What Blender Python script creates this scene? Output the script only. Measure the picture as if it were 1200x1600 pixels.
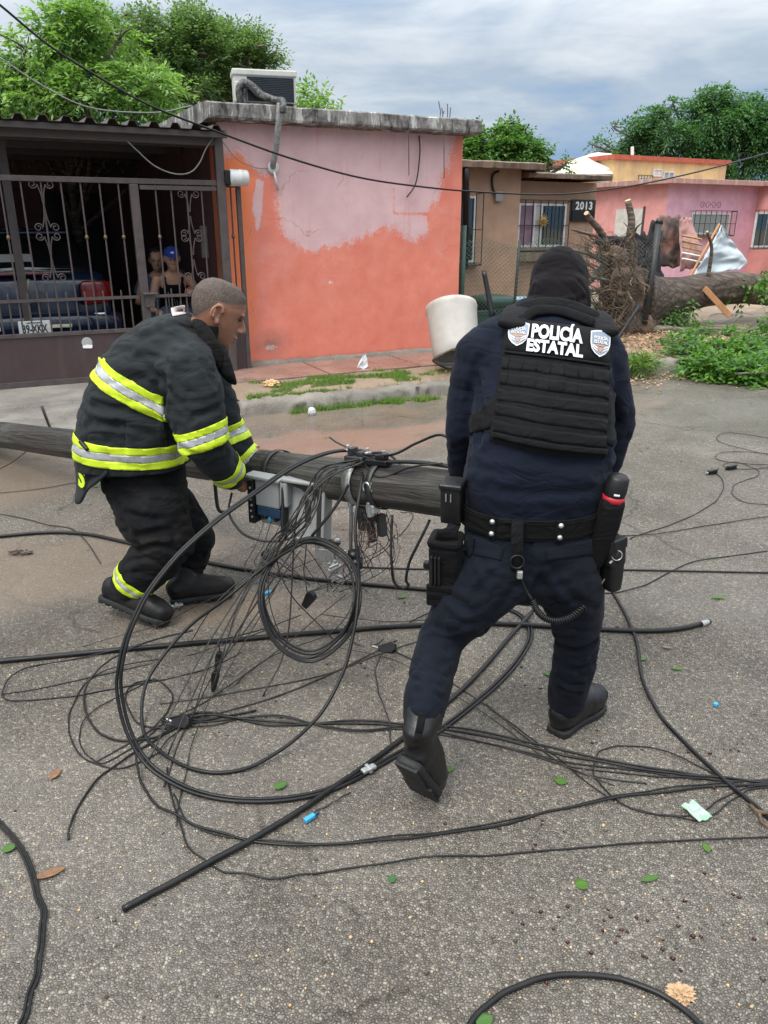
import bpy, bmesh, math, random
import numpy as np
from mathutils import Vector, Matrix, noise as mnoise
from mathutils.bvhtree import BVHTree
for o in list(bpy.data.objects): bpy.data.objects.remove(o)
sc = bpy.context.scene
COL = sc.collection
R = math.radians
# ------------------------------------------------------------------ camera
CAM_H, PITCH, FOC, SA = 1.6, R(20.3), 1200.0, R(27)
cam = bpy.data.cameras.new('camera'); camo = bpy.data.objects.new('camera', cam); COL.objects.link(camo)
camo.location = (0, 0, CAM_H); camo.rotation_euler = (R(90) - PITCH, 0, 0)
cam.sensor_fit = 'VERTICAL'; cam.sensor_height = 32; cam.lens = 24.0
cam.clip_start = .05; cam.clip_end = 3000
sc.camera = camo
# ------------------------------------------------------------------ nodes helper
def nd(nt, t, ins=None, **props):
    n = nt.nodes.new(t)
    for k, v in props.items(): setattr(n, k, v)
    for k, v in (ins or {}).items():
        s = n.inputs[k]
        if hasattr(v, 'is_linked'): nt.links.new(v, s)
        elif isinstance(v, (tuple, list)) and s.type == 'RGBA' and len(v) == 3: s.default_value = (*v, 1)
        else: s.default_value = v
    return n
def ramp(nt, fac, stops, interp='LINEAR'):
    n = nt.nodes.new('ShaderNodeValToRGB'); cr = n.color_ramp; cr.interpolation = interp
    while len(cr.elements) < len(stops): cr.elements.new(.5)
    for e, (p, c) in zip(cr.elements, stops):
        e.position = p; e.color = (*c, 1) if isinstance(c, (tuple, list)) else (c, c, c, 1)
    nt.links.new(fac, n.inputs[0]); return n.outputs[0]
def mix(nt, fac, a, b, mode='MIX'):
    n = nt.nodes.new('ShaderNodeMix'); n.data_type = 'RGBA'; n.blend_type = mode; n.clamp_factor = True
    for i, v in ((0, fac), (6, a), (7, b)):
        s = n.inputs[i]
        if hasattr(v, 'is_linked'): nt.links.new(v, s)
        elif isinstance(v, (tuple, list)): s.default_value = (*v, 1)
        else: s.default_value = v
    return n.outputs[2]
def mth(nt, op, a, b=0.0, c=0.0, clamp=False):
    n = nt.nodes.new('ShaderNodeMath'); n.operation = op; n.use_clamp = clamp
    for i, v in enumerate((a, b, c)):
        if hasattr(v, 'is_linked'): nt.links.new(v, n.inputs[i])
        else: n.inputs[i].default_value = v
    return n.outputs[0]
# ------------------------------------------------------------------ world, sun, exposure
SUN_EL, SUN_AZ = R(58), R(215)          # azimuth clockwise from +Y
w = bpy.data.worlds.new('World'); sc.world = w; w.use_nodes = True
nt = w.node_tree; nt.nodes.clear()
tc = nd(nt, 'ShaderNodeTexCoord').outputs['Generated']
sky = nd(nt, 'ShaderNodeTexSky', sky_type='NISHITA', sun_disc=False, sun_elevation=SUN_EL, sun_rotation=SUN_AZ, dust_density=2.0)
clear = mix(nt, 1.0, sky.outputs[0], (.06, .06, .06), 'MULTIPLY')
mp = nd(nt, 'ShaderNodeMapping', {'Vector': tc, 'Scale': (1.6, 1.6, 6.5), 'Location': (.15, .25, .55)}).outputs[0]
n1 = nd(nt, 'ShaderNodeTexNoise', {'Vector': mp, 'Scale': 1.35, 'Detail': 7, 'Roughness': .52, 'Distortion': .35}).outputs[0]
mp2 = nd(nt, 'ShaderNodeMapping', {'Vector': tc, 'Scale': (2.4, 2.4, 13.0), 'Location': (2.2, .7, .1)}).outputs[0]
n2 = nd(nt, 'ShaderNodeTexNoise', {'Vector': mp2, 'Scale': 1.8, 'Detail': 8, 'Roughness': .6, 'Distortion': .5}).outputs[0]
sz = nd(nt, 'ShaderNodeSeparateXYZ', {0: tc}).outputs[2]
lift = nd(nt, 'ShaderNodeMapRange', {0: sz, 1: 0.0, 2: .30, 3: -.10, 4: .20}).outputs[0]
cm = mth(nt, 'ADD', mth(nt, 'ADD', mth(nt, 'MULTIPLY', n1, .72), mth(nt, 'MULTIPLY', n2, .28)), lift)
cm = mth(nt, 'ADD', mth(nt, 'MULTIPLY', mth(nt, 'SUBTRACT', cm, .5), 1.75), .5)
cl = ramp(nt, cm, [(.26, (.105, .185, .325)), (.42, (.165, .240, .355)), (.58, (.26, .31, .37)), (.80, (.45, .475, .50))])
zen = nd(nt, 'ShaderNodeMapRange', {0: sz, 1: .18, 2: .9, 3: 1.0, 4: 3.4}).outputs[0]   # overcast sky is brighter overhead
cl = mix(nt, 1.0, cl, zen, 'MULTIPLY')
skyc = mix(nt, .88, clear, cl)
bg = nd(nt, 'ShaderNodeBackground', {'Color': skyc, 'Strength': 1.0})
nt.links.new(bg.outputs[0], nd(nt, 'ShaderNodeOutputWorld').inputs[0])
sl = bpy.data.lights.new('sun', 'SUN'); sl.energy = 1.5; sl.angle = R(24); sl.color = (1, .95, .87)
so = bpy.data.objects.new('sun', sl); COL.objects.link(so)
sd = Vector((math.sin(SUN_AZ) * math.cos(SUN_EL), math.cos(SUN_AZ) * math.cos(SUN_EL), math.sin(SUN_EL)))
so.rotation_euler = sd.to_track_quat('Z', 'Y').to_euler(); so.location = (-6, -8, 12)
vs = sc.view_settings; vs.view_transform = 'Standard'; vs.look = 'None'; vs.gamma = 1; vs.exposure = 0.95
vs.use_curve_mapping = False
# ------------------------------------------------------------------ geometry of the place: street frame (u along the houses, v away)
_f = np.array([0, math.cos(PITCH), -math.sin(PITCH)]); _r = np.array([1., 0, 0]); _u = np.array([0, math.sin(PITCH), math.cos(PITCH)])
_C = np.array([0, 0, CAM_H])
SU = np.array([math.cos(SA), math.sin(SA), 0]); SV = np.array([-math.sin(SA), math.cos(SA), 0])
def _ray(x, y): return _f + _r * (x - 600) / FOC + _u * (800 - y) / FOC
def G(x, y, z=0.0):
    d = _ray(x, y); return Vector(_C + d * ((z - CAM_H) / d[2]))
def D(x, y, Y):
    d = _ray(x, y); return Vector(_C + d * (Y / d[1]))
def W(x, y, v):
    d = _ray(x, y); return Vector(_C + d * (v / (d @ SV)))
def S(u, v, z=0.0): return Vector(SU * u + SV * v) + Vector((0, 0, z))
def uvz(p): p = np.array(p); return float(p @ SU), float(p @ SV), float(p[2])
def PX(p):
    q = np.array(p) - _C; z = q @ _f; return 600 + FOC * (q @ _r) / z, 800 - FOC * (q @ _u) / z, z
# ------------------------------------------------------------------ mesh building
BASE = {}
class MB:
    """collects shapes; build() links them as one mesh object"""
    def __init__(s, xf=None): s.v = []; s.f = []; s.xf = xf; s.uvs = None
    def add(s, vs, fs):
        n = len(s.v); s.v += [Vector(p) for p in vs]; s.f += [tuple(i + n for i in f) for f in fs]; return s
    def box(s, a, b, m=None):
        x0, y0, z0 = a; x1, y1, z1 = b
        vs = [Vector(p) for p in ((x0, y0, z0), (x1, y0, z0), (x1, y1, z0), (x0, y1, z0), (x0, y0, z1), (x1, y0, z1), (x1, y1, z1), (x0, y1, z1))]
        if m is not None: vs = [m @ p for p in vs]
        return s.add(vs, [(0, 3, 2, 1), (4, 5, 6, 7), (0, 1, 5, 4), (1, 2, 6, 5), (2, 3, 7, 6), (3, 0, 4, 7)])
    def rbox(s, a, b, r, m=None, seg=2):
        """box with rounded edges"""
        bm = bmesh.new(); bmesh.ops.create_cube(bm, size=1)
        a = Vector(a); b = Vector(b); c = (a + b) / 2; d = b - a
        for vt in bm.verts: vt.co = Vector((c[i] + vt.co[i] * d[i] for i in range(3)))
        bmesh.ops.bevel(bm, geom=list(bm.edges), offset=r, segments=seg, affect='EDGES', profile=.5)
        return s.bm(bm, m)
    def bm(s, bm, m=None):
        bm.verts.index_update(); vs = [vt.co.copy() for vt in bm.verts]
        if m is not None: vs = [m @ p for p in vs]
        s.add(vs, [[vt.index for vt in f.verts] for f in bm.faces]); bm.free(); return s
    def tube(s, pts, r, n=8, cap=True, closed=False):
        pts = [Vector(p) for p in pts]; k = len(pts)
        rs = r if isinstance(r, (list, tuple)) else [r] * k
        t0 = (pts[1] - pts[0]).normalized(); up = Vector((0, 0, 1)) if abs(t0.z) < .9 else Vector((1, 0, 0))
        nrm = (up - t0 * up.dot(t0)).normalized(); vs = []; fs = []
        for i, p in enumerate(pts):
            a = pts[(i - 1) % k] if (i > 0 or closed) else pts[0]; b = pts[(i + 1) % k] if (i < k - 1 or closed) else pts[-1]
            t = (b - a); t = t.normalized() if t.length > 1e-9 else t0
            nrm = nrm - t * nrm.dot(t); nrm = nrm.normalized() if nrm.length > 1e-6 else t.orthogonal().normalized()
            bi = t.cross(nrm)
            for j in range(n):
                an = 2 * math.pi * j / n; vs.append(p + (nrm * math.cos(an) + bi * math.sin(an)) * rs[i])
        m = k if closed else k - 1
        for i in range(m):
            for j in range(n):
                a = i * n + j; b = i * n + (j + 1) % n; c = ((i + 1) % k) * n
                fs.append((a, b, c + (j + 1) % n, c + j))
        if cap and not closed: fs += [tuple(range(n - 1, -1, -1)), tuple(range((k - 1) * n, k * n))]
        return s.add(vs, fs)
    def loft(s, secs, side=(1, 0, 0), n=20, cap=True, pw=2.0, rnd=True):
        """secs: (centre, ra, rb) ellipses; ra along side, rb across it"""
        cs = [Vector(c[0]) for c in secs]; k = len(cs); side = Vector(side); vs = []; fs = []; rings = []
        for i in range(k):
            t = (cs[min(i + 1, k - 1)] - cs[max(i - 1, 0)]).normalized()
            sd_ = Vector(secs[i][3]) if len(secs[i]) > 3 else side
            sx = sd_ - t * sd_.dot(t); sx = sx.normalized() if sx.length > 1e-5 else t.orthogonal().normalized()
            rings.append((cs[i], sx, t.cross(sx), secs[i][1], secs[i][2], t))
        if rnd:
            def capr(rg, sg):
                c, sx, sy, ra, rb, t = rg; h = min(ra, rb) * .9; out = []
                for q in (.45, .8): 
                    w_ = math.sqrt(1 - q * q); out.append((c + t * sg * h * q, sx, sy, ra * w_, rb * w_, t))
                out.append((c + t * sg * h * .97, sx, sy, ra * .24, rb * .24, t)); return out
            rings = capr(rings[0], -1)[::-1] + rings + capr(rings[-1], 1)
        for c, sx, sy, ra, rb, t in rings:
            for j in range(n):
                a = 2 * math.pi * j / n; ca, sa_ = math.cos(a), math.sin(a)
                ca = math.copysign(abs(ca) ** (2 / pw), ca); sa_ = math.copysign(abs(sa_) ** (2 / pw), sa_)
                vs.append(c + sx * ca * ra + sy * sa_ * rb)
        k = len(rings)
        for i in range(k - 1):
            for j in range(n):
                a = i * n + j; b = i * n + (j + 1) % n; fs.append((a, b, b + n, a + n))
        if cap: fs += [tuple(range(n - 1, -1, -1)), tuple(range((k - 1) * n, k * n))]
        return s.add(vs, fs)
    def ell(s, c, r, m=None, u=16, v=10):
        bm = bmesh.new(); bmesh.ops.create_uvsphere(bm, u_segments=u, v_segments=v, radius=1)
        mt = Matrix.Translation(Vector(c)) @ (m or Matrix.Identity(4)).to_4x4() @ Matrix.Diagonal((*r, 1))
        return s.bm(bm, mt)
    def lathe(s, prof, m, n=24, cap=True):
        vs = []; fs = []; k = len(prof)
        for r_, z in prof:
            for j in range(n):
                a = 2 * math.pi * j / n; vs.append(m @ Vector((r_ * math.cos(a), r_ * math.sin(a), z)))
        for i in range(k - 1):
            for j in range(n):
                a = i * n + j; b = i * n + (j + 1) % n; fs.append((a, b, b + n, a + n))
        if cap: fs += [tuple(range(n - 1, -1, -1)), tuple(range((k - 1) * n, k * n))]
        return s.add(vs, fs)
    def prism(s, poly, h0, h1, m=None):
        """poly in xy, extruded z h0..h1"""
        k = len(poly); m = m or Matrix.Identity(4)
        vs = [m @ Vector((x, y, h0)) for x, y in poly] + [m @ Vector((x, y, h1)) for x, y in poly]
        fs = [tuple(range(k - 1, -1, -1)), tuple(range(k, 2 * k))] + [(i, (i + 1) % k, k + (i + 1) % k, k + i) for i in range(k)]
        return s.add(vs, fs)
    def grid(s, fn, nu, nv):
        vs = [fn(i / nu, j / nv) for j in range(nv + 1) for i in range(nu + 1)]
        fs = [(j * (nu + 1) + i, j * (nu + 1) + i + 1, (j + 1) * (nu + 1) + i + 1, (j + 1) * (nu + 1) + i) for j in range(nv) for i in range(nu)]
        return s.add(vs, fs)
    def build(s, name, mat, parent=None, smooth=False, base=None, solid=0, bevel=0, label=None):
        vs = [s.xf(p) for p in s.v] if s.xf else s.v
        me = bpy.data.meshes.new(name)
        if base is None: base = BASE.get(parent.name, Vector((0, 0, 0))) if parent else None
        if base is None:
            a = np.array([tuple(p) for p in vs]); base = Vector(((a[:, 0].min() + a[:, 0].max()) / 2, (a[:, 1].min() + a[:, 1].max()) / 2, a[:, 2].min()))
        me.from_pydata([tuple(p - base) for p in vs], [], s.f); me.update()
        return link(name, me, mat, parent, base, smooth, solid, bevel, label)
def link(name, me, mat, parent=None, base=Vector((0, 0, 0)), smooth=False, solid=0, bevel=0, label=None):
    """verts of me are relative to base; a part's base must be its parent's"""
    o = bpy.data.objects.new(name, me); COL.objects.link(o)
    if mat: me.materials.append(mat)
    if smooth: me.shade_smooth()
    if parent: o.parent = parent
    else: o.location = base
    BASE[o.name] = Vector(base)
    if bevel:
        b = o.modifiers.new('bevel', 'BEVEL'); b.width = bevel; b.segments = 2; b.limit_method = 'ANGLE'
    if solid:
        b = o.modifiers.new('solid', 'SOLIDIFY'); b.thickness = solid; b.offset = 1
    if label: o['label'] = label
    return o
def tag(o, label, cat, group=None, kind=None):
    o['label'] = label; o['category'] = cat
    if group: o['group'] = group
    if kind: o['kind'] = kind
    return o
def struct(o): o['kind'] = 'structure'; return o
def stuff(o): o['kind'] = 'stuff'; return o
def thing(name, label, cat, loc=(0, 0, 0), group=None):
    o = bpy.data.objects.new(name, None); COL.objects.link(o); o.location = loc; o.empty_display_size = .1
    BASE[o.name] = Vector(loc); return tag(o, label, cat, group)
def copy_part(src, parent, loc=None):
    c = src.copy(); COL.objects.link(c); c.parent = parent; BASE[c.name] = BASE[src.name].copy()
    if loc is not None: c.location = loc
    return c
def ssm(p): return S(p[0], p[1], p[2])       # street frame -> world, for MB(xf=ssm)
def spline(pts, per=8, closed=False):
    """Catmull-Rom through pts"""
    P = [Vector(p) for p in pts]; n = len(P); out = []
    if n == 2: return [P[0].lerp(P[1], i / per) for i in range(per + 1)]
    rng = range(n) if closed else range(n - 1)
    for i in rng:
        p0 = P[(i - 1) % n] if (closed or i > 0) else P[0] * 2 - P[1]
        p1 = P[i]; p2 = P[(i + 1) % n]; p3 = P[(i + 2) % n] if (closed or i + 2 < n) else P[-1] * 2 - P[-2]
        for k in range(per):
            t = k / per
            out.append(.5 * ((2 * p1) + (p2 - p0) * t + (2 * p0 - 5 * p1 + 4 * p2 - p3) * t * t + (3 * p1 - p0 - 3 * p2 + p3) * t ** 3))
    if not closed: out.append(P[-1])
    return out
def frame(o, x, z):
    """4x4 matrix: origin o, x axis, z axis (approx)"""
    x = Vector(x).normalized(); z = Vector(z); y = z.cross(x).normalized(); z = x.cross(y)
    return Matrix(((x.x, y.x, z.x, o[0]), (x.y, y.y, z.y, o[1]), (x.z, y.z, z.z, o[2]), (0, 0, 0, 1)))
def text_polys(body, size=1.0, extrude=.0, bold=0.0, xs=1.0):
    cu = bpy.data.curves.new('lettering', 'FONT'); cu.body = body; cu.size = size; cu.align_x = 'CENTER'; cu.align_y = 'CENTER'
    cu.offset = bold; cu.resolution_u = 3
    ob = bpy.data.objects.new('lettering_tmp', cu); COL.objects.link(ob)
    dg = bpy.context.evaluated_depsgraph_get(); me = bpy.data.meshes.new_from_object(ob.evaluated_get(dg))
    vs = [Vector((v.co.x * xs, v.co.y, 0)) for v in me.vertices]; fs = [tuple(p.vertices) for p in me.polygons]
    bpy.data.objects.remove(ob); bpy.data.meshes.remove(me); bpy.data.curves.remove(cu)
    return vs, fs
def remesh(mb, vox=.012, it=6, fac=.5):
    """union of all the shapes of mb as one continuous smooth surface; returns numpy verts, faces"""
    me = bpy.data.meshes.new('tmp'); me.from_pydata([tuple(p) for p in mb.v], [], mb.f); me.update()
    ob = bpy.data.objects.new('tmp', me); COL.objects.link(ob)
    m = ob.modifiers.new('r', 'REMESH'); m.mode = 'VOXEL'; m.voxel_size = vox
    m = ob.modifiers.new('s', 'SMOOTH'); m.factor = fac; m.iterations = it
    dg = bpy.context.evaluated_depsgraph_get(); me2 = bpy.data.meshes.new_from_object(ob.evaluated_get(dg))
    bpy.data.objects.remove(ob); bpy.data.meshes.remove(me)
    return me2
def getv(me):
    a = np.empty(len(me.vertices) * 3, dtype=np.float32); me.vertices.foreach_get('co', a); a = a.reshape(-1, 3)
    b = np.empty(len(me.vertices) * 3, dtype=np.float32); me.vertices.foreach_get('normal', b); return a, b.reshape(-1, 3)
def setv(me, a): me.vertices.foreach_set('co', a.astype(np.float32).ravel()); me.update()
def segd(P, a, b):
    a = np.array(a); b = np.array(b); ab = b - a; t = np.clip(((P - a) @ ab) / max(ab @ ab, 1e-9), 0, 1)
    return np.linalg.norm(P - (a + t[:, None] * ab), axis=1)
def folds(me, lines, amp=.004, nscale=6, seed=0):
    """cloth: creases along polylines (pts, width, depth) plus a soft noise"""
    P, N = getv(me); disp = np.zeros(len(P))
    for pts, wd, dp in lines:
        pts = [np.array(p) for p in pts]; dm = np.full(len(P), 9.)
        for a, b in zip(pts, pts[1:]): dm = np.minimum(dm, segd(P, a, b))
        q = dm / wd
        disp += dp * (np.exp(-q * q) - .55 * np.exp(-((q - 1.9) / .8) ** 2))
    if amp:
        disp += np.array([mnoise.fractal(Vector((p[0] * nscale + seed, p[1] * nscale, p[2] * nscale * 1.3)), 1., 2., 3) - 1.1 * max(0., .22 - abs(mnoise.noise(Vector(((p[0] + p[2] * .5) * nscale * .9 + 3 * seed, p[1] * nscale * .9, p[2] * nscale * 2.1))))) * 4 for p in P.tolist()]) * amp
    setv(me, P + N * disp[:, None]); return me
def band(me, co, no, hw, keep=None, off=.003, mat=None, name='stripe', parent=None, base=None, solid=.0015, off0=0.0):
    """strip of the surface of me between two planes, lifted off it"""
    bm = bmesh.new(); bm.from_mesh(me); no = Vector(no).normalized(); co = Vector(co) + no * off0
    if keep:
        dl = [f for f in bm.faces if not keep(f.calc_center_median())]; bmesh.ops.delete(bm, geom=dl, context='FACES')
    for sg in (1, -1):
        g = list(bm.verts) + list(bm.edges) + list(bm.faces)
        bmesh.ops.bisect_plane(bm, geom=g, plane_co=co + no * hw * sg, plane_no=no * sg, clear_outer=True)
    bm.normal_update()
    for v in bm.verts: v.co += v.normal * off
    if base is None: base = BASE[parent.name]
    for v in bm.verts: v.co -= base
    m2 = bpy.data.meshes.new(name); bm.to_mesh(m2); bm.free()
    return link(name, m2, mat, parent, base, True, solid)
def np_mesh(name, verts, faces_flat, fsize, mat, parent=None, base=Vector((0, 0, 0)), smooth=False):
    """big uniform meshes from arrays"""
    me = bpy.data.meshes.new(name); nv = len(verts); nf = len(faces_flat) // fsize
    me.vertices.add(nv); me.vertices.foreach_set('co', (verts - np.array(base)).astype(np.float32).ravel())
    me.loops.add(nf * fsize); me.loops.foreach_set('vertex_index', faces_flat.astype(np.int32))
    me.polygons.add(nf); me.polygons.foreach_set('loop_start', np.arange(0, nf * fsize, fsize, dtype=np.int32))
    me.update(calc_edges=True); me.validate()
    return link(name, me, mat, parent, base, smooth)
# ------------------------------------------------------------------ materials
def newmat(name):
    m = bpy.data.materials.new(name); m.use_nodes = True; nt = m.node_tree; nt.nodes.clear()
    b = nd(nt, 'ShaderNodeBsdfPrincipled'); o = nd(nt, 'ShaderNodeOutputMaterial'); nt.links.new(b.outputs[0], o.inputs[0])
    return m, nt, b
def objc(nt): return nd(nt, 'ShaderNodeTexCoord').outputs['Object']
def noise(nt, vec, s, d=4, r=.55, dist=0.): return nd(nt, 'ShaderNodeTexNoise', {'Vector': vec, 'Scale': s, 'Detail': d, 'Roughness': r, 'Distortion': dist}).outputs[0]
def bumpn(nt, h, st, dist=.01): return nd(nt, 'ShaderNodeBump', {'Height': h, 'Strength': st, 'Distance': dist}).outputs[0]
def M(name, col, rough=.6, var=.25, scale=5, bump=0., bscale=60, metal=0., spec=.5, dirt=None, dscale=3, damt=.5, rvar=.15, bdist=.004):
    m, nt, b = newmat(name); v = objc(nt)
    n = noise(nt, v, scale, 5, .6)
    lo = tuple(c * (1 - var) for c in col); hi = tuple(min(1, c * (1 + var)) for c in col)
    c = ramp(nt, n, [(.3, lo), (.7, hi)])
    if dirt:
        dn = noise(nt, v, dscale, 6, .65, .4); c = mix(nt, mth(nt, 'MULTIPLY', ramp(nt, dn, [(.45, 0.), (.68, 1.)]), damt), c, dirt)
    nt.links.new(c, b.inputs['Base Color'])
    nt.links.new(nd(nt, 'ShaderNodeMapRange', {0: n, 1: .3, 2: .7, 3: max(.03, rough - rvar), 4: min(1, rough + rvar)}).outputs[0], b.inputs['Roughness'])
    b.inputs['Metallic'].default_value = metal; b.inputs['Specular IOR Level'].default_value = spec
    if bump: nt.links.new(bumpn(nt, noise(nt, v, bscale, 4, .6), bump, bdist), b.inputs['Normal'])
    return m
def fabric(name, col, rough=.85, weave=900, bump=.35, var=.2, scale=9, sheen=.25, dirt=None, damt=.5, dscale=5):
    m, nt, b = newmat(name); v = objc(nt)
    n = noise(nt, v, scale, 5, .6); c = ramp(nt, n, [(.3, tuple(x * (1 - var) for x in col)), (.7, tuple(x * (1 + var) for x in col))])
    if dirt: c = mix(nt, mth(nt, 'MULTIPLY', ramp(nt, noise(nt, v, dscale, 6, .6), [(.45, 0.), (.7, 1.)]), damt), c, dirt)
    nt.links.new(c, b.inputs['Base Color']); b.inputs['Roughness'].default_value = rough
    b.inputs['Sheen Weight'].default_value = sheen * .2; b.inputs['Sheen Roughness'].default_value = .5; b.inputs['Specular IOR Level'].default_value = .14
    h = mth(nt, 'ADD', noise(nt, v, weave, 1, .5), mth(nt, 'MULTIPLY', noise(nt, v, 45, 3, .6), 2.5))
    wr_ = noise(nt, nd(nt, 'ShaderNodeMapping', {'Vector': v, 'Rotation': (.5, .6, .3), 'Scale': (1, 1, 2.0)}).outputs[0], 6.5, 2, .45, 1.2); rid = mth(nt, 'ABSOLUTE', mth(nt, 'SUBTRACT', wr_, .5))
    n1_ = bumpn(nt, rid, .42, .04)
    bb = nd(nt, 'ShaderNodeBump', {'Height': h, 'Strength': bump, 'Distance': .002, 'Normal': n1_}).outputs[0]
    nt.links.new(bb, b.inputs['Normal']); return m
def leafmat(name, c0, c1, c2, trans=.45, rough=.5):
    m = bpy.data.materials.new(name); m.use_nodes = True; nt = m.node_tree; nt.nodes.clear(); v = objc(nt)
    gi = nd(nt, 'ShaderNodeNewGeometry').outputs['Random Per Island']
    n = noise(nt, v, 1.1, 3, .6)
    f = mth(nt, 'ADD', mth(nt, 'MULTIPLY', gi, .55), mth(nt, 'MULTIPLY', n, .6))
    c = ramp(nt, f, [(.3, c0), (.55, c1), (.85, c2)])
    b = nd(nt, 'ShaderNodeBsdfPrincipled', {'Base Color': c, 'Roughness': rough, 'Specular IOR Level': .4})
    t = nd(nt, 'ShaderNodeBsdfTranslucent', {'Color': mix(nt, 1., c, (1.15, 1.25, .6), 'MULTIPLY')})
    s = nd(nt, 'ShaderNodeMixShader', {0: trans, 1: b.outputs[0], 2: t.outputs[0]})
    nt.links.new(s.outputs[0], nd(nt, 'ShaderNodeOutputMaterial').inputs[0]); return m
def glass(name, col=(.02, .03, .035), rough=.06):
    m, nt, b = newmat(name); b.inputs['Base Color'].default_value = (*col, 1); b.inputs['Roughness'].default_value = rough
    b.inputs['Specular IOR Level'].default_value = .9; b.inputs['Coat Weight'].default_value = .4; b.inputs['Coat Roughness'].default_value = .03
    nt.links.new(bumpn(nt, noise(nt, objc(nt), 2.5, 2), .06, .02), b.inputs['Normal']); return m
def bark(name, c0, c1, sc=(18, 18, 3), bump=1., dist=.02, rough=.85):
    m, nt, b = newmat(name); v = nd(nt, 'ShaderNodeMapping', {'Vector': objc(nt), 'Scale': sc}).outputs[0]
    n = noise(nt, v, 1.0, 8, .65, .6); vo = nd(nt, 'ShaderNodeTexVoronoi', {'Vector': v, 'Scale': .8}, feature='DISTANCE_TO_EDGE').outputs[0]
    h = mth(nt, 'ADD', n, mth(nt, 'MULTIPLY', vo, .8))
    nt.links.new(ramp(nt, h, [(.35, c0), (.9, c1)]), b.inputs['Base Color']); b.inputs['Roughness'].default_value = rough
    nt.links.new(bumpn(nt, h, bump, dist), b.inputs['Normal']); return m
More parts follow.
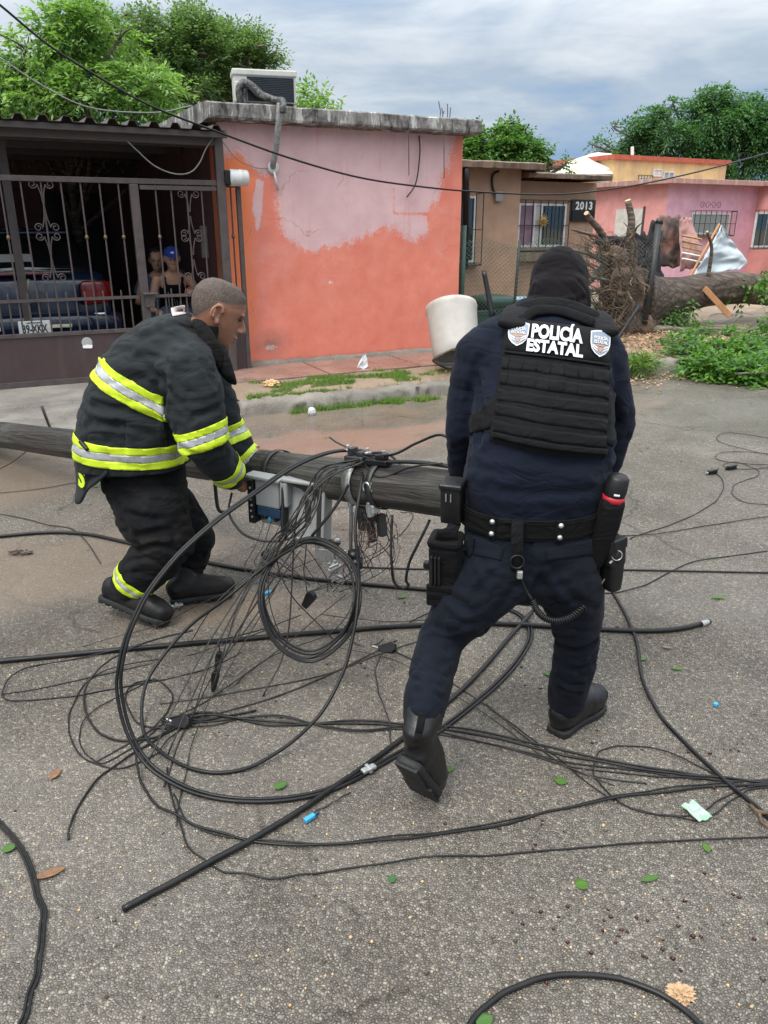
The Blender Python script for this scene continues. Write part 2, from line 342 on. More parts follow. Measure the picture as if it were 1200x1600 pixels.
# --- road: coarse chip-seal with pale stones, wet, with mud films
def road_mat():
    m, nt, b = newmat('wet_asphalt'); v = nd(nt, 'ShaderNodeTexCoord').outputs['Object']
    wet = nd(nt, 'ShaderNodeAttribute', attribute_name='wet').outputs['Fac']
    mud = nd(nt, 'ShaderNodeAttribute', attribute_name='mud').outputs['Fac']
    red = nd(nt, 'ShaderNodeAttribute', attribute_name='red').outputs['Fac']
    vj = nd(nt, 'ShaderNodeVectorMath', {0: v, 1: nd(nt, 'ShaderNodeVectorMath', {0: nd(nt, 'ShaderNodeTexNoise', {'Vector': v, 'Scale': 60, 'Detail': 2}).outputs[1], 1: (.006, .006, .006)}, operation='MULTIPLY').outputs[0]}, operation='ADD').outputs[0]
    vo = nd(nt, 'ShaderNodeTexVoronoi', {'Vector': vj, 'Scale': 135, 'Randomness': 1.})
    vd = nd(nt, 'ShaderNodeTexVoronoi', {'Vector': vj, 'Scale': 135, 'Randomness': 1.}, feature='DISTANCE_TO_EDGE').outputs[0]
    vo2 = nd(nt, 'ShaderNodeTexVoronoi', {'Vector': vj, 'Scale': 66, 'Randomness': 1.})
    rc = nd(nt, 'ShaderNodeSeparateColor', {0: vo.outputs['Color']})
    stone = ramp(nt, rc.outputs[0], [(0, (.135, .126, .116)), (.4, (.172, .160, .145)), (.75, (.222, .205, .182)), (.9, (.275, .255, .225)), (.98, (.37, .345, .295))])
    mortar = (.105, .098, .089)
    edge = ramp(nt, vd, [(.0, .25), (.2, 1.)])
    c = mix(nt, mth(nt, 'MULTIPLY', edge, .9), mortar, stone)
    rc2 = nd(nt, 'ShaderNodeSeparateColor', {0: vo2.outputs['Color']})
    pres = mth(nt, 'MULTIPLY', ramp(nt, rc2.outputs[1], [(.91, 0.), (.93, 1.)]), ramp(nt, noise(nt, v, 7, 3, .6), [(.38, .25), (.6, 1.)]))
    big = mth(nt, 'MULTIPLY', pres, ramp(nt, vo2.outputs['Distance'], [(.22, 1.), (.45, 0.)]))
    c = mix(nt, mth(nt, 'MULTIPLY', big, .62), c, ramp(nt, rc2.outputs[0], [(0, (.42, .37, .27)), (.5, (.46, .43, .38)), (1, (.36, .26, .17))]))
    tone = noise(nt, v, .55, 4, .6); c = mix(nt, 1., c, ramp(nt, tone, [(.3, (.82, .82, .83)), (.7, (1.22, 1.2, 1.16))]), 'MULTIPLY')
    t2 = noise(nt, v, 3.1, 4, .6); c = mix(nt, 1., c, ramp(nt, t2, [(.3, (.88, .88, .88)), (.7, (1.1, 1.1, 1.1))]), 'MULTIPLY')
    st_ = noise(nt, v, 1.15, 6, .62, .5); c = mix(nt, ramp(nt, st_, [(.46, 0.), (.66, .6)]), c, mix(nt, 1., c, (.62, .59, .55), 'MULTIPLY'))
    ck = nd(nt, 'ShaderNodeTexVoronoi', {'Vector': nd(nt, 'ShaderNodeVectorMath', {0: v, 1: nd(nt, 'ShaderNodeVectorMath', {0: nd(nt, 'ShaderNodeTexNoise', {'Vector': v, 'Scale': 2.2, 'Detail': 6}).outputs[1], 1: (.6, .6, .6)}, operation='MULTIPLY').outputs[0]}, operation='ADD').outputs[0], 'Scale': .42}, feature='DISTANCE_TO_EDGE').outputs[0]
    c = mix(nt, mth(nt, 'MULTIPLY', ramp(nt, ck, [(.0, 1.), (.006, 0.)]), mth(nt, 'MULTIPLY', ramp(nt, noise(nt, v, 1.6, 3, .5), [(.42, 0.), (.55, 1.)]), .8)), c, (.05, .043, .036))
    c = mix(nt, 1., c, (1.06, 1.03, .97), 'MULTIPLY')
    c = mix(nt, mth(nt, 'MULTIPLY', wet, .55), c, mix(nt, 1., c, (.48, .46, .44), 'MULTIPLY'))
    c = mix(nt, mth(nt, 'MULTIPLY', mud, .62), c, (.20, .150, .108))
    c = mix(nt, mth(nt, 'MULTIPLY', red, .60), c, (.26, .150, .112))
    nt.links.new(c, b.inputs['Base Color'])
    wr = mth(nt, 'MAXIMUM', wet, mth(nt, 'MULTIPLY', mth(nt, 'MAXIMUM', mud, red), .7))
    rg = nd(nt, 'ShaderNodeMapRange', {0: mth(nt, 'ADD', tone, mth(nt, 'MULTIPLY', t2, .3)), 1: .4, 2: .9, 3: .11, 4: .30}).outputs[0]
    rr = mth(nt, 'ADD', mth(nt, 'MULTIPLY', rg, mth(nt, 'SUBTRACT', 1., wr)), mth(nt, 'MULTIPLY', wr, .09))
    nt.links.new(rr, b.inputs['Roughness']); b.inputs['Specular IOR Level'].default_value = .5
    h = mth(nt, 'ADD', mth(nt, 'MULTIPLY', ramp(nt, vd, [(0., 0.), (.3, 1.)]), mth(nt, 'ADD', .5, rc.outputs[1])), mth(nt, 'MULTIPLY', noise(nt, v, 220, 3, .6), .6))
    h = mth(nt, 'ADD', h, mth(nt, 'MULTIPLY', big, .8))
    fl = mth(nt, 'SUBTRACT', 1., mth(nt, 'MULTIPLY', wr, .86))
    h = mth(nt, 'MULTIPLY', h, fl)
    nt.links.new(bumpn(nt, h, .9, .0052), b.inputs['Normal']); return m
def concrete(name, col, dark, rough=.75, bump=.5, wetr=.0):
    m, nt, b = newmat(name); v = objc(nt)
    n = noise(nt, v, 2.2, 7, .65, .3); f = noise(nt, v, 85, 3, .7)
    c = ramp(nt, n, [(.32, dark), (.62, col)]); c = mix(nt, .35, c, ramp(nt, f, [(.35, tuple(x * .5 for x in col)), (.65, tuple(min(1, x * 1.5) for x in col))]))
    nt.links.new(c, b.inputs['Base Color'])
    nt.links.new(nd(nt, 'ShaderNodeMapRange', {0: n, 1: .35, 2: .6, 3: max(.1, rough - .45 * wetr - .1), 4: rough}).outputs[0], b.inputs['Roughness'])
    nt.links.new(bumpn(nt, mth(nt, 'ADD', f, mth(nt, 'MULTIPLY', n, 2.)), bump, .006), b.inputs['Normal']); return m
def slab_mat():   # weathered roof slab: grey with black streaks and white lime runs
    m, nt, b = newmat('weathered_slab'); v = objc(nt)
    vs_ = nd(nt, 'ShaderNodeMapping', {'Vector': v, 'Scale': (9, 9, 1.6)}).outputs[0]
    n = noise(nt, vs_, 1., 7, .7, .2); n2 = noise(nt, v, 7, 7, .7, .5)
    c = ramp(nt, n2, [(.35, (.055, .052, .048)), (.52, (.17, .16, .15)), (.72, (.33, .32, .30))])
    c = mix(nt, ramp(nt, n, [(.555, 0.), (.60, .75)]), c, (.50, .50, .48))
    c = mix(nt, ramp(nt, n, [(.40, .85), (.47, 0.)]), c, (.02, .02, .02))
    nt.links.new(c, b.inputs['Base Color']); b.inputs['Roughness'].default_value = .85
    nt.links.new(bumpn(nt, n2, .7, .01), b.inputs['Normal']); return m
def pink_wall_mat():
    m, nt, b = newmat('faded_coral_paint'); v = objc(nt)
    fade = nd(nt, 'ShaderNodeAttribute', attribute_name='fade').outputs['Fac']
    orn = nd(nt, 'ShaderNodeAttribute', attribute_name='orange').outputs['Fac']
    grim = nd(nt, 'ShaderNodeAttribute', attribute_name='grime').outputs['Fac']
    chip = nd(nt, 'ShaderNodeAttribute', attribute_name='chip').outputs['Fac']
    f = noise(nt, v, 38, 5, .7); g = noise(nt, v, 5, 5, .6)
    ff = mth(nt, 'ADD', fade, mth(nt, 'MULTIPLY', mth(nt, 'SUBTRACT', f, .5), 1.5)); ff = ramp(nt, ff, [(.30, 0.), (.74, 1.)])
    coral = mix(nt, orn, ramp(nt, g, [(.3, (.60, .165, .112)), (.7, (.66, .215, .150))]), (.76, .20, .075))
    pale = ramp(nt, g, [(.3, (.54, .36, .37)), (.7, (.61, .42, .43))])
    c = mix(nt, mth(nt, 'MULTIPLY', ff, .94), coral, pale)
    c = mix(nt, mth(nt, 'MULTIPLY', ramp(nt, mth(nt, 'ADD', chip, mth(nt, 'MULTIPLY', mth(nt, 'SUBTRACT', f, .5), 1.3)), [(.55, 0.), (.62, 1.)]), .9), c, (.62, .56, .50))
    dr_ = noise(nt, nd(nt, 'ShaderNodeMapping', {'Vector': v, 'Scale': (7, 7, .6)}).outputs[0], 1.6, 6, .65); c = mix(nt, ramp(nt, dr_, [(.56, 0.), (.75, .35)]), c, (.50, .17, .13)); c = mix(nt, ramp(nt, noise(nt, v, 2.1, 6, .7, .6), [(.52, 0.), (.72, .3)]), c, (.62, .34, .31))
    ckv = nd(nt, 'ShaderNodeTexVoronoi', {'Vector': nd(nt, 'ShaderNodeVectorMath', {0: v, 1: nd(nt, 'ShaderNodeVectorMath', {0: nd(nt, 'ShaderNodeTexNoise', {'Vector': v, 'Scale': 4., 'Detail': 6}).outputs[1], 1: (.35, .35, .35)}, operation='MULTIPLY').outputs[0]}, operation='ADD').outputs[0], 'Scale': 1.1}, feature='DISTANCE_TO_EDGE').outputs[0]
    c = mix(nt, mth(nt, 'MULTIPLY', ramp(nt, ckv, [(.0, 1.), (.007, 0.)]), mth(nt, 'MULTIPLY', ramp(nt, noise(nt, v, 1.9, 3, .5), [(.5, 0.), (.6, 1.)]), .5)), c, (.25, .09, .07))
    gr = mth(nt, 'MULTIPLY', grim, ramp(nt, noise(nt, v, 11, 6, .7), [(.3, .35), (.65, 1.)]))
    c = mix(nt, gr, c, (.12, .075, .06))
    nt.links.new(c, b.inputs['Base Color']); b.inputs['Roughness'].default_value = .72
    nt.links.new(bumpn(nt, mth(nt, 'ADD', f, mth(nt, 'MULTIPLY', g, 1.5)), .35, .006), b.inputs['Normal']); return m
def streak(name, col, stain, rough=.75, sc=(4, 4, .7), lo=.5, hi=.72, amt=.7, bump=.3):
    m, nt, b = newmat(name); v = objc(nt)
    vs_ = nd(nt, 'ShaderNodeMapping', {'Vector': v, 'Scale': sc}).outputs[0]
    n = noise(nt, vs_, 1.2, 6, .6, .2); g = noise(nt, v, 4, 5, .6); f = noise(nt, v, 50, 4, .65)
    c = ramp(nt, g, [(.3, tuple(x * .86 for x in col)), (.7, tuple(min(1, x * 1.14) for x in col))])
    c = mix(nt, mth(nt, 'MULTIPLY', ramp(nt, n, [(lo, 0.), (hi, 1.)]), amt), c, stain)
    nt.links.new(c, b.inputs['Base Color']); b.inputs['Roughness'].default_value = rough
    nt.links.new(bumpn(nt, f, bump, .005), b.inputs['Normal']); return m
def pole_mat():
    m, nt, b = newmat('weathered_pole_wood'); ax = POLE_DIR
    v = objc(nt); q = Vector((1, 0, 0)).rotation_difference(ax).inverted().to_euler()
    vr = nd(nt, 'ShaderNodeMapping', {'Vector': v, 'Rotation': q}).outputs[0]
    vs_ = nd(nt, 'ShaderNodeMapping', {'Vector': vr, 'Scale': (1.6, 26, 26)}).outputs[0]
    n = noise(nt, vs_, 1., 9, .68, 1.2); big = noise(nt, vr, 3., 5, .6)
    c = ramp(nt, n, [(.38, (.006, .0055, .005)), (.5, (.030, .025, .021)), (.72, (.085, .075, .063))])
    c = mix(nt, ramp(nt, big, [(.5, 0.), (.75, .35)]), c, (.115, .125, .10))
    nt.links.new(c, b.inputs['Base Color']); b.inputs['Roughness'].default_value = .62
    nt.links.new(bumpn(nt, n, 1., .022), b.inputs['Normal']); return m
def dirt_mat():
    m, nt, b = newmat('damp_dirt'); v = objc(nt)
    n = noise(nt, v, 1.4, 7, .65, .3); f = noise(nt, v, 40, 5, .7)
    c = ramp(nt, n, [(.3, (.16, .10, .065)), (.5, (.24, .175, .115)), (.7, (.34, .25, .165))])
    c = mix(nt, .4, c, ramp(nt, f, [(.3, (.06, .045, .03)), (.7, (.42, .33, .24))]))
    nt.links.new(c, b.inputs['Base Color']); b.inputs['Roughness'].default_value = .8
    nt.links.new(bumpn(nt, mth(nt, 'ADD', f, n), .8, .02), b.inputs['Normal']); return m
def hair_mat():
    m, nt, b = newmat('cropped_grey_hair'); v = objc(nt); at = nd(nt, 'ShaderNodeAttribute', attribute_name='cover').outputs['Fac']
    n = noise(nt, v, 22, 5, .65); f = noise(nt, v, 300, 3, .75)
    c = ramp(nt, n, [(.35, (.040, .029, .023)), (.62, (.085, .066, .053)), (.8, (.16, .14, .125))]); c = mix(nt, .5, c, ramp(nt, f, [(.38, (.010, .008, .007)), (.52, (.06, .046, .037)), (.66, (.27, .24, .21))]))
    k = ramp(nt, mth(nt, 'ADD', at, mth(nt, 'MULTIPLY', mth(nt, 'SUBTRACT', f, .5), 1.1)), [(.25, 0.), (.85, .93)])
    nt.links.new(mix(nt, k, (.225, .108, .070), c), b.inputs['Base Color']); b.inputs['Roughness'].default_value = .62; b.inputs['Specular IOR Level'].default_value = .3
    nt.links.new(bumpn(nt, f, .9, .003), b.inputs['Normal']); return m
POLE_A = Vector((.42, 2.40, .748)); POLE_B = Vector((-3.35, 5.957, .095)); POLE_DIR = (POLE_A - POLE_B).normalized()
MAT = dict(
 road=road_mat(), dirt=dirt_mat(), slab=slab_mat(), pinkwall=pink_wall_mat(), pole=pole_mat(),
 walk=concrete('wet_pavement_concrete', (.27, .25, .225), (.15, .13, .11), .6, .5, .8),
 kerb=concrete('kerb_concrete', (.24, .215, .18), (.06, .052, .043), .75, 1.),
 apron=concrete('driveway_concrete', (.24, .225, .20), (.13, .12, .105), .62, .6, .6),
 walkred=concrete('wet_reddish_concrete', (.27, .17, .135), (.15, .085, .066), .5, .4, .9),
 iron=M('brown_painted_iron', (.060, .048, .047), .5, .25, 14, .15, 90, dirt=(.10, .06, .045), damt=.4),
 panel=streak('brown_gate_sheet', (.050, .030, .030), (.075, .055, .05), .5, (9, 9, 1.2), .5, .75, .5, .15),
 brass=M('dull_brass', (.15, .11, .065), .45, .3, 30, metal=.7),
 carport=M('dark_roof_sheet', (.05, .042, .04), .6, .3, 6, .2, 40, dirt=(.12, .09, .07), damt=.4),
 rib=M('galvanised_edge', (.17, .17, .165), .5, .3, 10, metal=.5, dirt=(.09, .06, .04), damt=.6),
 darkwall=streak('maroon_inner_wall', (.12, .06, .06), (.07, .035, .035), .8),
 orange=streak('orange_paint', (.66, .19, .085), (.52, .13, .08), .7),
 tan=streak('tan_house_paint', (.34, .215, .145), (.36, .19, .09), .8, (5, 5, .5), .55, .78, .45),
 fascia=streak('stained_fascia', (.20, .135, .095), (.07, .05, .04), .8, (8, 8, 1.), .4, .7, .8),
 farpink=streak('far_pink_paint', (.62, .285, .265), (.50, .21, .17), .8, (2.5, 2.5, .4), .45, .75, .6),
 farpink2=streak('far_lilac_paint', (.60, .33, .40), (.50, .26, .28), .8, (2.5, 2.5, .4), .5, .78, .5),
 farslab=streak('far_roof_edge', (.36, .20, .17), (.55, .48, .42), .8, (6, 6, 1.), .52, .7, .7),
 yellow=streak('weathered_yellow_paint', (.60, .43, .20), (.36, .27, .17), .8, (2, 2, .5), .45, .7, .7),
 yroof=streak('peeling_white_roof', (.58, .56, .50), (.38, .22, .10), .8, (1.5, 1.5, 1.5), .5, .68, .85),
 redbrick=M('red_coping', (.36, .085, .05), .8, .3, 8, .4, 60),
 blockwall=streak('grey_block_paint', (.38, .27, .215), (.20, .15, .12), .85, (2, 2, .8), .45, .7, .7),
 glassd=glass('dark_window_glass', (.012, .03, .032)), glassk=glass('car_glass', (.005, .006, .007)), glassp=glass('pale_window_glass', (.25, .29, .27), .2),
 alum=M('aluminium_frame', (.60, .61, .60), .45, .12, 10, metal=.3),
 curtain=M('mauve_curtain', (.23, .15, .19), .85, .3, 6), curtainw=M('pale_curtain', (.50, .48, .44), .9, .2, 8),
 blackiron=M('black_iron', (.022, .022, .022), .5, .3, 20, .1, 80),
 gold=M('tarnished_gold', (.42, .28, .10), .42, .4, 25, metal=.8),
 signblack=M('sign_black', (.012, .013, .014), .5, .2, 8), white=M('white_paint', (.78, .78, .76), .5, .06, 6),
 acwhite=M('cream_ac_case', (.48, .485, .45), .45, .08, 5, dirt=(.35, .31, .25), damt=.35, dscale=6),
 acfin=M('dark_ac_fins', (.028, .036, .045), .45, .2, 30, metal=.4),
 tape=M('grey_wrap_tape', (.23, .235, .23), .5, .3, 30, .5, 40, dirt=(.05, .05, .05), damt=.6, dscale=18),
 lag=M('black_pipe_foam', (.022, .022, .022), .6, .4, 20, .6, 50, dirt=(.4, .4, .38), damt=.4, dscale=30),
 plaswhite=M('white_plastic', (.52, .53, .52), .42, .06, 5, .05, 30),
 tub=streak('grubby_white_tub', (.41, .385, .35), (.24, .165, .10), .5, (5, 5, 1.2), .52, .78, .55, .1),
 tubin=M('dirty_tub_inside', (.10, .075, .05), .8, .4, 9, .4, 40),
 greenpaint=M('green_post_paint', (.02, .075, .058), .5, .3, 15, .2, 60, dirt=(.03, .03, .025), damt=.5),
 greenwire=M('green_fence_wire', (.04, .085, .06), .55, .3, 10), greywire=M('galvanised_wire', (.13, .135, .125), .5, .3, 10, metal=.4),
 binp=M('dark_green_bin', (.018, .05, .04), .5, .25, 6, .1, 20), bluebin=M('pale_blue_basin', (.18, .30, .36), .45, .15, 6),
 carblue=M('dark_blue_car_paint', (.0065, .013, .032), .14, .12, 3, spec=.7, rvar=.03),
 blackpl=M('black_plastic', (.0075, .0075, .008), .42, .25, 15, .12, 120, spec=.35), rubber=M('tyre_rubber', (.0075, .0075, .0075), .6, .3, 20, .4, 40, spec=.3, dirt=(.02, .015, .011), damt=.5, dscale=10),
 redlens=M('red_tail_lens', (.15, .007, .009), .14, .2, 9, spec=.8, rvar=.04), chrome=M('chrome', (.75, .76, .77), .15, .05, 5, metal=1., rvar=.05),
 platew=M('plate_white', (.72, .74, .72), .4, .05, 8), ink=M('print_black', (.012, .012, .012), .6, .1, 8),
 paper=M('grey_sun_shade', (.34, .35, .34), .6, .15, 5), amberlens=M('pale_reflector', (.55, .53, .38), .3, .15, 8),
 cable=M('black_cable_sheath', (.0075, .0077, .0085), .42, .3, 12, .15, 90, spec=.28, dirt=(.03, .025, .02), damt=.4, dscale=9), cablegrey=M('grey_cable', (.16, .16, .155), .5, .2, 12),
 wire=M('thin_black_wire', (.008, .008, .008), .5, .3, 12, dirt=(.06, .045, .03), damt=.5, dscale=11), steel=M('galvanised_steel', (.50, .51, .50), .36, .2, 25, .1, 80, metal=.8, dirt=(.22, .17, .12), damt=.35, dscale=20),
 boxgrey=M('grey_box_plastic', (.25, .255, .25), .42, .08, 6, .05, 50, dirt=(.2, .19, .17), damt=.25), boxin=M('pale_box_lining', (.25, .255, .25), .5, .06, 6),
 rustwire=M('rusty_thin_wire', (.10, .038, .025), .6, .4, 20), gasket=M('black_gasket', (.015, .015, .015), .6, .2, 10), bluep=M('blue_splice_tray', (.012, .04, .085), .4, .2, 12), cyanp=M('cyan_connector', (.03, .30, .55), .4, .1, 10),
 bark=bark('grey_brown_bark', (.035, .028, .022), (.22, .18, .14), (4, 4, 22)), barkh=bark('furrowed_fallen_bark', (.014, .010, .008), (.125, .092, .066), (2.2, 13, 13), 1., .03),
 root=bark('torn_root_wood', (.032, .02, .013), (.23, .145, .085), (16, 16, 7), 1., .02), cutwood=M('fresh_cut_wood', (.55, .36, .19), .7, .25, 30, .2, 80),
 soil=M('root_soil', (.105, .07, .048), .9, .45, 9, 1., 25, bdist=.03),
 leafL=leafmat('fresh_green_leaf', (.09, .18, .045), (.18, .32, .08), (.31, .46, .15)), leafM=leafmat('mid_green_leaf', (.04, .105, .027), (.08, .19, .04), (.15, .28, .065)),
 leafD=leafmat('deep_green_leaf', (.03, .085, .035), (.06, .16, .055), (.12, .25, .085)), leafO=leafmat('olive_green_leaf', (.065, .125, .05), (.12, .205, .075), (.20, .30, .12)),
 leafF=leafmat('fallen_bright_leaf', (.035, .11, .018), (.08, .20, .028), (.17, .32, .05)), grass=leafmat('short_grass', (.06, .14, .02), (.11, .21, .03), (.20, .28, .06), .25),
 drybrown=M('dry_brown_leaf', (.17, .085, .04), .7, .4, 40, .3, 90), litter=leafmat('dry_leaf_litter', (.16, .085, .04), (.33, .19, .10), (.50, .34, .20), .1, .7), berry=M('dark_berry', (.05, .012, .012), .4, .4, 20),
 tarp=M('pale_tarpaulin', (.47, .53, .56), .6, .1, 4, .3, 12, bdist=.02), netblack=M('black_shade_net', (.016, .016, .018), .85, .3, 10, .5, 60), wood=streak('orange_timber', (.42, .20, .085), (.25, .12, .06), .7, (14, 14, 2)),
 banner=M('torn_banner_dark', (.045, .035, .03), .5, .9, 5, .2, 20, dirt=(.34, .16, .12), damt=.8, dscale=4), bannerp=M('torn_banner_pink', (.42, .22, .20), .5, .4, 6, dirt=(.08, .06, .05), damt=.6), 
 skin=M('tanned_skin', (.26, .122, .074), .46, .12, 16, .2, 190, dirt=(.27, .105, .07), damt=.3, dscale=14, bdist=.0012), skinl=M('light_brown_skin', (.40, .225, .155), .5, .12, 14, .1, 150),
 hairg=hair_mat(), hairk=M('dark_hair', (.018, .014, .012), .6, .4, 60, .5, 200),
 turnout=fabric('charcoal_turnout_cloth', (.0165, .0195, .0212), .82, 800, .4, .22, 6, .18), turnoutk=fabric('black_turnout_cloth', (.0060, .0066, .0080), .85, 800, .4, .3, 6, .12, dirt=(.032, .026, .021), damt=.45),
 lime=M('lime_reflective_tape', (.52, .68, .018), .5, .06, 20, .1, 300), silver=M('silver_reflective_tape', (.40, .41, .42), .38, .12, 25, .1, 300, metal=.25),
 navy=fabric('navy_shirt', (.0042, .0066, .0150), .85, 700, .25, .2, 5, .16), navyt=fabric('navy_ripstop_trousers', (.0040, .0056, .0105), .85, 700, .35, .22, 6, .14),
 blackf=fabric('black_nylon', (.0036, .0036, .0042), .72, 650, .5, .25, 12, .10), hood=fabric('black_knit_hood', (.0048, .0036, .0044), .9, 500, .3, .2, 8, .14), belt=fabric('black_belt_web', (.0048, .0050, .0048), .6, 900, .3, .2, 10, .05),
 leather=M('black_boot_leather', (.0060, .0057, .0057), .44, .35, 18, .35, 60, spec=.5), sole=M('black_sole', (.0065, .0065, .0065), .7, .2, 20, .3, 90),
 vestwhite=M('white_print', (.60, .60, .60), .6, .05, 10), shieldgrey=M('shield_grey', (.20, .24, .30), .6, .1, 20), orangep=M('orange_print', (.55, .22, .06), .6, .1, 20), redp=M('red_ring', (.42, .015, .03), .4, .1, 10),
 capblue=fabric('blue_cap_cloth', (.02, .05, .26), .8, 600, .2, .15), jean=fabric('blue_denim', (.06, .095, .16), .85, 600, .3, .2), redbag=M('red_badge', (.5, .09, .07), .6, .2, 20), label=M('white_label', (.46, .44, .43), .6, .1, 20, dirt=(.6, .16, .13), damt=.6, dscale=40),
 plasbag=M('thin_white_bag', (.5, .5, .51), .35, .05, 8, .5, 30), cardb=M('green_white_wrapper', (.36, .42, .39), .4, .2, 30, dirt=(.08, .35, .12), damt=.8, dscale=25),
)
# ------------------------------------------------------------------ ground, road, kerb, pavements
rnd = random.Random(7)
VK, VW = 6.62, 8.63                    # kerb face and front wall of the pink house (street v)
def fbm(x, y, s=1., o=4, z=0.): return mnoise.fractal(Vector((x * s, y * s, z)), 1., 2., o)
g = MB(); g.box((-900, -900, -.6), (900, 900, -.05)); struct(g.build('ground', MAT['dirt'], base=Vector((0, 0, 0))))
def sstep(a, b, x):
    t = min(1, max(0, (x - a) / (b - a))); return t * t * (3 - 2 * t)
def ax(lo, hi, st, far): 
    a = list(np.arange(lo, hi + 1e-6, st)); out = a[:]
    for k in range(1, 9): out = [lo - st * 2 ** (k + 1)] + out + [hi + st * 2 ** (k + 1)]
    return [x for x in out if abs(x) <= far] 
XS = ax(-6.5, 11., .06, 60); YS = ax(.4, 11.2, .06, 60)
verts = []; wet = []; mud = []; red = []
def blob(x, y, cx, cy, rx, ry, rot=0.):
    dx, dy = x - cx, y - cy; c, s_ = math.cos(rot), math.sin(rot); a = (dx * c + dy * s_) / rx; b = (-dx * s_ + dy * c) / ry
    return 1 - math.sqrt(a * a + b * b)
PUD = [(*G(1115, 640).xy, 1.15, .42, SA), (*G(1010, 625).xy, .7, .3, SA), (*G(560, 690).xy, 1.5, .55, SA), (*G(420, 668).xy, 1.5, .42, SA), (*G(650, 650).xy, 1.2, .4, SA)]
MUDS = [(*G(90, 880).xy, 1.15, .7, .1), (*G(330, 950).xy, .55, .3, .3), (*G(30, 760).xy, .6, .7, 0.), (*G(960, 640).xy, 1.3, .4, SA), (*G(150, 690).xy, 1.4, .35, SA), (*G(520, 640).xy, 3.2, .42, SA), (*G(840, 620).xy, 2., .3, SA)]
REDS = [(*G(545, 690).xy, 1.15, .42, SA), (*G(640, 672).xy, 1.1, .3, SA), (*G(430, 690).xy, .7, .3, SA), (*G(900, 650).xy, .8, .2, SA)]
for y in YS:
    for x in XS:
        near = (-7 < x < 11.5 and .2 < y < 11.5)
        if near:
            n = fbm(x, y, 1.3, 4); n2 = fbm(x, y, 5., 3, 3.)
            pv = max(blob(x, y, *p) for p in PUD); mv = max(blob(x, y, *p) for p in MUDS); rv = max(blob(x, y, *p) for p in REDS)
            wv = sstep(.0, .3, pv + n * .45 + n2 * .14) * .95
            wv = max(wv, sstep(.12, .5, mv + n * .55) * .8, sstep(-.08, .38, fbm(x, y, .7, 5, 9.) + n2 * .15) * .72)
            md = sstep(.0, .6, mv + n * .6 + n2 * .2) * .9; rd = sstep(.05, .5, rv + n * .5 + n2 * .2)
            z = fbm(x, y, .5, 2, 5.) * .006
        else: wv = md = rd = z = 0.
        verts.append((x, y, z)); wet.append(wv); mud.append(md); red.append(rd)
nx, ny = len(XS), len(YS); i = np.arange((nx - 1) * (ny - 1)); r_, c_ = i // (nx - 1), i % (nx - 1); a = r_ * nx + c_
ff = np.stack([a, a + 1, a + nx + 1, a + nx], 1).ravel()
road = struct(np_mesh('road', np.array(verts), ff, 4, MAT['road'], smooth=True))
for nm, dat in (('wet', wet), ('mud', mud), ('red', red)):
    at = road.data.attributes.new(nm, 'FLOAT', 'POINT'); at.data.foreach_set('value', np.array(dat, dtype=np.float32))
def rough_strip(u0, u1, prof, nu, amp, sc, seed=0.):
    """street-frame strip with cross-section prof [(v,z)] and uneven surface"""
    mb = MB(xf=ssm); k = len(prof)
    for i in range(nu + 1):
        u = u0 + (u1 - u0) * i / nu
        for (v, z) in prof:
            d = mnoise.fractal(Vector((u * sc, v * sc, z * sc * 2 + seed)), 1., 2., 4) * amp
            mb.v.append(Vector((u, v + d, z + d * .8)))
    for i in range(nu):
        for j in range(k - 1): mb.f.append((i * k + j, (i + 1) * k + j, (i + 1) * k + j + 1, i * k + j + 1))
    mb.f += [tuple(range(k)), tuple(range((nu + 1) * k - 1, nu * k - 1, -1))]
    return mb
kp = [(VK - .02, -.05), (VK, .03), (VK + .015, .085), (VK + .04, .118), (VK + .10, .128), (VK + .16, .122), (VK + .19, .09), (VK + .19, -.05)]
kerb = struct(rough_strip(1.95, 7.35, kp, 320, .034, 8.).build('kerb', MAT['kerb'], smooth=True))
struct(rough_strip(7.75, 26, kp, 160, .02, 7., 3.).build('kerb', MAT['kerb'], smooth=True))
def verge_z(u, v): return .085 + .022 * mnoise.fractal(Vector((u * 1.7, v * 1.7, 2.)), 1., 2., 4)
mb = MB(xf=ssm); mb.grid(lambda a, b: Vector((2.02 + a * 28, VK + .17 + b * .98, verge_z(2.02 + a * 28, VK + .17 + b * .98))), 240, 14)
struct(mb.build('verge', MAT['dirt'], smooth=True))
# walkway along the house, in slabs; beyond it the yard
def slab_run(name, label_mat, rows):
    root = bpy.data.objects.new(name, None); COL.objects.link(root); struct(root); base = S(*rows[0][:2], 0); root.location = base; BASE[root.name] = base
    for (u0, v0, u1, v1, z0, z1) in rows:
        mb = MB(xf=ssm); g_ = .012
        mb.add([(u0 + g_, v0 + g_, -.04), (u1 - g_, v0 + g_, -.04), (u1 - g_, v1 - g_, -.04), (u0 + g_, v1 - g_, -.04), (u0 + g_, v0 + g_, z0), (u1 - g_, v0 + g_, z0), (u1 - g_, v1 - g_, z1), (u0 + g_, v1 - g_, z1)],
               [(0, 3, 2, 1), (4, 5, 6, 7), (0, 1, 5, 4), (1, 2, 6, 5), (2, 3, 7, 6), (3, 0, 4, 7)])
        mb.build('concrete_slab', label_mat, root, bevel=.008)
    return root
slab_run('pavement', MAT['walkred'], [(2.12, 7.78, 3.3, 8.66, .10, .112), (3.3, 7.78, 4.45, 8.66, .102, .11), (4.45, 7.78, 5.62, 8.66, .098, .112)])
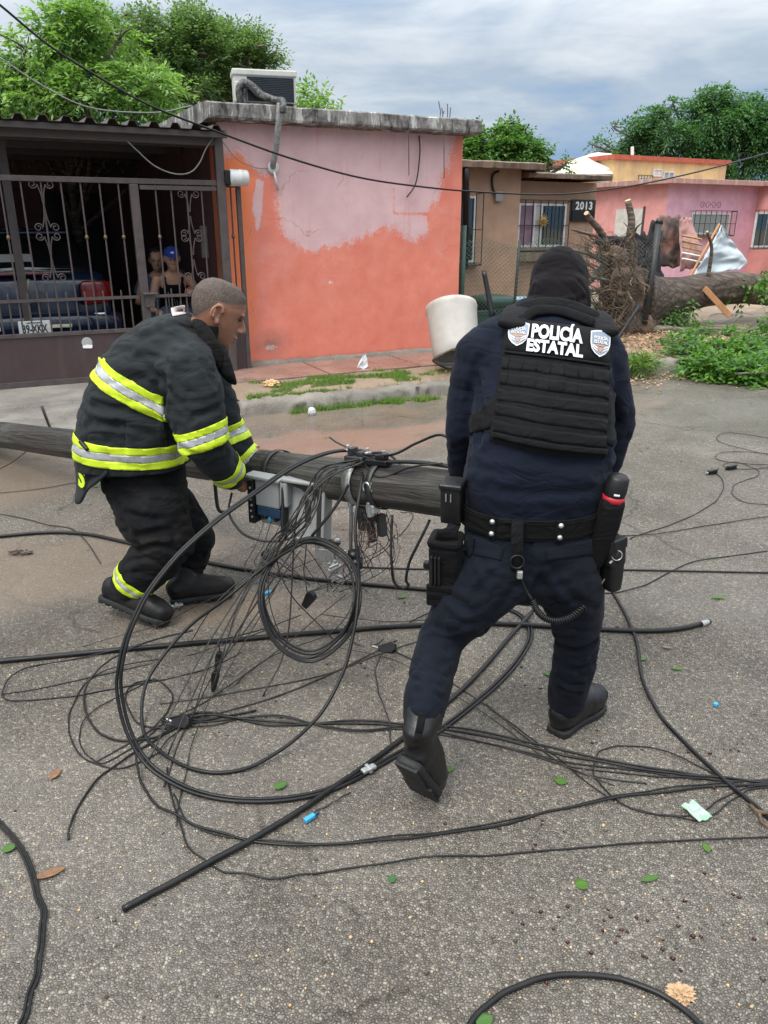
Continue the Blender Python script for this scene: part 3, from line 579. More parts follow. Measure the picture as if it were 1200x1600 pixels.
slab_run('driveway', MAT['apron'], [(.95, 7.5, 2.10, 8.62, .105, .11), (-.42, 7.5, .95, 8.62, .10, .11), (-1.8, 7.5, -.42, 8.62, .10, .11), (-3.4, 7.5, -1.8, 8.62, .1, .11),
   (.35, 6.5, 1.92, 7.5, .055, .10), (-.9, 6.5, .35, 7.5, .07, .098), (-2.2, 6.5, -.9, 7.5, .06, .098), (-3.6, 6.5, -2.2, 7.5, .06, .1)])
mb = MB(xf=ssm); mb.box((-9, 8.62, -.045), (2.45, 16, .105)); struct(mb.build('carport_floor', MAT['apron']))
mb = MB(xf=ssm); mb.grid(lambda a, b: Vector((5.62 + a * 34, 7.76 + b * 22, .085 + .03 * fbm(5.62 + a * 34, 7.76 + b * 22, 1.1, 4, 8.))), 200, 130)
struct(mb.build('yard', MAT['dirt'], smooth=True))
# ------------------------------------------------------------------ pink house
HB = S(4.0, VW, .1); house = thing('pink_house', 'small flat roofed house with faded coral pink front wall, beside the barred carport', 'house', HB)
U0, U1, ZT = 2.46, 5.46, 2.64
nu, nv = 230, 200; vs = []; fade = []; orn = []; grime = []; chip = []
def inpoly(x, y, poly):
    c = False; n = len(poly)
    for i in range(n):
        x0, y0 = poly[i]; x1, y1 = poly[(i + 1) % n]
        if (y0 > y) != (y1 > y) and x < (x1 - x0) * (y - y0) / (y1 - y0) + x0: c = not c
    return c
def zp(pts): return [uvz(W(350 + a / 2.667, 80 + b / 2.667, VW))[::2] for a, b in pts]   # paint edges, measured on the wall plane
P_FADE = zp([(-60, 280), (985, 280), (935, 500), (905, 520), (895, 640), (840, 655), (850, 760), (800, 800), (735, 745), (640, 735), (600, 790), (555, 775), (545, 800), (440, 810), (400, 830), (350, 820), (250, 800), (232, 740), (228, 560), (200, 500), (150, 520), (115, 470), (95, 430), (30, 430), (-60, 470)])
P_CORE = zp([(240, 420), (700, 420), (700, 690), (600, 740), (300, 790), (245, 770)])
P_DRIP = zp([(135, 530), (165, 540), (160, 640), (150, 745), (135, 750), (118, 640)])
P_ORN = zp([(-60, 430), (110, 430), (125, 900), (110, 1300), (-60, 1300)])
P_PATCHEDGE = zp([(705, 565), (712, 565), (712, 672), (895, 672), (895, 682), (705, 682)])
def soft(u, z, poly, rad=.05):
    c = 0
    for k in range(9): c += inpoly(u + rad * (k % 3 - 1), z + rad * (k // 3 - 1), poly)
    return c / 9
for j in range(nv + 1):
    for i in range(nu + 1):
        u = U0 + (U1 - U0) * i / nu; z = .1 + (ZT - .1) * j / nv
        wv = mnoise.noise(Vector((u * 3, z * 3, 1.))) * .05; w2 = mnoise.noise(Vector((u * 11, z * 11, 5.))) * .03
        vs.append(Vector((u, VW + .006 * mnoise.fractal(Vector((u * 2, z * 2, 4)), 1., 2., 3), z)))
        f = soft(u + wv + w2, z + wv * 1.2 - w2 + .05 * mnoise.noise(Vector((u * 14, z * 2, 8))), P_FADE, .06); f = max(f * (1.0 if soft(u, z, P_CORE, .1) > .3 else .93), .95 * soft(u + w2 * .5, z, P_DRIP, .012)) - soft(u, z, P_PATCHEDGE, .01) * .7
        low = mnoise.fractal(Vector((u * 2.2, z * 2.2, 7.)), 1., 2., 4)
        if z > .4: f += max(0, low) * .16 * (1.5 - abs(z - 1.2))
        fade.append(f); orn.append(min(1, soft(u + wv, z, P_ORN, .06) + .0)); 
        g0 = .85 * max(0, 1 - math.hypot((u - 2.95) / .28, (z - .34) / .2)) + .8 * max(0, 1 - (z - .1) / .09) + .35 * max(0, (z - 2.35) / .29) * (.5 + .5 * mnoise.noise(Vector((u * 6, 0, z))))
        grime.append(max(0, min(.9, g0))); chip.append(.95 * max(0, 1 - math.hypot((u - 2.93) / .16, (z - .30) / .06)) + .8 * max(0, 1 - abs(z - .135) / .03) * (mnoise.noise(Vector((u * 5, 3, 0))) > -.1) + (.6 if (abs(u - 3.7) < .03 and abs(z - 1.0) < .02) else 0))
mb = MB(xf=ssm); mb.v = vs; mb.f = [(j * (nu + 1) + i, j * (nu + 1) + i + 1, (j + 1) * (nu + 1) + i + 1, (j + 1) * (nu + 1) + i) for j in range(nv) for i in range(nu)]
wl = mb.build('front_wall', MAT['pinkwall'], house, smooth=True)
for nm, dat in (('fade', fade), ('orange', orn), ('grime', grime), ('chip', chip)):
    at = wl.data.attributes.new(nm, 'FLOAT', 'POINT'); at.data.foreach_set('value', np.array(dat, dtype=np.float32))
MB(xf=ssm).box((U0 + .002, VW + .02, .0), (U0 + .16, VW + .36, ZT)).build('corner_return', MAT['orange'], house)
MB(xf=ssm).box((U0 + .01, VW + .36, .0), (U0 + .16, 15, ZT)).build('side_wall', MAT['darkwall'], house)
MB(xf=ssm).box((U1 - .15, VW + .02, .0), (U1 - .001, 15, ZT)).build('side_wall', MAT['orange'], house, label='coral side wall away from the carport')
MB(xf=ssm).box((U0 + .1, 14.85, .0), (U1 - .1, 15, ZT - .01)).build('back_wall', MAT['orange'], house)
rough_strip(U0 + .2, U1 + .02, [(VW - .05, .05), (VW - .045, .135), (VW - .02, .15), (VW + .01, .155)], 100, .02, 6., 1.).build('plinth', MAT['kerb'], house, smooth=True)
sp_ = [(VW + .1, ZT - .02), (VW - .19, ZT + .0), (VW - .20, ZT + .02), (VW - .20, ZT + .135), (VW - .18, ZT + .15), (VW + .1, ZT + .16), (15.1, ZT + .16), (15.1, ZT)]
rough_strip(U0 - .14, U1 + .13, sp_[:6] + [(VW + 1., ZT + .165), (VW + 3., ZT + .17), (15.1, ZT + .17), (15.1, ZT - .01)], 150, .013, 5., 2.).build('roof_slab', MAT['slab'], house, smooth=False)
# upstand of the roof at the carport side, rebar stubs
for k, (du, h) in enumerate(((0, .22), (.07, .16), (.1, .2), (.17, .17), (.03, .12))):
    p = S(5.28 + du, VW + .25 + .06 * (k % 2), ZT + .16); MB().tube([p, p + Vector((.005, 0, h * .5)), p + Vector((.01 * (k - 2), .01, h))], .006, 5).build('rebar', MAT['iron'], house)
# air-conditioner line set: wrapped hose down the wall, wall ring, drain tail
pr = W(426, 262, VW); hose = spline([W(437, 162, VW - .24), W(436, 180, VW - .25), W(434, 205, VW - .22), W(431, 235, VW - .14), W(427, 255, VW - .07), pr + Vector(SV) * -.01], 6)
MB().tube(hose, .032, 10).build('hose', MAT['tape'], house, smooth=True)
ringm = frame(pr, SU, -SV)
MB().lathe([(.02, .035), (.062, .034), (.066, .025), (.066, .003)], ringm, 20).build('wall_ring', MAT['plaswhite'], house, smooth=True)
MB().tube([pr + Vector((0, 0, -.03)) - Vector(SV) * .04, W(431, 282, VW - .05), W(435, 298, VW - .02)], .012, 7).build('drain_pipe', MAT['plaswhite'], house, smooth=True)
for i_, (a_, b_) in enumerate((((638, 190), (639, 274)), ((693, 195), (694, 278)))):
    q = [W(*a_, VW - .21), W(*b_, VW - .03)]; MB().tube([q[0], q[0].lerp(q[1], .5) + Vector((0, -.02, 0)), q[1]], .006, 5).build('loose_wire', MAT['greywire'], house)
tag(MB().tube(spline([W(655, 212, VW - .03), W(656, 240, VW - .05), W(650, 285, VW - .06), W(636, 308, VW - .05)], 8), .008, 6).build('hanging_wire', MAT['wire'], smooth=True), 'short black wire hanging loose from the roof edge down the coral wall', 'wire')
tag(MB().tube(spline([W(348, 222, VW - .1), W(372, 250, VW - .06), W(400, 262, VW - .03), W(418, 263, VW - .02)], 8), .004, 5).build('thin_cable', MAT['cablegrey'], smooth=True), 'thin pale cable drooping from the gate post to the white wall ring', 'cable')
# ------------------------------------------------------------------ air conditioner on the roof
ab = S(3.05, 8.80, ZT + .165); ac = thing('air_conditioner', 'cream air conditioner condenser with dark back grille on the pink house roof', 'air conditioner', ab)
am = Matrix.Translation(ab) @ Matrix.Rotation(SA - R(13), 4, 'Z')
w2, d2, h2 = .325, .13, .33
MB().rbox((-w2, -d2, .03), (w2, d2, h2), .018, am).build('case', MAT['acwhite'], ac, smooth=False)
MB().rbox((-w2 - .012, -d2 - .012, h2 - .05), (w2 + .012, d2 + .012, h2 + .012), .012, am).build('lid', MAT['acwhite'], ac)
for x in (-.25, .25): MB().box((x - .04, -d2 + .01, -.01), (x + .04, d2 - .01, .035), am).build('foot', MAT['blackpl'], ac)
gb = MB().box((-w2 + .14, -d2 - .006, .045), (w2 - .025, -d2 + .002, h2 - .06), am).build('grille', MAT['acfin'], ac)
for k in range(14):
    z = .050 + k * .0163; MB().box((-w2 + .142, -d2 - .014, z), (w2 - .027, -d2 - .005, z + .009), am).build('louvre', MAT['acfin'], gb)
MB().rbox((-w2 + .01, -d2 - .02, .1), (-w2 + .06, -d2 + .002, .22), .006, am).build('valve_cover', MAT['plaswhite'], ac)
hz = am @ Vector((-w2 + .06, -d2 - .03, .05))
HT = [(-.27, -.19, .02), (-.28, -.20, .14), (-.23, -.21, .20), (-.16, -.22, .17), (-.08, -.24, .10), (.02, -.29, .055), (.10, -.33, .03), (.14, -.40, .02), (.135, -.47, -.03), (.13, -.48, -.1)]
for k, (r_, off) in enumerate(((.036, (0, 0, 0)), (.026, (.05, .02, -.03)), (.022, (.03, .05, .02)))):
    pts = [am @ Vector((x + off[0] * (1 if i < 5 else .2), y + off[1], z + off[2] * (1 if i < 5 else .2))) for i, (x, y, z) in enumerate(HT[:-1 if k else None])]
    tag(MB().tube(spline(pts, 6), r_, 9).build('pipe_run', MAT['lag'], smooth=True), ('thick', 'middle', 'thinnest')[k] + ' black foam wrapped pipe looping from the rooftop air conditioner', 'pipe', 'air conditioner pipes')
# ------------------------------------------------------------------ carport
cb = S(0, 8.5, .1); cp = thing('carport', 'dark carport with corrugated sheet roof beside the pink house', 'carport', cb)
ZC = 2.50
for k in range(8):          # corrugated sheets
    u0 = 2.42 - (k + 1) * .98; mb = MB(xf=ssm); prof = []
    for r in range(5):
        ub = u0 + r * .2
        prof += [(ub, 0), (ub + .05, .0), (ub + .075, .045), (ub + .125, .045), (ub + .15, 0)]
    prof.append((u0 + 1.0, 0)); zz = .004 * (k % 2)
    n = len(prof)
    for (v, dz) in ((8.22, 0.), (11.5, .1), (14.8, .2)): mb.v += [Vector((u, v, ZC + dz + z + zz)) for u, z in prof]
    mb.f = [(r * n + i, r * n + i + 1, (r + 1) * n + i + 1, (r + 1) * n + i) for r in range(2) for i in range(n - 1)]
    mb.build('roof_sheet', MAT['rib' if k % 3 == 9 else 'carport'], cp, solid=.004)
for v, z0, h in ((8.42, 2.375, .085), (8.95, 2.40, .08), (10.2, 2.43, .08), (11.8, 2.48, .08), (13.4, 2.53, .08)):
    MB(xf=ssm).box((-5.5, v - .03, z0), (2.445, v + .03, z0 + h)).build('beam', MAT['iron'], cp, bevel=.006)
MB(xf=ssm).box((-5.5, 8.27, 2.44), (2.46, 8.31, 2.495)).build('front_purlin', MAT['iron'], cp, bevel=.005)
for u in (.42, -2.2): MB(xf=ssm).box((u - .04, 9.0, .1), (u + .04, 9.08, 2.4)).build('inner_post', MAT['iron'], cp)
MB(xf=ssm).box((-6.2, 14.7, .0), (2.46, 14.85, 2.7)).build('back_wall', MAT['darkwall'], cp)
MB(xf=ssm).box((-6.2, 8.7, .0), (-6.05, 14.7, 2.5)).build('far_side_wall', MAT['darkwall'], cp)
MB(xf=ssm).box((1.15, 14.6, .1), (2.1, 14.69, 2.15)).build('back_door', MAT['blackpl'], cp)
# ------------------------------------------------------------------ gate
VG = 8.42; gt = thing('barred_gate', 'brown iron gate with vertical bars, scrollwork and solid lower sheet in front of the car', 'gate', S(0, VG, .1))
def gu(px, py=300, v=VG): return uvz(W(px, py, v))
ztop = gu(100, 281)[2]; zmid = gu(100, 468)[2]; zpan = gu(100, 521)[2]; zbot = .115
uA = 1.52; uP = gu(352, 400)[0]; 
MB(xf=ssm).box((-3.2, VG - .022, ztop - .02), (uP, VG + .022, ztop + .03)).build('top_rail', MAT['iron'], gt, bevel=.004)
MB(xf=ssm).box((-3.2, VG - .016, zmid - .014), (uA - .05, VG + .016, zmid + .014)).build('mid_rail', MAT['iron'], gt)
pn = MB(xf=ssm).box((-3.2, VG - .012, zbot), (uA - .04, VG + .012, zpan)).build('lower_sheet', MAT['panel'], gt)
MB(xf=ssm).box((-3.2, VG - .026, zpan - .02), (uA - .04, VG + .02, zpan + .018)).build('sheet_rail', MAT['iron'], gt, bevel=.003)
MB(xf=ssm).box((-3.2, VG - .026, zbot - .01), (uA - .04, VG + .02, zbot + .05)).build('bottom_rail', MAT['iron'], gt, bevel=.003)
lm = frame(W(136, 535, VG - .014), SU, -SV)
MB().lathe([(.0, .004), (.05, .004), (.052, .0)], lm, 24).build('round_sticker', MAT['paper'], pn)
MB().add([lm @ Vector(p) for p in ((-.045, -.055, .0055), (.04, -.06, .0055), (.05, -.028, .0055), (.0, -.02, .0055), (-.048, -.03, .0055))], [(0, 1, 2, 3, 4)]).build('torn_label', MAT['white'], pn)
barm = MB().tube([(0, 0, 0), (0, 0, ztop - zpan)], .0085, 6).build('bar', MAT['iron'], gt, base=Vector((0, 0, 0))); first = True
picm = MB().tube([(0, 0, 0), (0, 0, zmid - zpan + .05)], [.008, .008], 6); picm.tube([(0, 0, zmid - zpan + .05), (0, 0, zmid - zpan + .075)], [.009, .002], 6)
pico = picm.build('picket', MAT['iron'], gt, base=Vector((0, 0, 0))); pfirst = True
knob = MB().lathe([(.004, -.025), (.012, -.02), (.019, -.008), (.019, .008), (.012, .02), (.004, .025)], Matrix.Identity(4), 10).build('knob', MAT['brass'], gt, base=Vector((0, 0, 0)), smooth=True); kfirst = True
def put(src, flag, p):
    rel = p - BASE[gt.name]
    if flag: src.location = rel; return False
    copy_part(src, gt, rel); return False
def curl(mb, c, r, turns, sx, sz, start=0.):
    pts = []
    for k in range(26):
        t = k / 25; a = start + turns * 2 * math.pi * t; rr = r * (1 - .72 * t)
        pts.append(c + Vector(SU) * (sx * rr * math.cos(a)) + Vector((0, 0, sz * rr * math.sin(a))))
    mb.tube(pts, .0055, 5)
def scroll(uc, zc, vplane=VG):
    mb = MB(xf=None); c = S(uc, vplane - .008, zc)
    for sx in (-1, 1):
        for sz in (-1, 1):
            e = c + Vector(SU) * (sx * .075) + Vector((0, 0, sz * .19)); curl(mb, e, .04, 1.35, sx, sz, math.pi)
            mb.tube(spline([e + Vector(SU) * (-sx * .04), c + Vector(SU) * (sx * .012) + Vector((0, 0, sz * .10)), c + Vector(SU) * (sx * .005) + Vector((0, 0, sz * .02))], 6), .0055, 5)
    mb.build('scroll', MAT['iron'], gt)
sp = .1745; u = uA - .14; idx = 0; zk = gu(100, 371)[2]
while u > -3.1:
    first = put(barm, first, S(u, VG, zpan))
    if idx % 6 in (0, 1, 2): kfirst = put(knob, kfirst, S(u, VG, zk))
    if idx % 6 == 4: scroll(u, zk + .28); scroll(u, zk - .18)
    pfirst = put(pico, pfirst, S(u - sp / 2, VG, zpan)); u -= sp; idx += 1
# door leaf
MB(xf=ssm).box((uA - .04, VG - .03, zbot), (uA + .045, VG + .03, ztop - .022)).build('gate_post', MAT['iron'], gt, bevel=.006)
MB(xf=ssm).box((uA + .06, VG - .018, zmid - .014), (uP - .05, VG + .018, zmid + .014)).build('door_mid_rail', MAT['iron'], gt)
MB(xf=ssm).box((uA + .06, VG - .018, ztop - .07), (uP - .05, VG + .018, ztop - .03)).build('door_top_rail', MAT['iron'], gt)
MB(xf=ssm).box((uA + .06, VG - .010, zbot), (uP - .05, VG + .012, zpan)).build('door_sheet', MAT['panel'], gt)
nb = 4
for k in range(nb):
    uu = uA + .06 + (uP - uA - .11) * (k + 1) / (nb + 1); put(barm, False, S(uu, VG, zpan - .02)); put(pico, False, S(uu - .09, VG, zpan))
    if k in (0,): put(knob, False, S(uu, VG, zk))
scroll(uA + .06 + (uP - uA - .11) * .62, zk + .22); scroll(uA + .06 + (uP - uA - .11) * .62, zk - .2)
lk = W(232, 460, VG - .03); lkm = frame(lk, SU, (0, 0, 1))
MB().rbox((-.04, -.04, -.13), (.05, .03, .02), .008, lkm).build('lock_box', MAT['iron'], gt)
MB().rbox((-.06, -.07, .0), (.09, -.02, .02), .006, lkm).build('latch_plate', MAT['iron'], gt)
# post and narrow fixed panel by the wall
MB(xf=ssm).box((uP - .045, VG - .04, .1), (uP + .045, VG + .04, 2.47)).build('corner_post', MAT['iron'], gt, bevel=.006)
uQ = gu(384, 500, VG + .06)[0] 
MB(xf=ssm).box((uQ - .02, VG + .04, .1), (uQ + .025, VG + .085, ztop)).build('side_stile', MAT['iron'], gt)
MB(xf=ssm).box((uP + .045, VG + .045, ztop - .03), (uQ - .02, VG + .08, ztop - .005)).build('side_rail', MAT['iron'], gt)
MB(xf=ssm).box((uP + .045, VG + .05, .1), (uQ - .02, VG + .075, zpan + .1)).build('side_sheet', MAT['panel'], gt)
put(barm, False, S((uP + uQ) / 2 + .02, VG + .06, zpan)); put(knob, False, S((uP + uQ) / 2 + .02, VG + .06, zk))
MB(xf=ssm).box((uP - .19, VG + .22, 1.30), (uP - .12, VG + .28, 1.62)).build('hinge_box', MAT['iron'], gt)
# ------------------------------------------------------------------ white can lamp on the post
pc = W(371, 278, VG - .02); cmx = frame(pc, (0, 0, 1), SU)
lamp = thing('can_light', 'white drum light fitting on top of the brown gate post', 'light', pc)
MB().lathe([(.02, -.02), (.078, -.015), (.082, .0), (.080, .085), (.084, .09), (.084, .1), (.080, .105), (.078, .165), (.07, .178), (.0, .18)], Matrix.Translation(-Vector(SU) * .07) @ cmx, 24).build('shade', MAT['plaswhite'], lamp, smooth=True)
MB().rbox((-.07, -.045, -.055), (.07, .045, .012), .01, Matrix.Translation(-Vector(SU) * .09) @ cmx).build('bracket', MAT['blackpl'], lamp)
# ------------------------------------------------------------------ tan house
VT = 11.0; VT2 = 11.25
def wu(px, py, v): return uvz(W(px, py, v))
def wrect(mb, px0, py0, px1, py1, v, d0, d1):
    """box on a street-parallel wall plane v; d0..d1 depth towards the viewer"""
    a = wu(px0, (py0 + py1) / 2, v); b = wu(px1, (py0 + py1) / 2, v); zt = wu((px0 + px1) / 2, py0, v)[2]; zb = wu((px0 + px1) / 2, py1, v)[2]
    mb.box((min(a[0], b[0]), v - d1, zb), (max(a[0], b[0]), v - d0, zt)); return min(a[0], b[0]), max(a[0], b[0]), zb, zt
uc = wu(812, 320, VT)[0]; ur = wu(929, 330, VT2)[0]
th = thing('tan_house', 'tan plastered house with barred windows behind the wire fence', 'house', S(8.2, VT, .1))
MB(xf=ssm).box((5.75, VT, .0), (uc, VT + 5, 2.48)).build('wall', MAT['tan'], th)
MB(xf=ssm).box((uc + .001, VT2, .0), (ur, VT2 + 4.7, 2.33)).build('wing_wall', MAT['tan'], th)
za = wu(780, 256, VT - .35)[2]
def eave(name, u0, u1, v0, v1, z, h, sag=0.):
    rough_strip(u0, u1, [(v0 + .05, z - .01), (v0, z), (v0 - .01, z + h), (v0 + .06, z + h + .02), (v1, z + h + .06), (v1, z)], 60, .012, 5., u0).build(name, MAT['fascia'], th)
eave('roof', 5.9, wu(853, 262, VT - .35)[0], VT - .35, VT + 5.2, za - .06, .085)
eave('wing_roof', uc + .05, wu(957, 274, VT2 - .4)[0], VT2 - .4, VT2 + 4.8, wu(900, 276, VT2 - .4)[2] - .03, .06)
def window(parent, px0, py0, px1, py1, v, nbars, mull=(), glassm='glassd', sill=True, bars='blackiron', proud=.06, curt=None):
    f = MB(xf=ssm); u0, u1, z0, z1 = wrect(f, px0, py0, px1, py1, v, -.02, .015); f = MB(xf=ssm)
    t = .035
    for a, b in (((u0, z0), (u1, z0 + t)), ((u0, z1 - t), (u1, z1)), ((u0, z0 + t), (u0 + t, z1 - t)), ((u1 - t, z0 + t), (u1, z1 - t))):
        f.box((a[0], v - .03, a[1]), (b[0], v + .02, b[1]))
    for m_ in mull: um = u0 + (u1 - u0) * m_; f.box((um - .016, v - .026, z0 + t), (um + .016, v + .018, z1 - t))
    win = f.build('window', MAT['alum'], parent)
    edges = [0] + list(mull) + [1]
    for i, (a, b) in enumerate(zip(edges, edges[1:])):
        MB(xf=ssm).box((u0 + (u1 - u0) * a + .018, v - .012, z0 + .02), (u0 + (u1 - u0) * b - .018, v - .004, z1 - .02)).build('pane', MAT[glassm if not (curt and i in curt) else curt[i]], win)
    if sill: MB(xf=ssm).box((u0 - .06, v - .10, z0 - .05), (u1 + .06, v - .001, z0 - .003)).build('sill', MAT['fascia'], win)
    if nbars:
        vb = v - proud; gr = MB(xf=ssm)
        for z in (z0 - .04, z1 + .05, z0 + (z1 - z0) * .5): gr.box((u0 - .05, vb - .007, z - .007), (u1 + .05, vb + .007, z + .007))
        for k in range(nbars + 1): uu = u0 - .05 + (u1 - u0 + .1) * k / nbars; gr.box((uu - .006, vb - .006, z0 - .04), (uu + .006, vb + .006, z1 + .05))
        for uu in (u0 - .045, u1 + .045):
            for z in (z0 - .03, z1 + .04): gr.box((uu - .006, vb, z - .006), (uu + .006, v, z + .006))
        gr.build('window_bars', MAT[bars], win)
    return u0, u1, z0, z1
w1 = window(th, 808, 318, 882, 386, VT2, 7, (.33, .48), curt={0: 'curtain', 1: 'curtainw'})
window(th, 716, 306, 741, 410, VT, 3, (.45,), proud=.16)
MB(xf=ssm).box((w1[0] - .12, VT2 - .13, w1[2] - .22), (w1[1] + .35, VT2 - .002, w1[2] - .08)).build('ledge', MAT['fascia'], th)
q = W(728, 330, VT - .19); MB().tube([W(728, 262, VT - .3), W(728, 285, VT - .24), W(727, 420, VT - .2)], .05, 8).build('downpipe', MAT['blackpl'], th, smooth=True)
q = W(778, 307, VT - .02); MB().rbox((-.07, -.05, -.075), (.07, .0, .075), .01, frame(q, SU, (0, 0, 1))).build('meter_box', MAT['boxgrey'], th)
MB().tube(spline([W(772, 303, VT - .04), W(769, 285, VT - .03), W(771, 272, VT - .03), W(780, 267, VT - .1)], 6), .018, 8).build('conduit', MAT['blackpl'], th, smooth=True)
# sun ornament on the window bars
sc_ = W(849, 345, VT2 - .09); sm = frame(sc_, SU, -SV); so_ = thing('sun_ornament', 'round gold sun ornament hung on the tan house window', 'ornament', sc_)
MB().lathe([(.0, .012), (.05, .012), (.062, .004), (.062, -.004), (.0, -.004)], sm, 20).build('face', MAT['gold'], so_, smooth=True)
for k in range(14):
    a = k * 2 * math.pi / 14; rm = sm @ Matrix.Rotation(a, 4, 'Z'); L = .14 if k % 2 else .115
    MB().prism([(.06, -.012), (.09, -.006 + .01 * (k % 2)), (L, .004), (.09, .014), (.06, .012)], -.003, .003, rm).build('ray', MAT['gold'], so_)
# house number board
sg = thing('house_number_sign', 'black board reading 2013 on the tan house wall beside the window', 'sign', W(910, 345, VT2))
su0, su1, sz0, sz1 = wrect(MB(), 891, 312, 928, 346, VT2, 0, .03)
MB(xf=ssm).box((su0, VT2 - .035, sz0), (su1, VT2 - .002, sz1)).build('board', MAT['signblack'], sg, bevel=.005)
MB(xf=ssm).box((su0 + .01, VT2 - .05, sz0 + .0), (su1 - .01, VT2 - .036, sz0 + (sz1 - sz0) * .5)).build('lower_plate', MAT['blackpl'], sg, bevel=.005)
for k, dg_ in enumerate('2013'):
    vs_, fs_ = text_polys(dg_, .17, bold=.006); c = Vector(((su0 + su1) / 2 + (k - 1.5) * .098, VT2 - .040, sz1 - .105))
    mb = MB(xf=ssm); mb.add([c + Vector((p.x, 0, p.y)) for p in vs_], fs_); mb.build('digit', MAT['white'], sg, solid=.004)
# ------------------------------------------------------------------ far pink house
VF = 14.6; pf0 = wu(1040, 330, VF)[0]
ph = thing('far_pink_house', 'low pink and lilac house with barred window behind the fallen trunk', 'house', S(pf0, VF, .1))
ztp = 2.58; pf1 = wu(1180, 330, VF)[0]
MB(xf=ssm).box((pf0, VF, .0), (pf1, VF + 5, ztp)).build('wall', MAT['farpink2'], ph)
MB(xf=ssm).box((pf0 - .004, VF + .006, .0), (pf0 + .1, VF + 4.9, ztp - .002)).build('side_wall', MAT['farpink'], ph)
MB(xf=ssm).box((pf1 + .002, VF - 1., .0), (pf1 + 5, VF + 5, ztp - .003)).build('wing_wall', MAT['farpink'], ph)
MB(xf=ssm).box((pf0 - .25, VF - .3, ztp), (pf1 + .1, VF + 5.2, ztp + .12)).build('roof_slab', MAT['farslab'], ph, bevel=.01)
MB(xf=ssm).box((pf1 - .15, VF - 1.3, ztp + .004), (pf1 + 5.2, VF + 5.1, ztp + .125)).build('roof_slab', MAT['farslab'], ph, bevel=.01)
window(ph, 1078, 333, 1138, 366, VF, 8, (.5,), glassm='glassp', proud=.18)
zc_ = wu(1110, 325, VF - .18); 
for k, dx in enumerate((-.28, -.1, .1, .28)): 
    mb = MB(); curl(mb, S(zc_[0] + dx, VF - .18, zc_[2] + .06), .09, 1.2, 1 if dx < 0 else -1, 1); mb.build('crest_scroll', MAT['blackiron'], ph)
window(ph, 1178, 332, 1215, 386, VF - 1., 5, (.5,), proud=.1)
fd = MB(); a = S(pf0 - .012, VF + .9, .2); MB(xf=ssm).box((pf0 - .03, VF + .7, .9), (pf0 - .002, VF + 1.65, 2.05)).build('shutter', MAT['curtainw'], ph)
MB(xf=ssm).box((pf0 - .045, VF + .66, .86), (pf0 - .003, VF + .70, 2.1)).build('shutter_frame', MAT['iron'], ph)
# low front wall before the pink house, in blocks
VL = 11.9; lw0, lw1 = wu(975, 440, VL)[0], wu(1260, 440, VL)[0]
lwz = wu(1130, 452, VL)[2]
lw = thing('low_block_wall', 'low stained block wall behind the fallen trunk', 'wall', S((lw0 + lw1) / 2, VL, .1))
nb_ = 9; hb = (lwz - .05) / 4
for r in range(4):
    for k in range(nb_ + (r % 2)):
        u0 = lw0 + (lw1 - lw0) * max(0, k - .5 * (r % 2)) / nb_; u1 = lw0 + (lw1 - lw0) * min(nb_, k + 1 - .5 * (r % 2)) / nb_
        jv = rnd.uniform(-.006, .006); MB(xf=ssm).box((u0 + .006, VL + jv, .05 + r * hb + .006), (u1 - .006, VL + .15, .05 + (r + 1) * hb - .004)).build('block', MAT['blockwall'], lw)
MB(xf=ssm).box((lw0, VL + .012, .05), (lw1, VL + .14, lwz - .01)).build('mortar', MAT['kerb'], lw)
MB(xf=ssm).box((wu(1105, 400, VL)[0], VL - .02, lwz + .002), (lw1, VL + .17, lwz + .25)).build('cap_plank', MAT['blockwall'], lw)
# ------------------------------------------------------------------ yellow house further back
yb = D(1000, 290, 25); yu, yv, _ = uvz(yb)
yh = thing('yellow_house', 'weathered yellow upper storey with peeling roof, behind the tan house', 'house', Vector((yb.x, yb.y, .0)))
yl = uvz(W(958, 270, yv))[0]; yr = uvz(W(1062, 270, yv))[0]; yt = uvz(W(1000, 251, yv))[2]
MB(xf=ssm).box((yl, yv, .0), (yr + 2, yv + 4, yt)).build('wall', MAT['yellow'], yh)
MB(xf=ssm).box((yl - .1, yv - .08, yt), (yr + 2.1, yv + 4.1, yt + .13)).build('coping', MAT['redbrick'], yh)
p0 = uvz(W(845, 273, yv - .5)); p1 = uvz(W(940, 243, yv + .5))
mb = MB(xf=ssm); zl = uvz(W(900, 268, yv))[2]
A_ = [W(838, 272, yv - .2), W(958, 272, yv - .2), W(956, 240, yv + 1.2), W(935, 238, yv + 1.2), W(900, 252, yv + 1.)]
bk = Vector(SV) * .25
MB().add(A_ + [p + bk for p in A_], [(0, 1, 2, 3, 4), (9, 8, 7, 6, 5)] + [(i, 5 + i, 5 + (i + 1) % 5, (i + 1) % 5) for i in range(5)]).build('sloping_roof', MAT['yroof'], yh)
MB(xf=ssm).box((uvz(W(838, 280, yv))[0], yv + .1, 0), (yl - .002, yv + 3.5, uvz(W(900, 278, yv))[2])).build('lower_wall', MAT['yellow'], yh)
window(yh, 931, 283, 962, 295, yv + .1, 0, (.72,), sill=False)
window(yh, 998, 277, 1016, 286, yv, 5, (), glassm='curtainw', sill=False, proud=.04)
window(yh, 1036, 268, 1053, 282, yv, 0, (.5,), glassm='glassp', sill=False)
window(yh, 1020, 264, 1034, 276, yv, 0, (), glassm='curtainw', sill=False)
MB().tube([W(988, 251, yv + 1), W(988, 229, yv + 1)], .05, 6).build('vent_pipe', MAT['white'], yh)
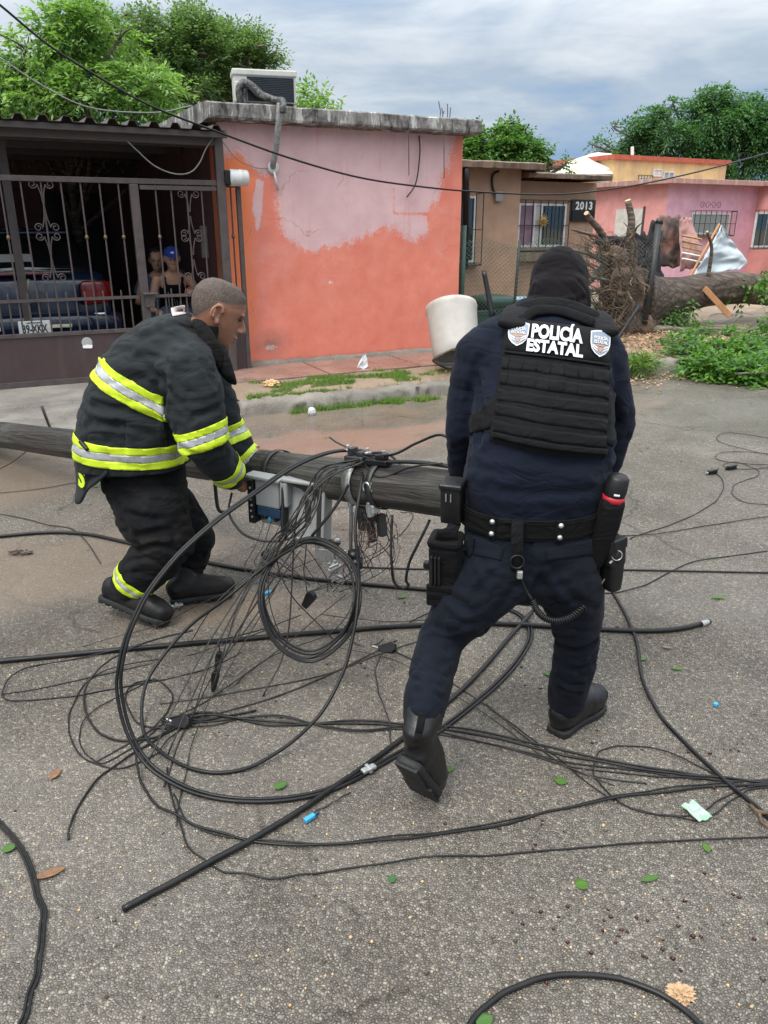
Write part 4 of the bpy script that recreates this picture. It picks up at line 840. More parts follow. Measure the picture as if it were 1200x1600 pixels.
# ------------------------------------------------------------------ chain-link fence
def chainlink(surf, nu_, nv_, r=.0022, parent=None, mat='greenwire', name='wire_mesh'):
    """zigzag wires over a surface surf(a,b), a along, b up; 3-sided wires"""
    V_ = []; F_ = []
    for i in range(nu_):
        for ph_ in (0, 1):
            pts = []
            for j in range(nv_ + 1):
                a = (i + ((j + ph_) % 2)) / nu_; pts.append(np.array(surf(min(1, a), j / nv_)) + np.array((0, 0, 0)))
            if ph_: continue
            pts = np.array(pts)
            for p, q in zip(pts, pts[1:]):
                k = len(V_); d = q - p; n_ = np.array((-.3, -.9, .2)); s_ = np.cross(d, n_); s_ = s_ / (np.linalg.norm(s_) + 1e-9) * r; n_ = np.cross(s_, d); n_ = n_ / (np.linalg.norm(n_) + 1e-9) * r
                for e in (p, q): V_ += [e + s_, e - s_ * .5 + n_ * .87, e - s_ * .5 - n_ * .87]
                F_ += [(k, k + 1, k + 4, k + 3), (k + 1, k + 2, k + 5, k + 4), (k + 2, k, k + 3, k + 5)]
    return V_, F_
def link_fence(name, surf, L, Hh, parent, mat, cell=.062, r=.0024):
    nu_ = max(2, int(L / cell)); nv_ = max(2, int(Hh / (cell * .5)))
    V_, F_ = chainlink(surf, nu_, nv_, r)
    b_ = BASE[parent.name]; me = bpy.data.meshes.new(name); me.from_pydata([tuple(np.array(p) - np.array(b_)) for p in V_], [], F_); me.update()
    return stuff(link(name, me, MAT[mat], parent, b_))
VFn = 8.95; uf0 = wu(722, 430, VFn)[0]; uf1 = wu(940, 430, VFn)[0]; zf = wu(760, 378, VFn)[2]
fn = thing('wire_fence', 'green chain link fence standing between the coral wall and the uprooted tree', 'fence', S(uf0, VFn, .1))
MB().tube([S(uf0, VFn, 0), S(uf0, VFn, wu(722, 352, VFn)[2])], .038, 10).build('corner_post', MAT['greenpaint'], fn, smooth=True)
um_ = wu(805, 430, VFn)[0]
MB().tube([S(um_, VFn + .01, 0), S(um_ + .06, VFn + .02, zf + .02)], .02, 8).build('post', MAT['blackiron'], fn, smooth=True)
link_fence('wire_mesh', lambda a, b: S(uf0 + (uf1 - uf0) * a, VFn - .03 + .03 * math.sin(a * 9), .1 + (zf - .1 + .05 * math.sin(a * 14) * b) * b), uf1 - uf0, zf, fn, 'greenwire', .062, .0034)
# ------------------------------------------------------------------ bins behind the fence
bp = G(765, 535, .1); bq = S(uvz(bp)[0] + .3, 9.5, .1); bn = thing('wheelie_bin', 'dark green rounded bin behind the wire fence', 'bin', bq)
bz = uvz(W(765, 462, 9.5))[2]; bmx = Matrix.Translation(S(uvz(W(768, 500, 9.5))[0], 9.5, .1)) @ Matrix.Rotation(SA, 4, 'Z')
MB().loft([((0, 0, 0), .24, .22), ((0, 0, .3), .27, .25), ((0, 0, bz - .16), .29, .27)], n=20, pw=3.5, rnd=False).build('x', None) if False else None
mb = MB(); mb.loft([(bmx @ Vector((0, 0, .0)), .22, .2), (bmx @ Vector((0, 0, .4)), .25, .24), (bmx @ Vector((0, 0, bz - .22)), .27, .26)], side=SU, n=24, pw=4, rnd=False); mb.build('tub', MAT['binp'], bn, smooth=True)
mb = MB(); mb.loft([(bmx @ Vector((0, 0, bz - .23)), .30, .29), (bmx @ Vector((0, 0, bz - .16)), .30, .29), (bmx @ Vector((0, 0, bz - .11)), .26, .25), (bmx @ Vector((0, 0, bz - .09)), .15, .14)], side=SU, n=24, pw=4, rnd=False); mb.build('lid', MAT['binp'], bn, smooth=True)
b2 = S(uvz(W(738, 500, 9.4))[0], 9.42, .1); bn2 = thing('low_crate', 'low dark green crate beside the green bin at the fence corner', 'crate', b2)
zc2 = uvz(W(738, 485, 9.4))[2] - .1
mb = MB(); fr = Matrix.Translation(b2) @ Matrix.Rotation(SA, 4, 'Z')
for a, b in (((-.24, -.2, 0), (.24, .2, .03)), ((-.24, -.2, .03), (-.21, .2, zc2)), ((.21, -.2, .03), (.24, .2, zc2)), ((-.21, -.2, .03), (.21, -.17, zc2)), ((-.21, .17, .03), (.21, .2, zc2))): mb.box(a, b, fr)
mb.build('tray', MAT['binp'], bn2)
MB().rbox((-.26, -.22, zc2 - .05), (.26, -.165, zc2 + .01), .01, fr).build('rim', MAT['binp'], bn2)
b3 = S(uvz(W(805, 490, 9.7))[0], 9.7, .1); bz3 = uvz(W(805, 463, 9.7))[2]
bs = thing('blue_basin', 'pale blue plastic basin behind the officer\'s shoulder at the fence', 'basin', b3)
MB().lathe([(.17, 0), (.2, .02), (.25, bz3 - .18), (.28, bz3 - .15), (.28, bz3 - .12), (.25, bz3 - .13), (.22, bz3 - .3)], Matrix.Translation(b3), 26, cap=False).build('bowl', MAT['bluebin'], bs, smooth=True)
MB().lathe([(.0, bz3 - .2), (.235, bz3 - .2)], Matrix.Translation(b3), 26, cap=False).build('base', MAT['bluebin'], bs, smooth=True)
# ------------------------------------------------------------------ white tub on the verge
tb = G(700, 582, .1); tt = G(706, 500, .1); tbt = thing('plastic_tub', 'grubby white plastic tub lying tilted at the foot of the coral wall', 'tub', tb)
ax_ = Vector((-.10, .58, 1)).normalized(); sdx = Vector((1, .1, .04)); c0 = tb + Vector((.10, .12, .135)); tm = frame(c0, sdx, ax_)
H_ = .62
MB().lathe([(.235, .06), (.245, .0), (.255, .01), (.262, .12), (.285, .55), (.295, H_ - .04), (.288, H_), (.26, H_ + .016), (.0, H_ + .018)], tm, 36, cap=False).build('shell', MAT['tub'], tbt, smooth=True, solid=-.008)
MB().lathe([(.0, .30), (.265, .29)], tm, 36, cap=False).build('inner_floor', MAT['tubin'], tbt)
mb = MB(); k_ = 40
pts = [tm @ Vector((.262 * math.cos(2 * math.pi * i / k_), .262 * math.sin(2 * math.pi * i / k_), .0 + .02 * math.sin(3 * 2 * math.pi * i / k_))) for i in range(k_)]
mb.tube(pts, .012, 6, closed=True); mb.build('rim', MAT['tubin'], tbt, smooth=True)
# ------------------------------------------------------------------ foliage
NR = np.random.default_rng(11)
def unit(a): return a / (np.linalg.norm(a, axis=-1, keepdims=True) + 1e-9)
def sprigs(P, Dr, L, nl, ll, lw, rng, droop=.25, jit=.35):
    """pinnate sprigs: at each P a stalk along Dr of length L with nl leaflets (rhombs); returns verts, quads"""
    n = len(P); Dr = unit(Dr); L = np.broadcast_to(np.asarray(L, float), (n,))
    up = np.array((0, 0, 1.)) + rng.normal(0, .35, (n, 3)); sx = unit(np.cross(Dr, up)); V_ = []
    for k in range(nl):
        t = (k + .6) / nl; sg = 1 if k % 2 else -1
        if k == nl - 1: sg = 0
        c = P + Dr * (L * t)[:, None] + np.array((0, 0, -1.)) * (droop * L * t * t)[:, None]
        d = unit(Dr * (.55 if sg else 1.) + sx * sg * .85 + np.array((0, 0, -.28)) + rng.normal(0, jit * .5, (n, 3)))
        w_ = unit(np.cross(d, unit(np.array((0, 0, 1.)) + rng.normal(0, jit, (n, 3)))))
        l = ll * rng.uniform(.7, 1.25, n)[:, None]; q = lw * rng.uniform(.75, 1.2, n)[:, None]
        V_.append(np.stack([c, c + d * l * .45 + w_ * q, c + d * l + np.array((0, 0, -.12)) * l, c + d * l * .45 - w_ * q], 1))
    V = np.concatenate(V_, 0).reshape(-1, 3); return V, np.arange(len(V))
def lobe_pts(lobes, n, rng, shell=.55, gap=.0, gs=1.3):
    """points through the volume of ellipsoid lobes, denser near the skin, with gaps; outward directions"""
    vol = np.array([r[0] * r[1] * r[2] for _, r in lobes]) ** .67; cnt = (vol / vol.sum() * n).astype(int) + 1; P = []; Dd = []
    for (c, r), m in zip(lobes, cnt):
        d = unit(rng.normal(0, 1, (m, 3))); rad = rng.uniform(shell, 1.05, m) ** .6
        p = np.array(c) + d * rad[:, None] * np.array(r); P.append(p); Dd.append(d)
    P = np.concatenate(P); Dd = np.concatenate(Dd)
    if gap:
        nz = np.array([mnoise.fractal(Vector((a[0] * gs, a[1] * gs, a[2] * gs)), 1., 2., 3) for a in P.tolist()]); k = nz > (-.5 + gap); P, Dd = P[k], Dd[k]
    return P, Dd
def tree(name, label, base, top, lobes, n, mat, leaf=(.10, .028), L=.34, nl=9, tr=.16, droop=.25, gap=.3, gs=1.3, group='trees behind the houses', up=.25, seed=0, fine=True):
    rng = np.random.default_rng(seed + 3); base = Vector(base); top = Vector(top)
    t = thing(name, label, 'tree', base, group)
    trunk = MB(); pts = spline([base, base.lerp(top, .35) + Vector((.1, 0, 0)), base.lerp(top, .7) - Vector((.08, 0, 0)), top], 5)
    trunk.tube(pts, [tr * (1 - .75 * i / (len(pts) - 1)) for i in range(len(pts))], 10); trunk.build('trunk', MAT['bark'], t, smooth=True)
    lb = MB()
    for c, r in lobes[::5]:
        c = Vector(c); s0 = base.lerp(top, rng.uniform(.4, .75))
        p = spline([s0, s0.lerp(c, .5) + Vector(rng.normal(0, .12, 3)), c, c + Vector((rng.normal(0, .2), rng.normal(0, .2), r[2] * .6))], 4)
        lb.tube(p, [tr * .42 * (1 - .8 * i / (len(p) - 1)) for i in range(len(p))], 6)
        for k in range(3):
            e = c + Vector(unit(rng.normal(0, 1, 3))) * min(r) * .85; lb.tube([c + Vector(rng.normal(0, .08, 3)), c.lerp(e, .5) + Vector(rng.normal(0, .06, 3)), e], [tr * .13, tr * .09, tr * .03], 4)
    lb.build('limbs', MAT['bark'], t)
    P, Dd = lobe_pts(lobes, n, rng, .45, gap, gs); Dd = Dd + np.array((0, 0, up)) + rng.normal(0, .35, Dd.shape)
    V, F_ = sprigs(P, Dd, L * rng.uniform(.6, 1.3, len(P)), nl, leaf[0], leaf[1], rng, droop)
    o = np_mesh('crown', V, F_, 4, MAT[mat], t, base); stuff(o); return t
def lob(specs, Yd):
    """lobes given by where their middle stands and their half size in metres: (px,py,rx,rz[,dy])"""
    out = []
    for s_ in specs:
        c = D(s_[0], s_[1], Yd + (s_[4] if len(s_) > 4 else 0)); out.append((tuple(c), (s_[2], max(s_[2] * .9, .5), s_[3])))
    return out
def clumps(lobes, n, rng, f=.42):
    """break big lobes into smaller clumps over their skin"""
    out = []
    for c, r in lobes:
        for k in range(n):
            d = unit(rng.normal(0, 1, 3)); d[2] = abs(d[2]) * .9 - .25; s_ = f * rng.uniform(.7, 1.25)
            out.append((tuple(np.array(c) + d * np.array(r) * .72), tuple(np.array(r) * s_)))
    return out
rg = np.random.default_rng(5)
def gb(px, Y): p = D(px, 300, Y); return (p.x, p.y, 0)
LB = lob([(30, 130, 1.0, .75), (110, 95, .9, .85), (150, 60, .65, .6), (170, 150, 1.1, .7), (60, 175, 1.3, .6), (225, 185, .6, .35), (-40, 140, 1., .9)], 12.6)
tree('broad_tree', 'bright green leafy tree rising right above the carport roof', gb(90, 12.6), D(110, 120, 12.6), clumps(LB, 14, rg, .30), 5600, 'leafL', (.092, .020), .34, 11, .09, .5, .36, 1.9, seed=1)
LB = lob([(235, 105, 1.2, 1.1), (290, 90, 1.0, 1.0), (215, 60, .7, .6), (270, 160, 1.3, .8), (300, 60, .5, .45)], 16.5)
tree('upright_tree', 'grey green tree in the middle behind the carport, left of the slender one', gb(255, 16.5), D(255, 110, 16.5), clumps(LB, 14, rg, .30), 5000, 'leafO', (.085, .021), .34, 10, .2, .1, .25, 1.5, up=.9, seed=2)
LB = lob([(365, 110, .9, .9), (390, 95, .6, .6), (345, 140, .9, .7), (340, 85, .5, .4), (375, 70, .45, .35)], 17.5)
tree('slender_tree', 'grey green tree just left of the rooftop air conditioner', gb(360, 17.5), D(365, 110, 17.5), clumps(LB, 13, rg, .30), 3200, 'leafO', (.085, .021), .32, 10, .16, .1, .3, 1.7, up=.8, seed=3)
LB = lob([(490, 172, .25, .28), (478, 178, .2, .2), (508, 178, .16, .14)], 15.)
tree('treetop', 'small pale green treetop peeping over the flat roof beside the air conditioner', gb(490, 15), D(488, 180, 15.), LB, 160, 'leafL', (.10, .026), .3, 8, .05, .1, .0, up=1., seed=4)
LB = lob([(760, 225, 1.3, 1.0), (735, 215, .8, .8), (800, 225, 1.1, .9), (840, 235, .7, .6), (785, 195, .6, .5), (870, 245, .5, .35), (740, 245, 1., .6)], 23.)
tree('round_tree', 'round mid green tree over the tan house roof', gb(785, 23), D(790, 225, 23.), clumps([(tuple(Vector(c) - Vector((0, 0, .25))), (r[0] * .78, r[1] * .78, r[2] * .72)) for c, r in LB], 13, rg, .30), 3300, 'leafM', (.115, .034), .33, 8, .2, .2, .42, 1.2, seed=5)
LB = lob([(1100, 155, .55, .45), (1125, 150, .4, .3), (1060, 175, .7, .4), (1030, 190, .7, .45), (1150, 185, 1.2, .6), (1110, 205, 1.3, .8), (1180, 175, 1.0, .5), (1060, 215, 1., .6), (1015, 215, .6, .4), (975, 205, .45, .3), (950, 225, .5, .35), (985, 235, .6, .35), (1170, 235, 1.4, .9), (1120, 255, 1.2, .7), (1080, 250, .9, .5), (1230, 210, 1.5, 1.), (945, 240, .3, .2)], 31.)
tree('spreading_tree', 'big dark green tree with drooping layers behind the far pink house', gb(1130, 31), D(1120, 230, 31.), clumps([(c, (r[0] * 1.28, r[1] * 1.28, r[2] * 1.28)) for c, r in LB], 9, rg, .30), 7200, 'leafD', (.16, .030), .60, 10, .16, .75, .34, .9, up=-.1, seed=6)
# ------------------------------------------------------------------ uprooted tree
rt = random.Random(4)
ub, vb = 8.75, 9.2; ut = thing('uprooted_tree', 'fallen tree with torn root plate upright and trunk stretching to the right', 'tree', S(ub, vb, .1))
def tp(px, py, v): return W(px, py, v)
TC = [tp(985, 470, 9.25), tp(1020, 470, 9.25), tp(1060, 462, 9.25), tp(1110, 452, 9.25), tp(1160, 450, 9.25), tp(1210, 456, 9.25), tp(1290, 470, 9.3), tp(1400, 480, 9.4), tp(1560, 500, 9.5)]
TR = [.52, .37, .285, .255, .25, .245, .23, .20, .16]
pts = spline(TC, 10); rs = []
for i in range(len(pts)):
    f = min(i / 10, len(TR) - 1.001); k = int(f); rs.append(TR[k] + (TR[k + 1] - TR[k]) * (f - k))
mb = MB(); mb.tube(pts, rs, 40)
for v_ in mb.v: 
    c = min(pts, key=lambda p: (p - v_).length_squared); d = (v_ - c).normalized(); an = math.atan2(d.z, d @ Vector(SV)); uu = uvz(v_)[0]
    v_ += d * (.022 * mnoise.fractal(Vector((an * 3.2, uu * .9, 0)), 1., 2., 4) + .014 * abs(mnoise.noise(Vector((an * 9, uu * 1.3, 3)))))
mb.build('trunk', MAT['barkh'], ut, smooth=True)
# root plate: flared stump, soil, roots
c0 = tp(972, 452, 9.2)
mb = MB(); mb.ell(c0 + Vector((.05, .05, -.2)), (.34, .42, .62), u=20, v=14); mb.ell(c0 + Vector((-.1, 0, .15)), (.25, .4, .4)); mb.ell(tp(985, 505, 9.1), (.4, .4, .22)); mb.ell(tp(990, 490, 9.2), (.42, .36, .42))
me = remesh(mb, .03, 4); P, N = getv(me)
dsp = np.array([mnoise.fractal(Vector((p[0] * 4, p[1] * 4, p[2] * 2.6)), 1., 2., 5) for p in P.tolist()]); setv(me, P + N * (dsp * .12)[:, None] - np.array(BASE[ut.name]))
link('root_soil', me, MAT['soil'], ut, BASE[ut.name], True)
def root(start, dirn, L, r, wig, n=7, mat='root', name='root', grav=-.25):
    p = Vector(start); d = Vector(dirn).normalized(); P_ = [p.copy()]
    for k in range(n):
        d = (d + Vector((rt.gauss(0, wig), rt.gauss(0, wig), rt.gauss(0, wig) + grav * .12))).normalized(); p = p + d * L / n
        if p.z < .1: p.z = .1 + rt.uniform(0, .02); d.z = abs(d.z) * .3
        P_.append(p.copy())
    s_ = spline(P_, 3); return MB().tube(s_, [r * (1 - .85 * i / (len(s_) - 1)) for i in range(len(s_))], 7 if r > .02 else 4)
for k in range(46):
    a = rt.uniform(0, 2 * math.pi); d = Vector((-.55 + rt.uniform(-.3, .3), .25 * math.cos(a) - .2, math.sin(a))); 
    st = c0 + Vector((rt.uniform(-.15, .15), .32 * math.cos(a), .42 * math.sin(a) - .1)); big = k < 16
    root(st, d, rt.uniform(.55, 1.15) if big else rt.uniform(.4, .9), rt.uniform(.035, .07) if big else rt.uniform(.012, .028), .28).build('root', MAT['root'], ut, smooth=True)
mb = MB()
for k in range(260):
    a = rt.uniform(0, 2 * math.pi); d = Vector((-.7 + rt.uniform(-.4, .5), .4 * math.cos(a) - .3, math.sin(a) * .9)); rr = math.sqrt(rt.random())
    st = c0 + Vector((rt.uniform(-.3, .1), -.1 + .4 * rr * math.cos(a), .62 * rr * math.sin(a) - .1)); q = root(st, d, rt.uniform(.25, .75), rt.uniform(.004, .010), .45, 5)
    mb.add(q.v, q.f)
stuff(mb.build('rootlets', MAT['root'], ut))
def limb(pts, r0, r1, cut=True):
    s_ = spline(pts, 6); MB().tube(s_, [r0 + (r1 - r0) * i / (len(s_) - 1) for i in range(len(s_))], 10).build('stub_branch', MAT['bark'], ut, smooth=True)
    if cut:
        d = (s_[-1] - s_[-2]).normalized(); MB().lathe([(0, .004), (r1 * .92, .003), (r1 * .98, -.01)], frame(s_[-1], d.orthogonal(), d), 12, cap=False).build('cut_end', MAT['cutwood'], ut)
limb([tp(990, 412, 9.1), tp(984, 375, 9.05), tp(987, 345, 9.0), tp(981, 313, 9.0)], .07, .045)
limb([tp(952, 395, 9.1), tp(938, 362, 9.0), tp(924, 345, 8.95), tp(916, 333, 8.9)], .055, .035)
limb([tp(955, 400, 9.1), tp(935, 372, 9.0), tp(905, 362, 8.9), tp(893, 358, 8.9)], .03, .012, False)
limb([tp(950, 415, 9.1), tp(920, 398, 9.0), tp(900, 392, 8.9), tp(884, 385, 8.9)], .03, .01, False)
limb([tp(955, 440, 9.0), tp(925, 432, 8.95), tp(905, 418, 8.9), tp(898, 400, 8.9)], .028, .008, False)
limb([tp(1105, 440, 9.15), tp(1112, 390, 9.05), tp(1105, 362, 9.0)], .035, .02, True)
for k in range(44):
    a = rt.uniform(0, 2 * math.pi); rr = math.sqrt(rt.random()); st = c0 + Vector((-.30 + rt.uniform(-.05, .15), -.38 + rt.uniform(-.1, .2), .75 * rr * math.sin(a) - .05)); st.x += .45 * rr * math.cos(a)
    root(st, (rt.uniform(-.8, .6), rt.uniform(-.5, .1), rt.uniform(-.6, 1.)), rt.uniform(.3, .75), rt.uniform(.012, .034), .34).build('root', MAT['root'], ut, smooth=True)
tg = MB()
for k in range(70):
    q = root(tp(rt.uniform(900, 965), rt.uniform(375, 425), 9.0), (rt.uniform(-1, .3), rt.uniform(-.4, .2), rt.uniform(-.2, 1)), rt.uniform(.2, .5), rt.uniform(.003, .007), .4, 4, grav=0); tg.add(q.v, q.f)
stuff(tg.build('broken_twigs', MAT['root'], ut))
# fence post and mesh dragged up by the roots
lf = thing('leaning_fence', 'bent dark fence post and torn wire mesh wrapped over the root plate', 'fence', tp(1005, 520, 8.75))
pa, pb_ = tp(1006, 505, 8.75), tp(1030, 345, 8.95)
MB().tube([pa, pa.lerp(pb_, .5) + Vector((.01, 0, 0)), pb_], .05, 10).build('post', MAT['blackiron'], lf, smooth=True)
MB().tube([pb_ - Vector((0, 0, .04)), pb_ + Vector((.01, 0, .03))], [.062, .05], 10).build('cap', MAT['blackiron'], lf, smooth=True)
A0, A1, A2, A3 = tp(905, 520, 8.6), tp(1004, 515, 8.7), tp(1022, 375, 8.9), tp(930, 395, 8.75)
def drape(a, b):
    p = A0.lerp(A1, a).lerp(A3.lerp(A2, a), b); n_ = mnoise.noise_vector(Vector((a * 3, b * 3, 1))); return p + n_ * .06 + Vector((0, -.12 * math.sin(math.pi * a), 0))
link_fence('wire_mesh', drape, 1.0, 1.35, lf, 'greywire', .065, .0017)
B0, B1, B2, B3 = tp(1085, 520, 8.2), tp(1215, 545, 7.6), tp(1235, 480, 8.7), tp(1110, 500, 8.9)
def lying(a, b):
    p = B0.lerp(B1, a).lerp(B3.lerp(B2, a), b); n_ = mnoise.noise(Vector((a * 3.5, b * 3, 6))); return p + Vector((0, 0, max(-.02, .14 * n_ + .05)))
lf2 = thing('fallen_mesh', 'grey chain link mesh lying rumpled among the broken branches', 'fence', B0)
link_fence('wire_mesh', lying, 1.9, 1.3, lf2, 'greywire', .06, .0026)
# black shade net, torn banner, tarpaulin, timber
def sheet(name, label, cat, quad, n, amp, mat, sc=3., seed=0., th=.004, ragged=0.):
    a, b, c, d = quad; mb = MB()
    def fn(s_, t):
        if ragged: 
            t2 = t; s2 = s_ + ragged * mnoise.noise(Vector((t * 6, seed, 0))) * (1 if s_ > .5 else -1) * abs(s_ - .5) * 2; t2 = t + ragged * mnoise.noise(Vector((s_ * 6, seed + 3, 0))) * abs(t - .5) * 2
        else: s2, t2 = s_, t
        p = a.lerp(b, s2).lerp(d.lerp(c, s2), t2); return p + Vector((0, -1, .2)) * amp * mnoise.fractal(Vector((s_ * sc, t * sc, seed)), 1., 2., 3)
    mb.grid(fn, n, n); return tag(mb.build(name, MAT[mat], smooth=True, solid=th), label, cat)
sheet('shade_net', 'black shade net caught on the torn roots', 'net', (tp(930, 410, 9.6), tp(1012, 430, 9.55), tp(1014, 368, 9.6), tp(934, 368, 9.65)), 24, .10, 'netblack', 3., 2., ragged=.14)
sheet('shade_net', 'black net strip hanging behind the leaning dark fence post', 'net', (tp(985, 455, 9.5), tp(1035, 440, 9.5), tp(1030, 340, 9.6), tp(985, 385, 9.6)), 20, .10, 'netblack', 4., 5., ragged=.15)
sheet('torn_banner', 'dark torn printed banner standing behind the trunk', 'banner', (tp(1022, 415, 10.3), tp(1092, 420, 10.2), tp(1080, 340, 10.4), tp(1030, 335, 10.4)), 24, .05, 'banner', 2., 8., ragged=.08)
bnr = sheet('torn_banner', 'pink and brown flap of torn banner leaning beside the white tarpaulin', 'banner', (tp(1062, 425, 10.0), tp(1102, 410, 10.0), tp(1080, 340, 10.2), tp(1062, 342, 10.2)), 20, .05, 'bannerp', 2., 11., ragged=.06)
for k in range(5):
    a = tp(1066, 368 + k * 9, 9.95); b = tp(1096, 374 + k * 9, 9.92); mb = MB(); 
    mb.tube([a, a.lerp(b, .5) + Vector((0, -.03, 0)), b], .016, 4)
    mb.build('printed_bar', MAT['gold' if k < 3 else 'white'], bnr, base=BASE[bnr.name])
mb = MB(); TP = [tp(1127, 352, 9.75), tp(1168, 410, 9.7), tp(1150, 424, 9.65), tp(1084, 430, 9.6)]
def kite(s_, t):
    l = TP[0].lerp(TP[3], t); r = TP[0].lerp(TP[1], min(1, t * 1.1)) if t < .9 else TP[1].lerp(TP[2], (t - .9) * 8)
    return l.lerp(r, s_) + Vector((0, -1, 0)) * (.07 * mnoise.fractal(Vector((s_ * 2, t * 4, 3)), 1., 2., 3) + .05 * math.sin(s_ * 5 + t * 3) * t)
mb.grid(kite, 26, 30); tag(mb.build('tarpaulin', MAT['tarp'], smooth=True, solid=.005), 'pale white tarpaulin hung in a pointed kite shape above the trunk', 'tarpaulin')
tp_ = MB(); tp_.tube([tp(1124, 350, 9.78), tp(1078, 432, 9.63), tp(1072, 440, 9.6)], .02, 6); tag(tp_.build('tarp_pole', MAT['wood']), 'thin timber stick along the edge of the white tarpaulin', 'stick')
m_ = MB(); a, b = tp(1100, 450, 9.0), tp(1141, 494, 8.7); d = (b - a).normalized(); m_.box((0, -.035, -.045), ((b - a).length, .035, .045), frame(a, d, (0, 0, 1)))
tag(m_.build('timber', MAT['wood'], bevel=.006), 'orange brown timber leaning under the fallen trunk', 'timber')
lg = MB(); q = spline([tp(1000, 520, 8.9), tp(1030, 515, 8.85), tp(1065, 517, 8.8), tp(1098, 518, 8.8)], 6); lg.tube(q, [.085, .08, .08, .07, .075, .07, .07, .065, .07, .06, .06, .06, .06, .06, .06, .055, .05, .05, .05][:len(q)], 12)
tag(lg.build('log', MAT['bark'], smooth=True), 'dark log on the ground in front of the root plate', 'log')
# ------------------------------------------------------------------ broken foliage
def leafpile(name, label, cat, lobes, n, mat, leaf, L, nl, seed, droop=.5, up=.1, gap=.1, parent=None, kind=None):
    rng = np.random.default_rng(seed); P, Dd = lobe_pts(lobes, n, rng, .2, gap, 3.); P[:, 2] = np.maximum(P[:, 2], .12)
    V, F_ = sprigs(P, Dd + np.array((0, 0, up)) + rng.normal(0, .5, Dd.shape), L * rng.uniform(.6, 1.3, len(P)), nl, leaf[0], leaf[1], rng, droop); V[:, 2] = np.maximum(V[:, 2], .02 + .1 * (V @ SV > VK))
    if parent: return stuff(np_mesh(name, V, F_, 4, MAT[mat], parent, BASE[parent.name]))
    t = thing(name, label, cat, Vector((V[:, 0].mean(), V[:, 1].mean(), .02)), 'broken branches beside the kerb')
    stuff(np_mesh('leaves', V, F_, 4, MAT[mat], t, BASE[t.name]))
    mb = MB(); rr = random.Random(seed)
    for c, r in lobes:
        for k in range(3):
            a = Vector(c) + Vector((rr.gauss(0, r[0] * .5), rr.gauss(0, r[1] * .5), rr.uniform(-.1, .1))); b = a + Vector((rr.gauss(0, r[0]), rr.gauss(0, r[1]), rr.uniform(-.1, .12)))
            a.z = max(a.z, .12); b.z = max(b.z, .1); mb.tube([a, a.lerp(b, .5) + Vector((0, 0, .04)), b], [.014, .01, .004], 5)
    stuff(mb.build('twigs', MAT['bark'], t)); return t
def gl(px, py, rx, ry, rz, z=.1): c = G(px, py, z); return (tuple(c + Vector((0, 0, rz * .5))), (rx, ry, rz))
leafpile('broken_branch', 'bright yellow green broken leafy branch nearest the road kerb', 'branch', [gl(1122, 576, .28, .28, .06), gl(1130, 560, .20, .22, .09)], 330, 'leafF', (.085, .02), .26, 10, 21)
leafpile('broken_branch', 'bright green leafy branch spilling onto the road at the right edge', 'branch', [gl(1180, 594, .34, .25, .04, .02), (tuple(G(1225, 588, .05) + Vector((0, 0, .03))), (.36, .36, .07))], 380, 'leafF', (.085, .02), .26, 10, 22)
leafpile('broken_branch', 'dark green leafy branches heaped behind the bright ones', 'branch', [gl(1085, 555, .32, .3, .05), gl(1165, 560, .45, .36, .07), gl(1070, 540, .28, .28, .04), gl(1195, 552, .36, .36, .08)], 620, 'leafM', (.085, .02), .26, 10, 23)
leafpile('broken_branch', 'green leafy tips standing at the right edge beside the fallen mesh', 'branch', [gl(1210, 535, .25, .25, .2), gl(1110, 520, .3, .3, .04)], 240, 'leafF', (.085, .02), .26, 10, 24)
leafpile('grass_tuft', 'round pale green grass tuft behind the broken kerb', 'grass tuft', [gl(1000, 574, .15, .16, .05)], 240, 'grass', (.12, .006), .16, 5, 25, droop=.7, up=.9)
hl = []; 
for px, py in ((1030, 487), (1045, 490), (1060, 482), (1072, 478)): hl.append((tuple(tp(px, py, 9.1)), (.12, .2, .16)))
leafpile('hanging_leaves', '', '', hl, 190, 'leafO', (.10, .022), .28, 9, 26, droop=1.4, up=-.9, parent=ut)
leafpile('leaf_sprig', '', '', [(tuple(tp(1178, 440, 8.95)), (.14, .1, .12)), (tuple(tp(1190, 452, 8.95)), (.08, .1, .10))], 34, 'leafF', (.12, .028), .3, 9, 27, droop=.9, up=-.2, parent=ut)
# ------------------------------------------------------------------ grass on the verge, leaf litter
def grass(name, label, areas, n, seed, hgt=.05):
    rng = np.random.default_rng(seed); P = []
    for (u0, u1, v0, v1, dens) in areas:
        m = int(n * dens); uu = rng.uniform(u0, u1, m); vv = rng.uniform(v0, v1, m)
        k = np.array([mnoise.fractal(Vector((a * 2.4, b * 4, seed)), 1., 2., 3) for a, b in zip(uu, vv)]); eu = np.minimum((uu - u0), (u1 - uu)) / (u1 - u0) * 4; ev = np.minimum(vv - v0, v1 - vv) / (v1 - v0) * 3
        s_ = k + np.minimum(np.minimum(eu, ev), 1) * .5 - .32 > 0; uu, vv = uu[s_], vv[s_]
        P.append(uu[:, None] * SU + vv[:, None] * SV + np.stack([0 * uu, 0 * uu, np.array([verge_z(a, b) if b > VK + .15 else .0 for a, b in zip(uu, vv)])], 1))
    P = np.concatenate(P); m = len(P); h = hgt * rng.uniform(.5, 1.5, m)[:, None]; d = unit(np.array((0, 0, 1.)) + rng.normal(0, .55, (m, 3))); d[:, 2] = abs(d[:, 2])
    s_ = unit(np.cross(d, rng.normal(0, 1, (m, 3)))) * .0035
    V = np.stack([P - s_, P + s_, P + d * h + rng.normal(0, .01, (m, 3))], 1).reshape(-1, 3)
    o = np_mesh(name, V, np.arange(len(V)), 3, MAT['grass']); return tag(o, label, 'grass', kind='stuff')
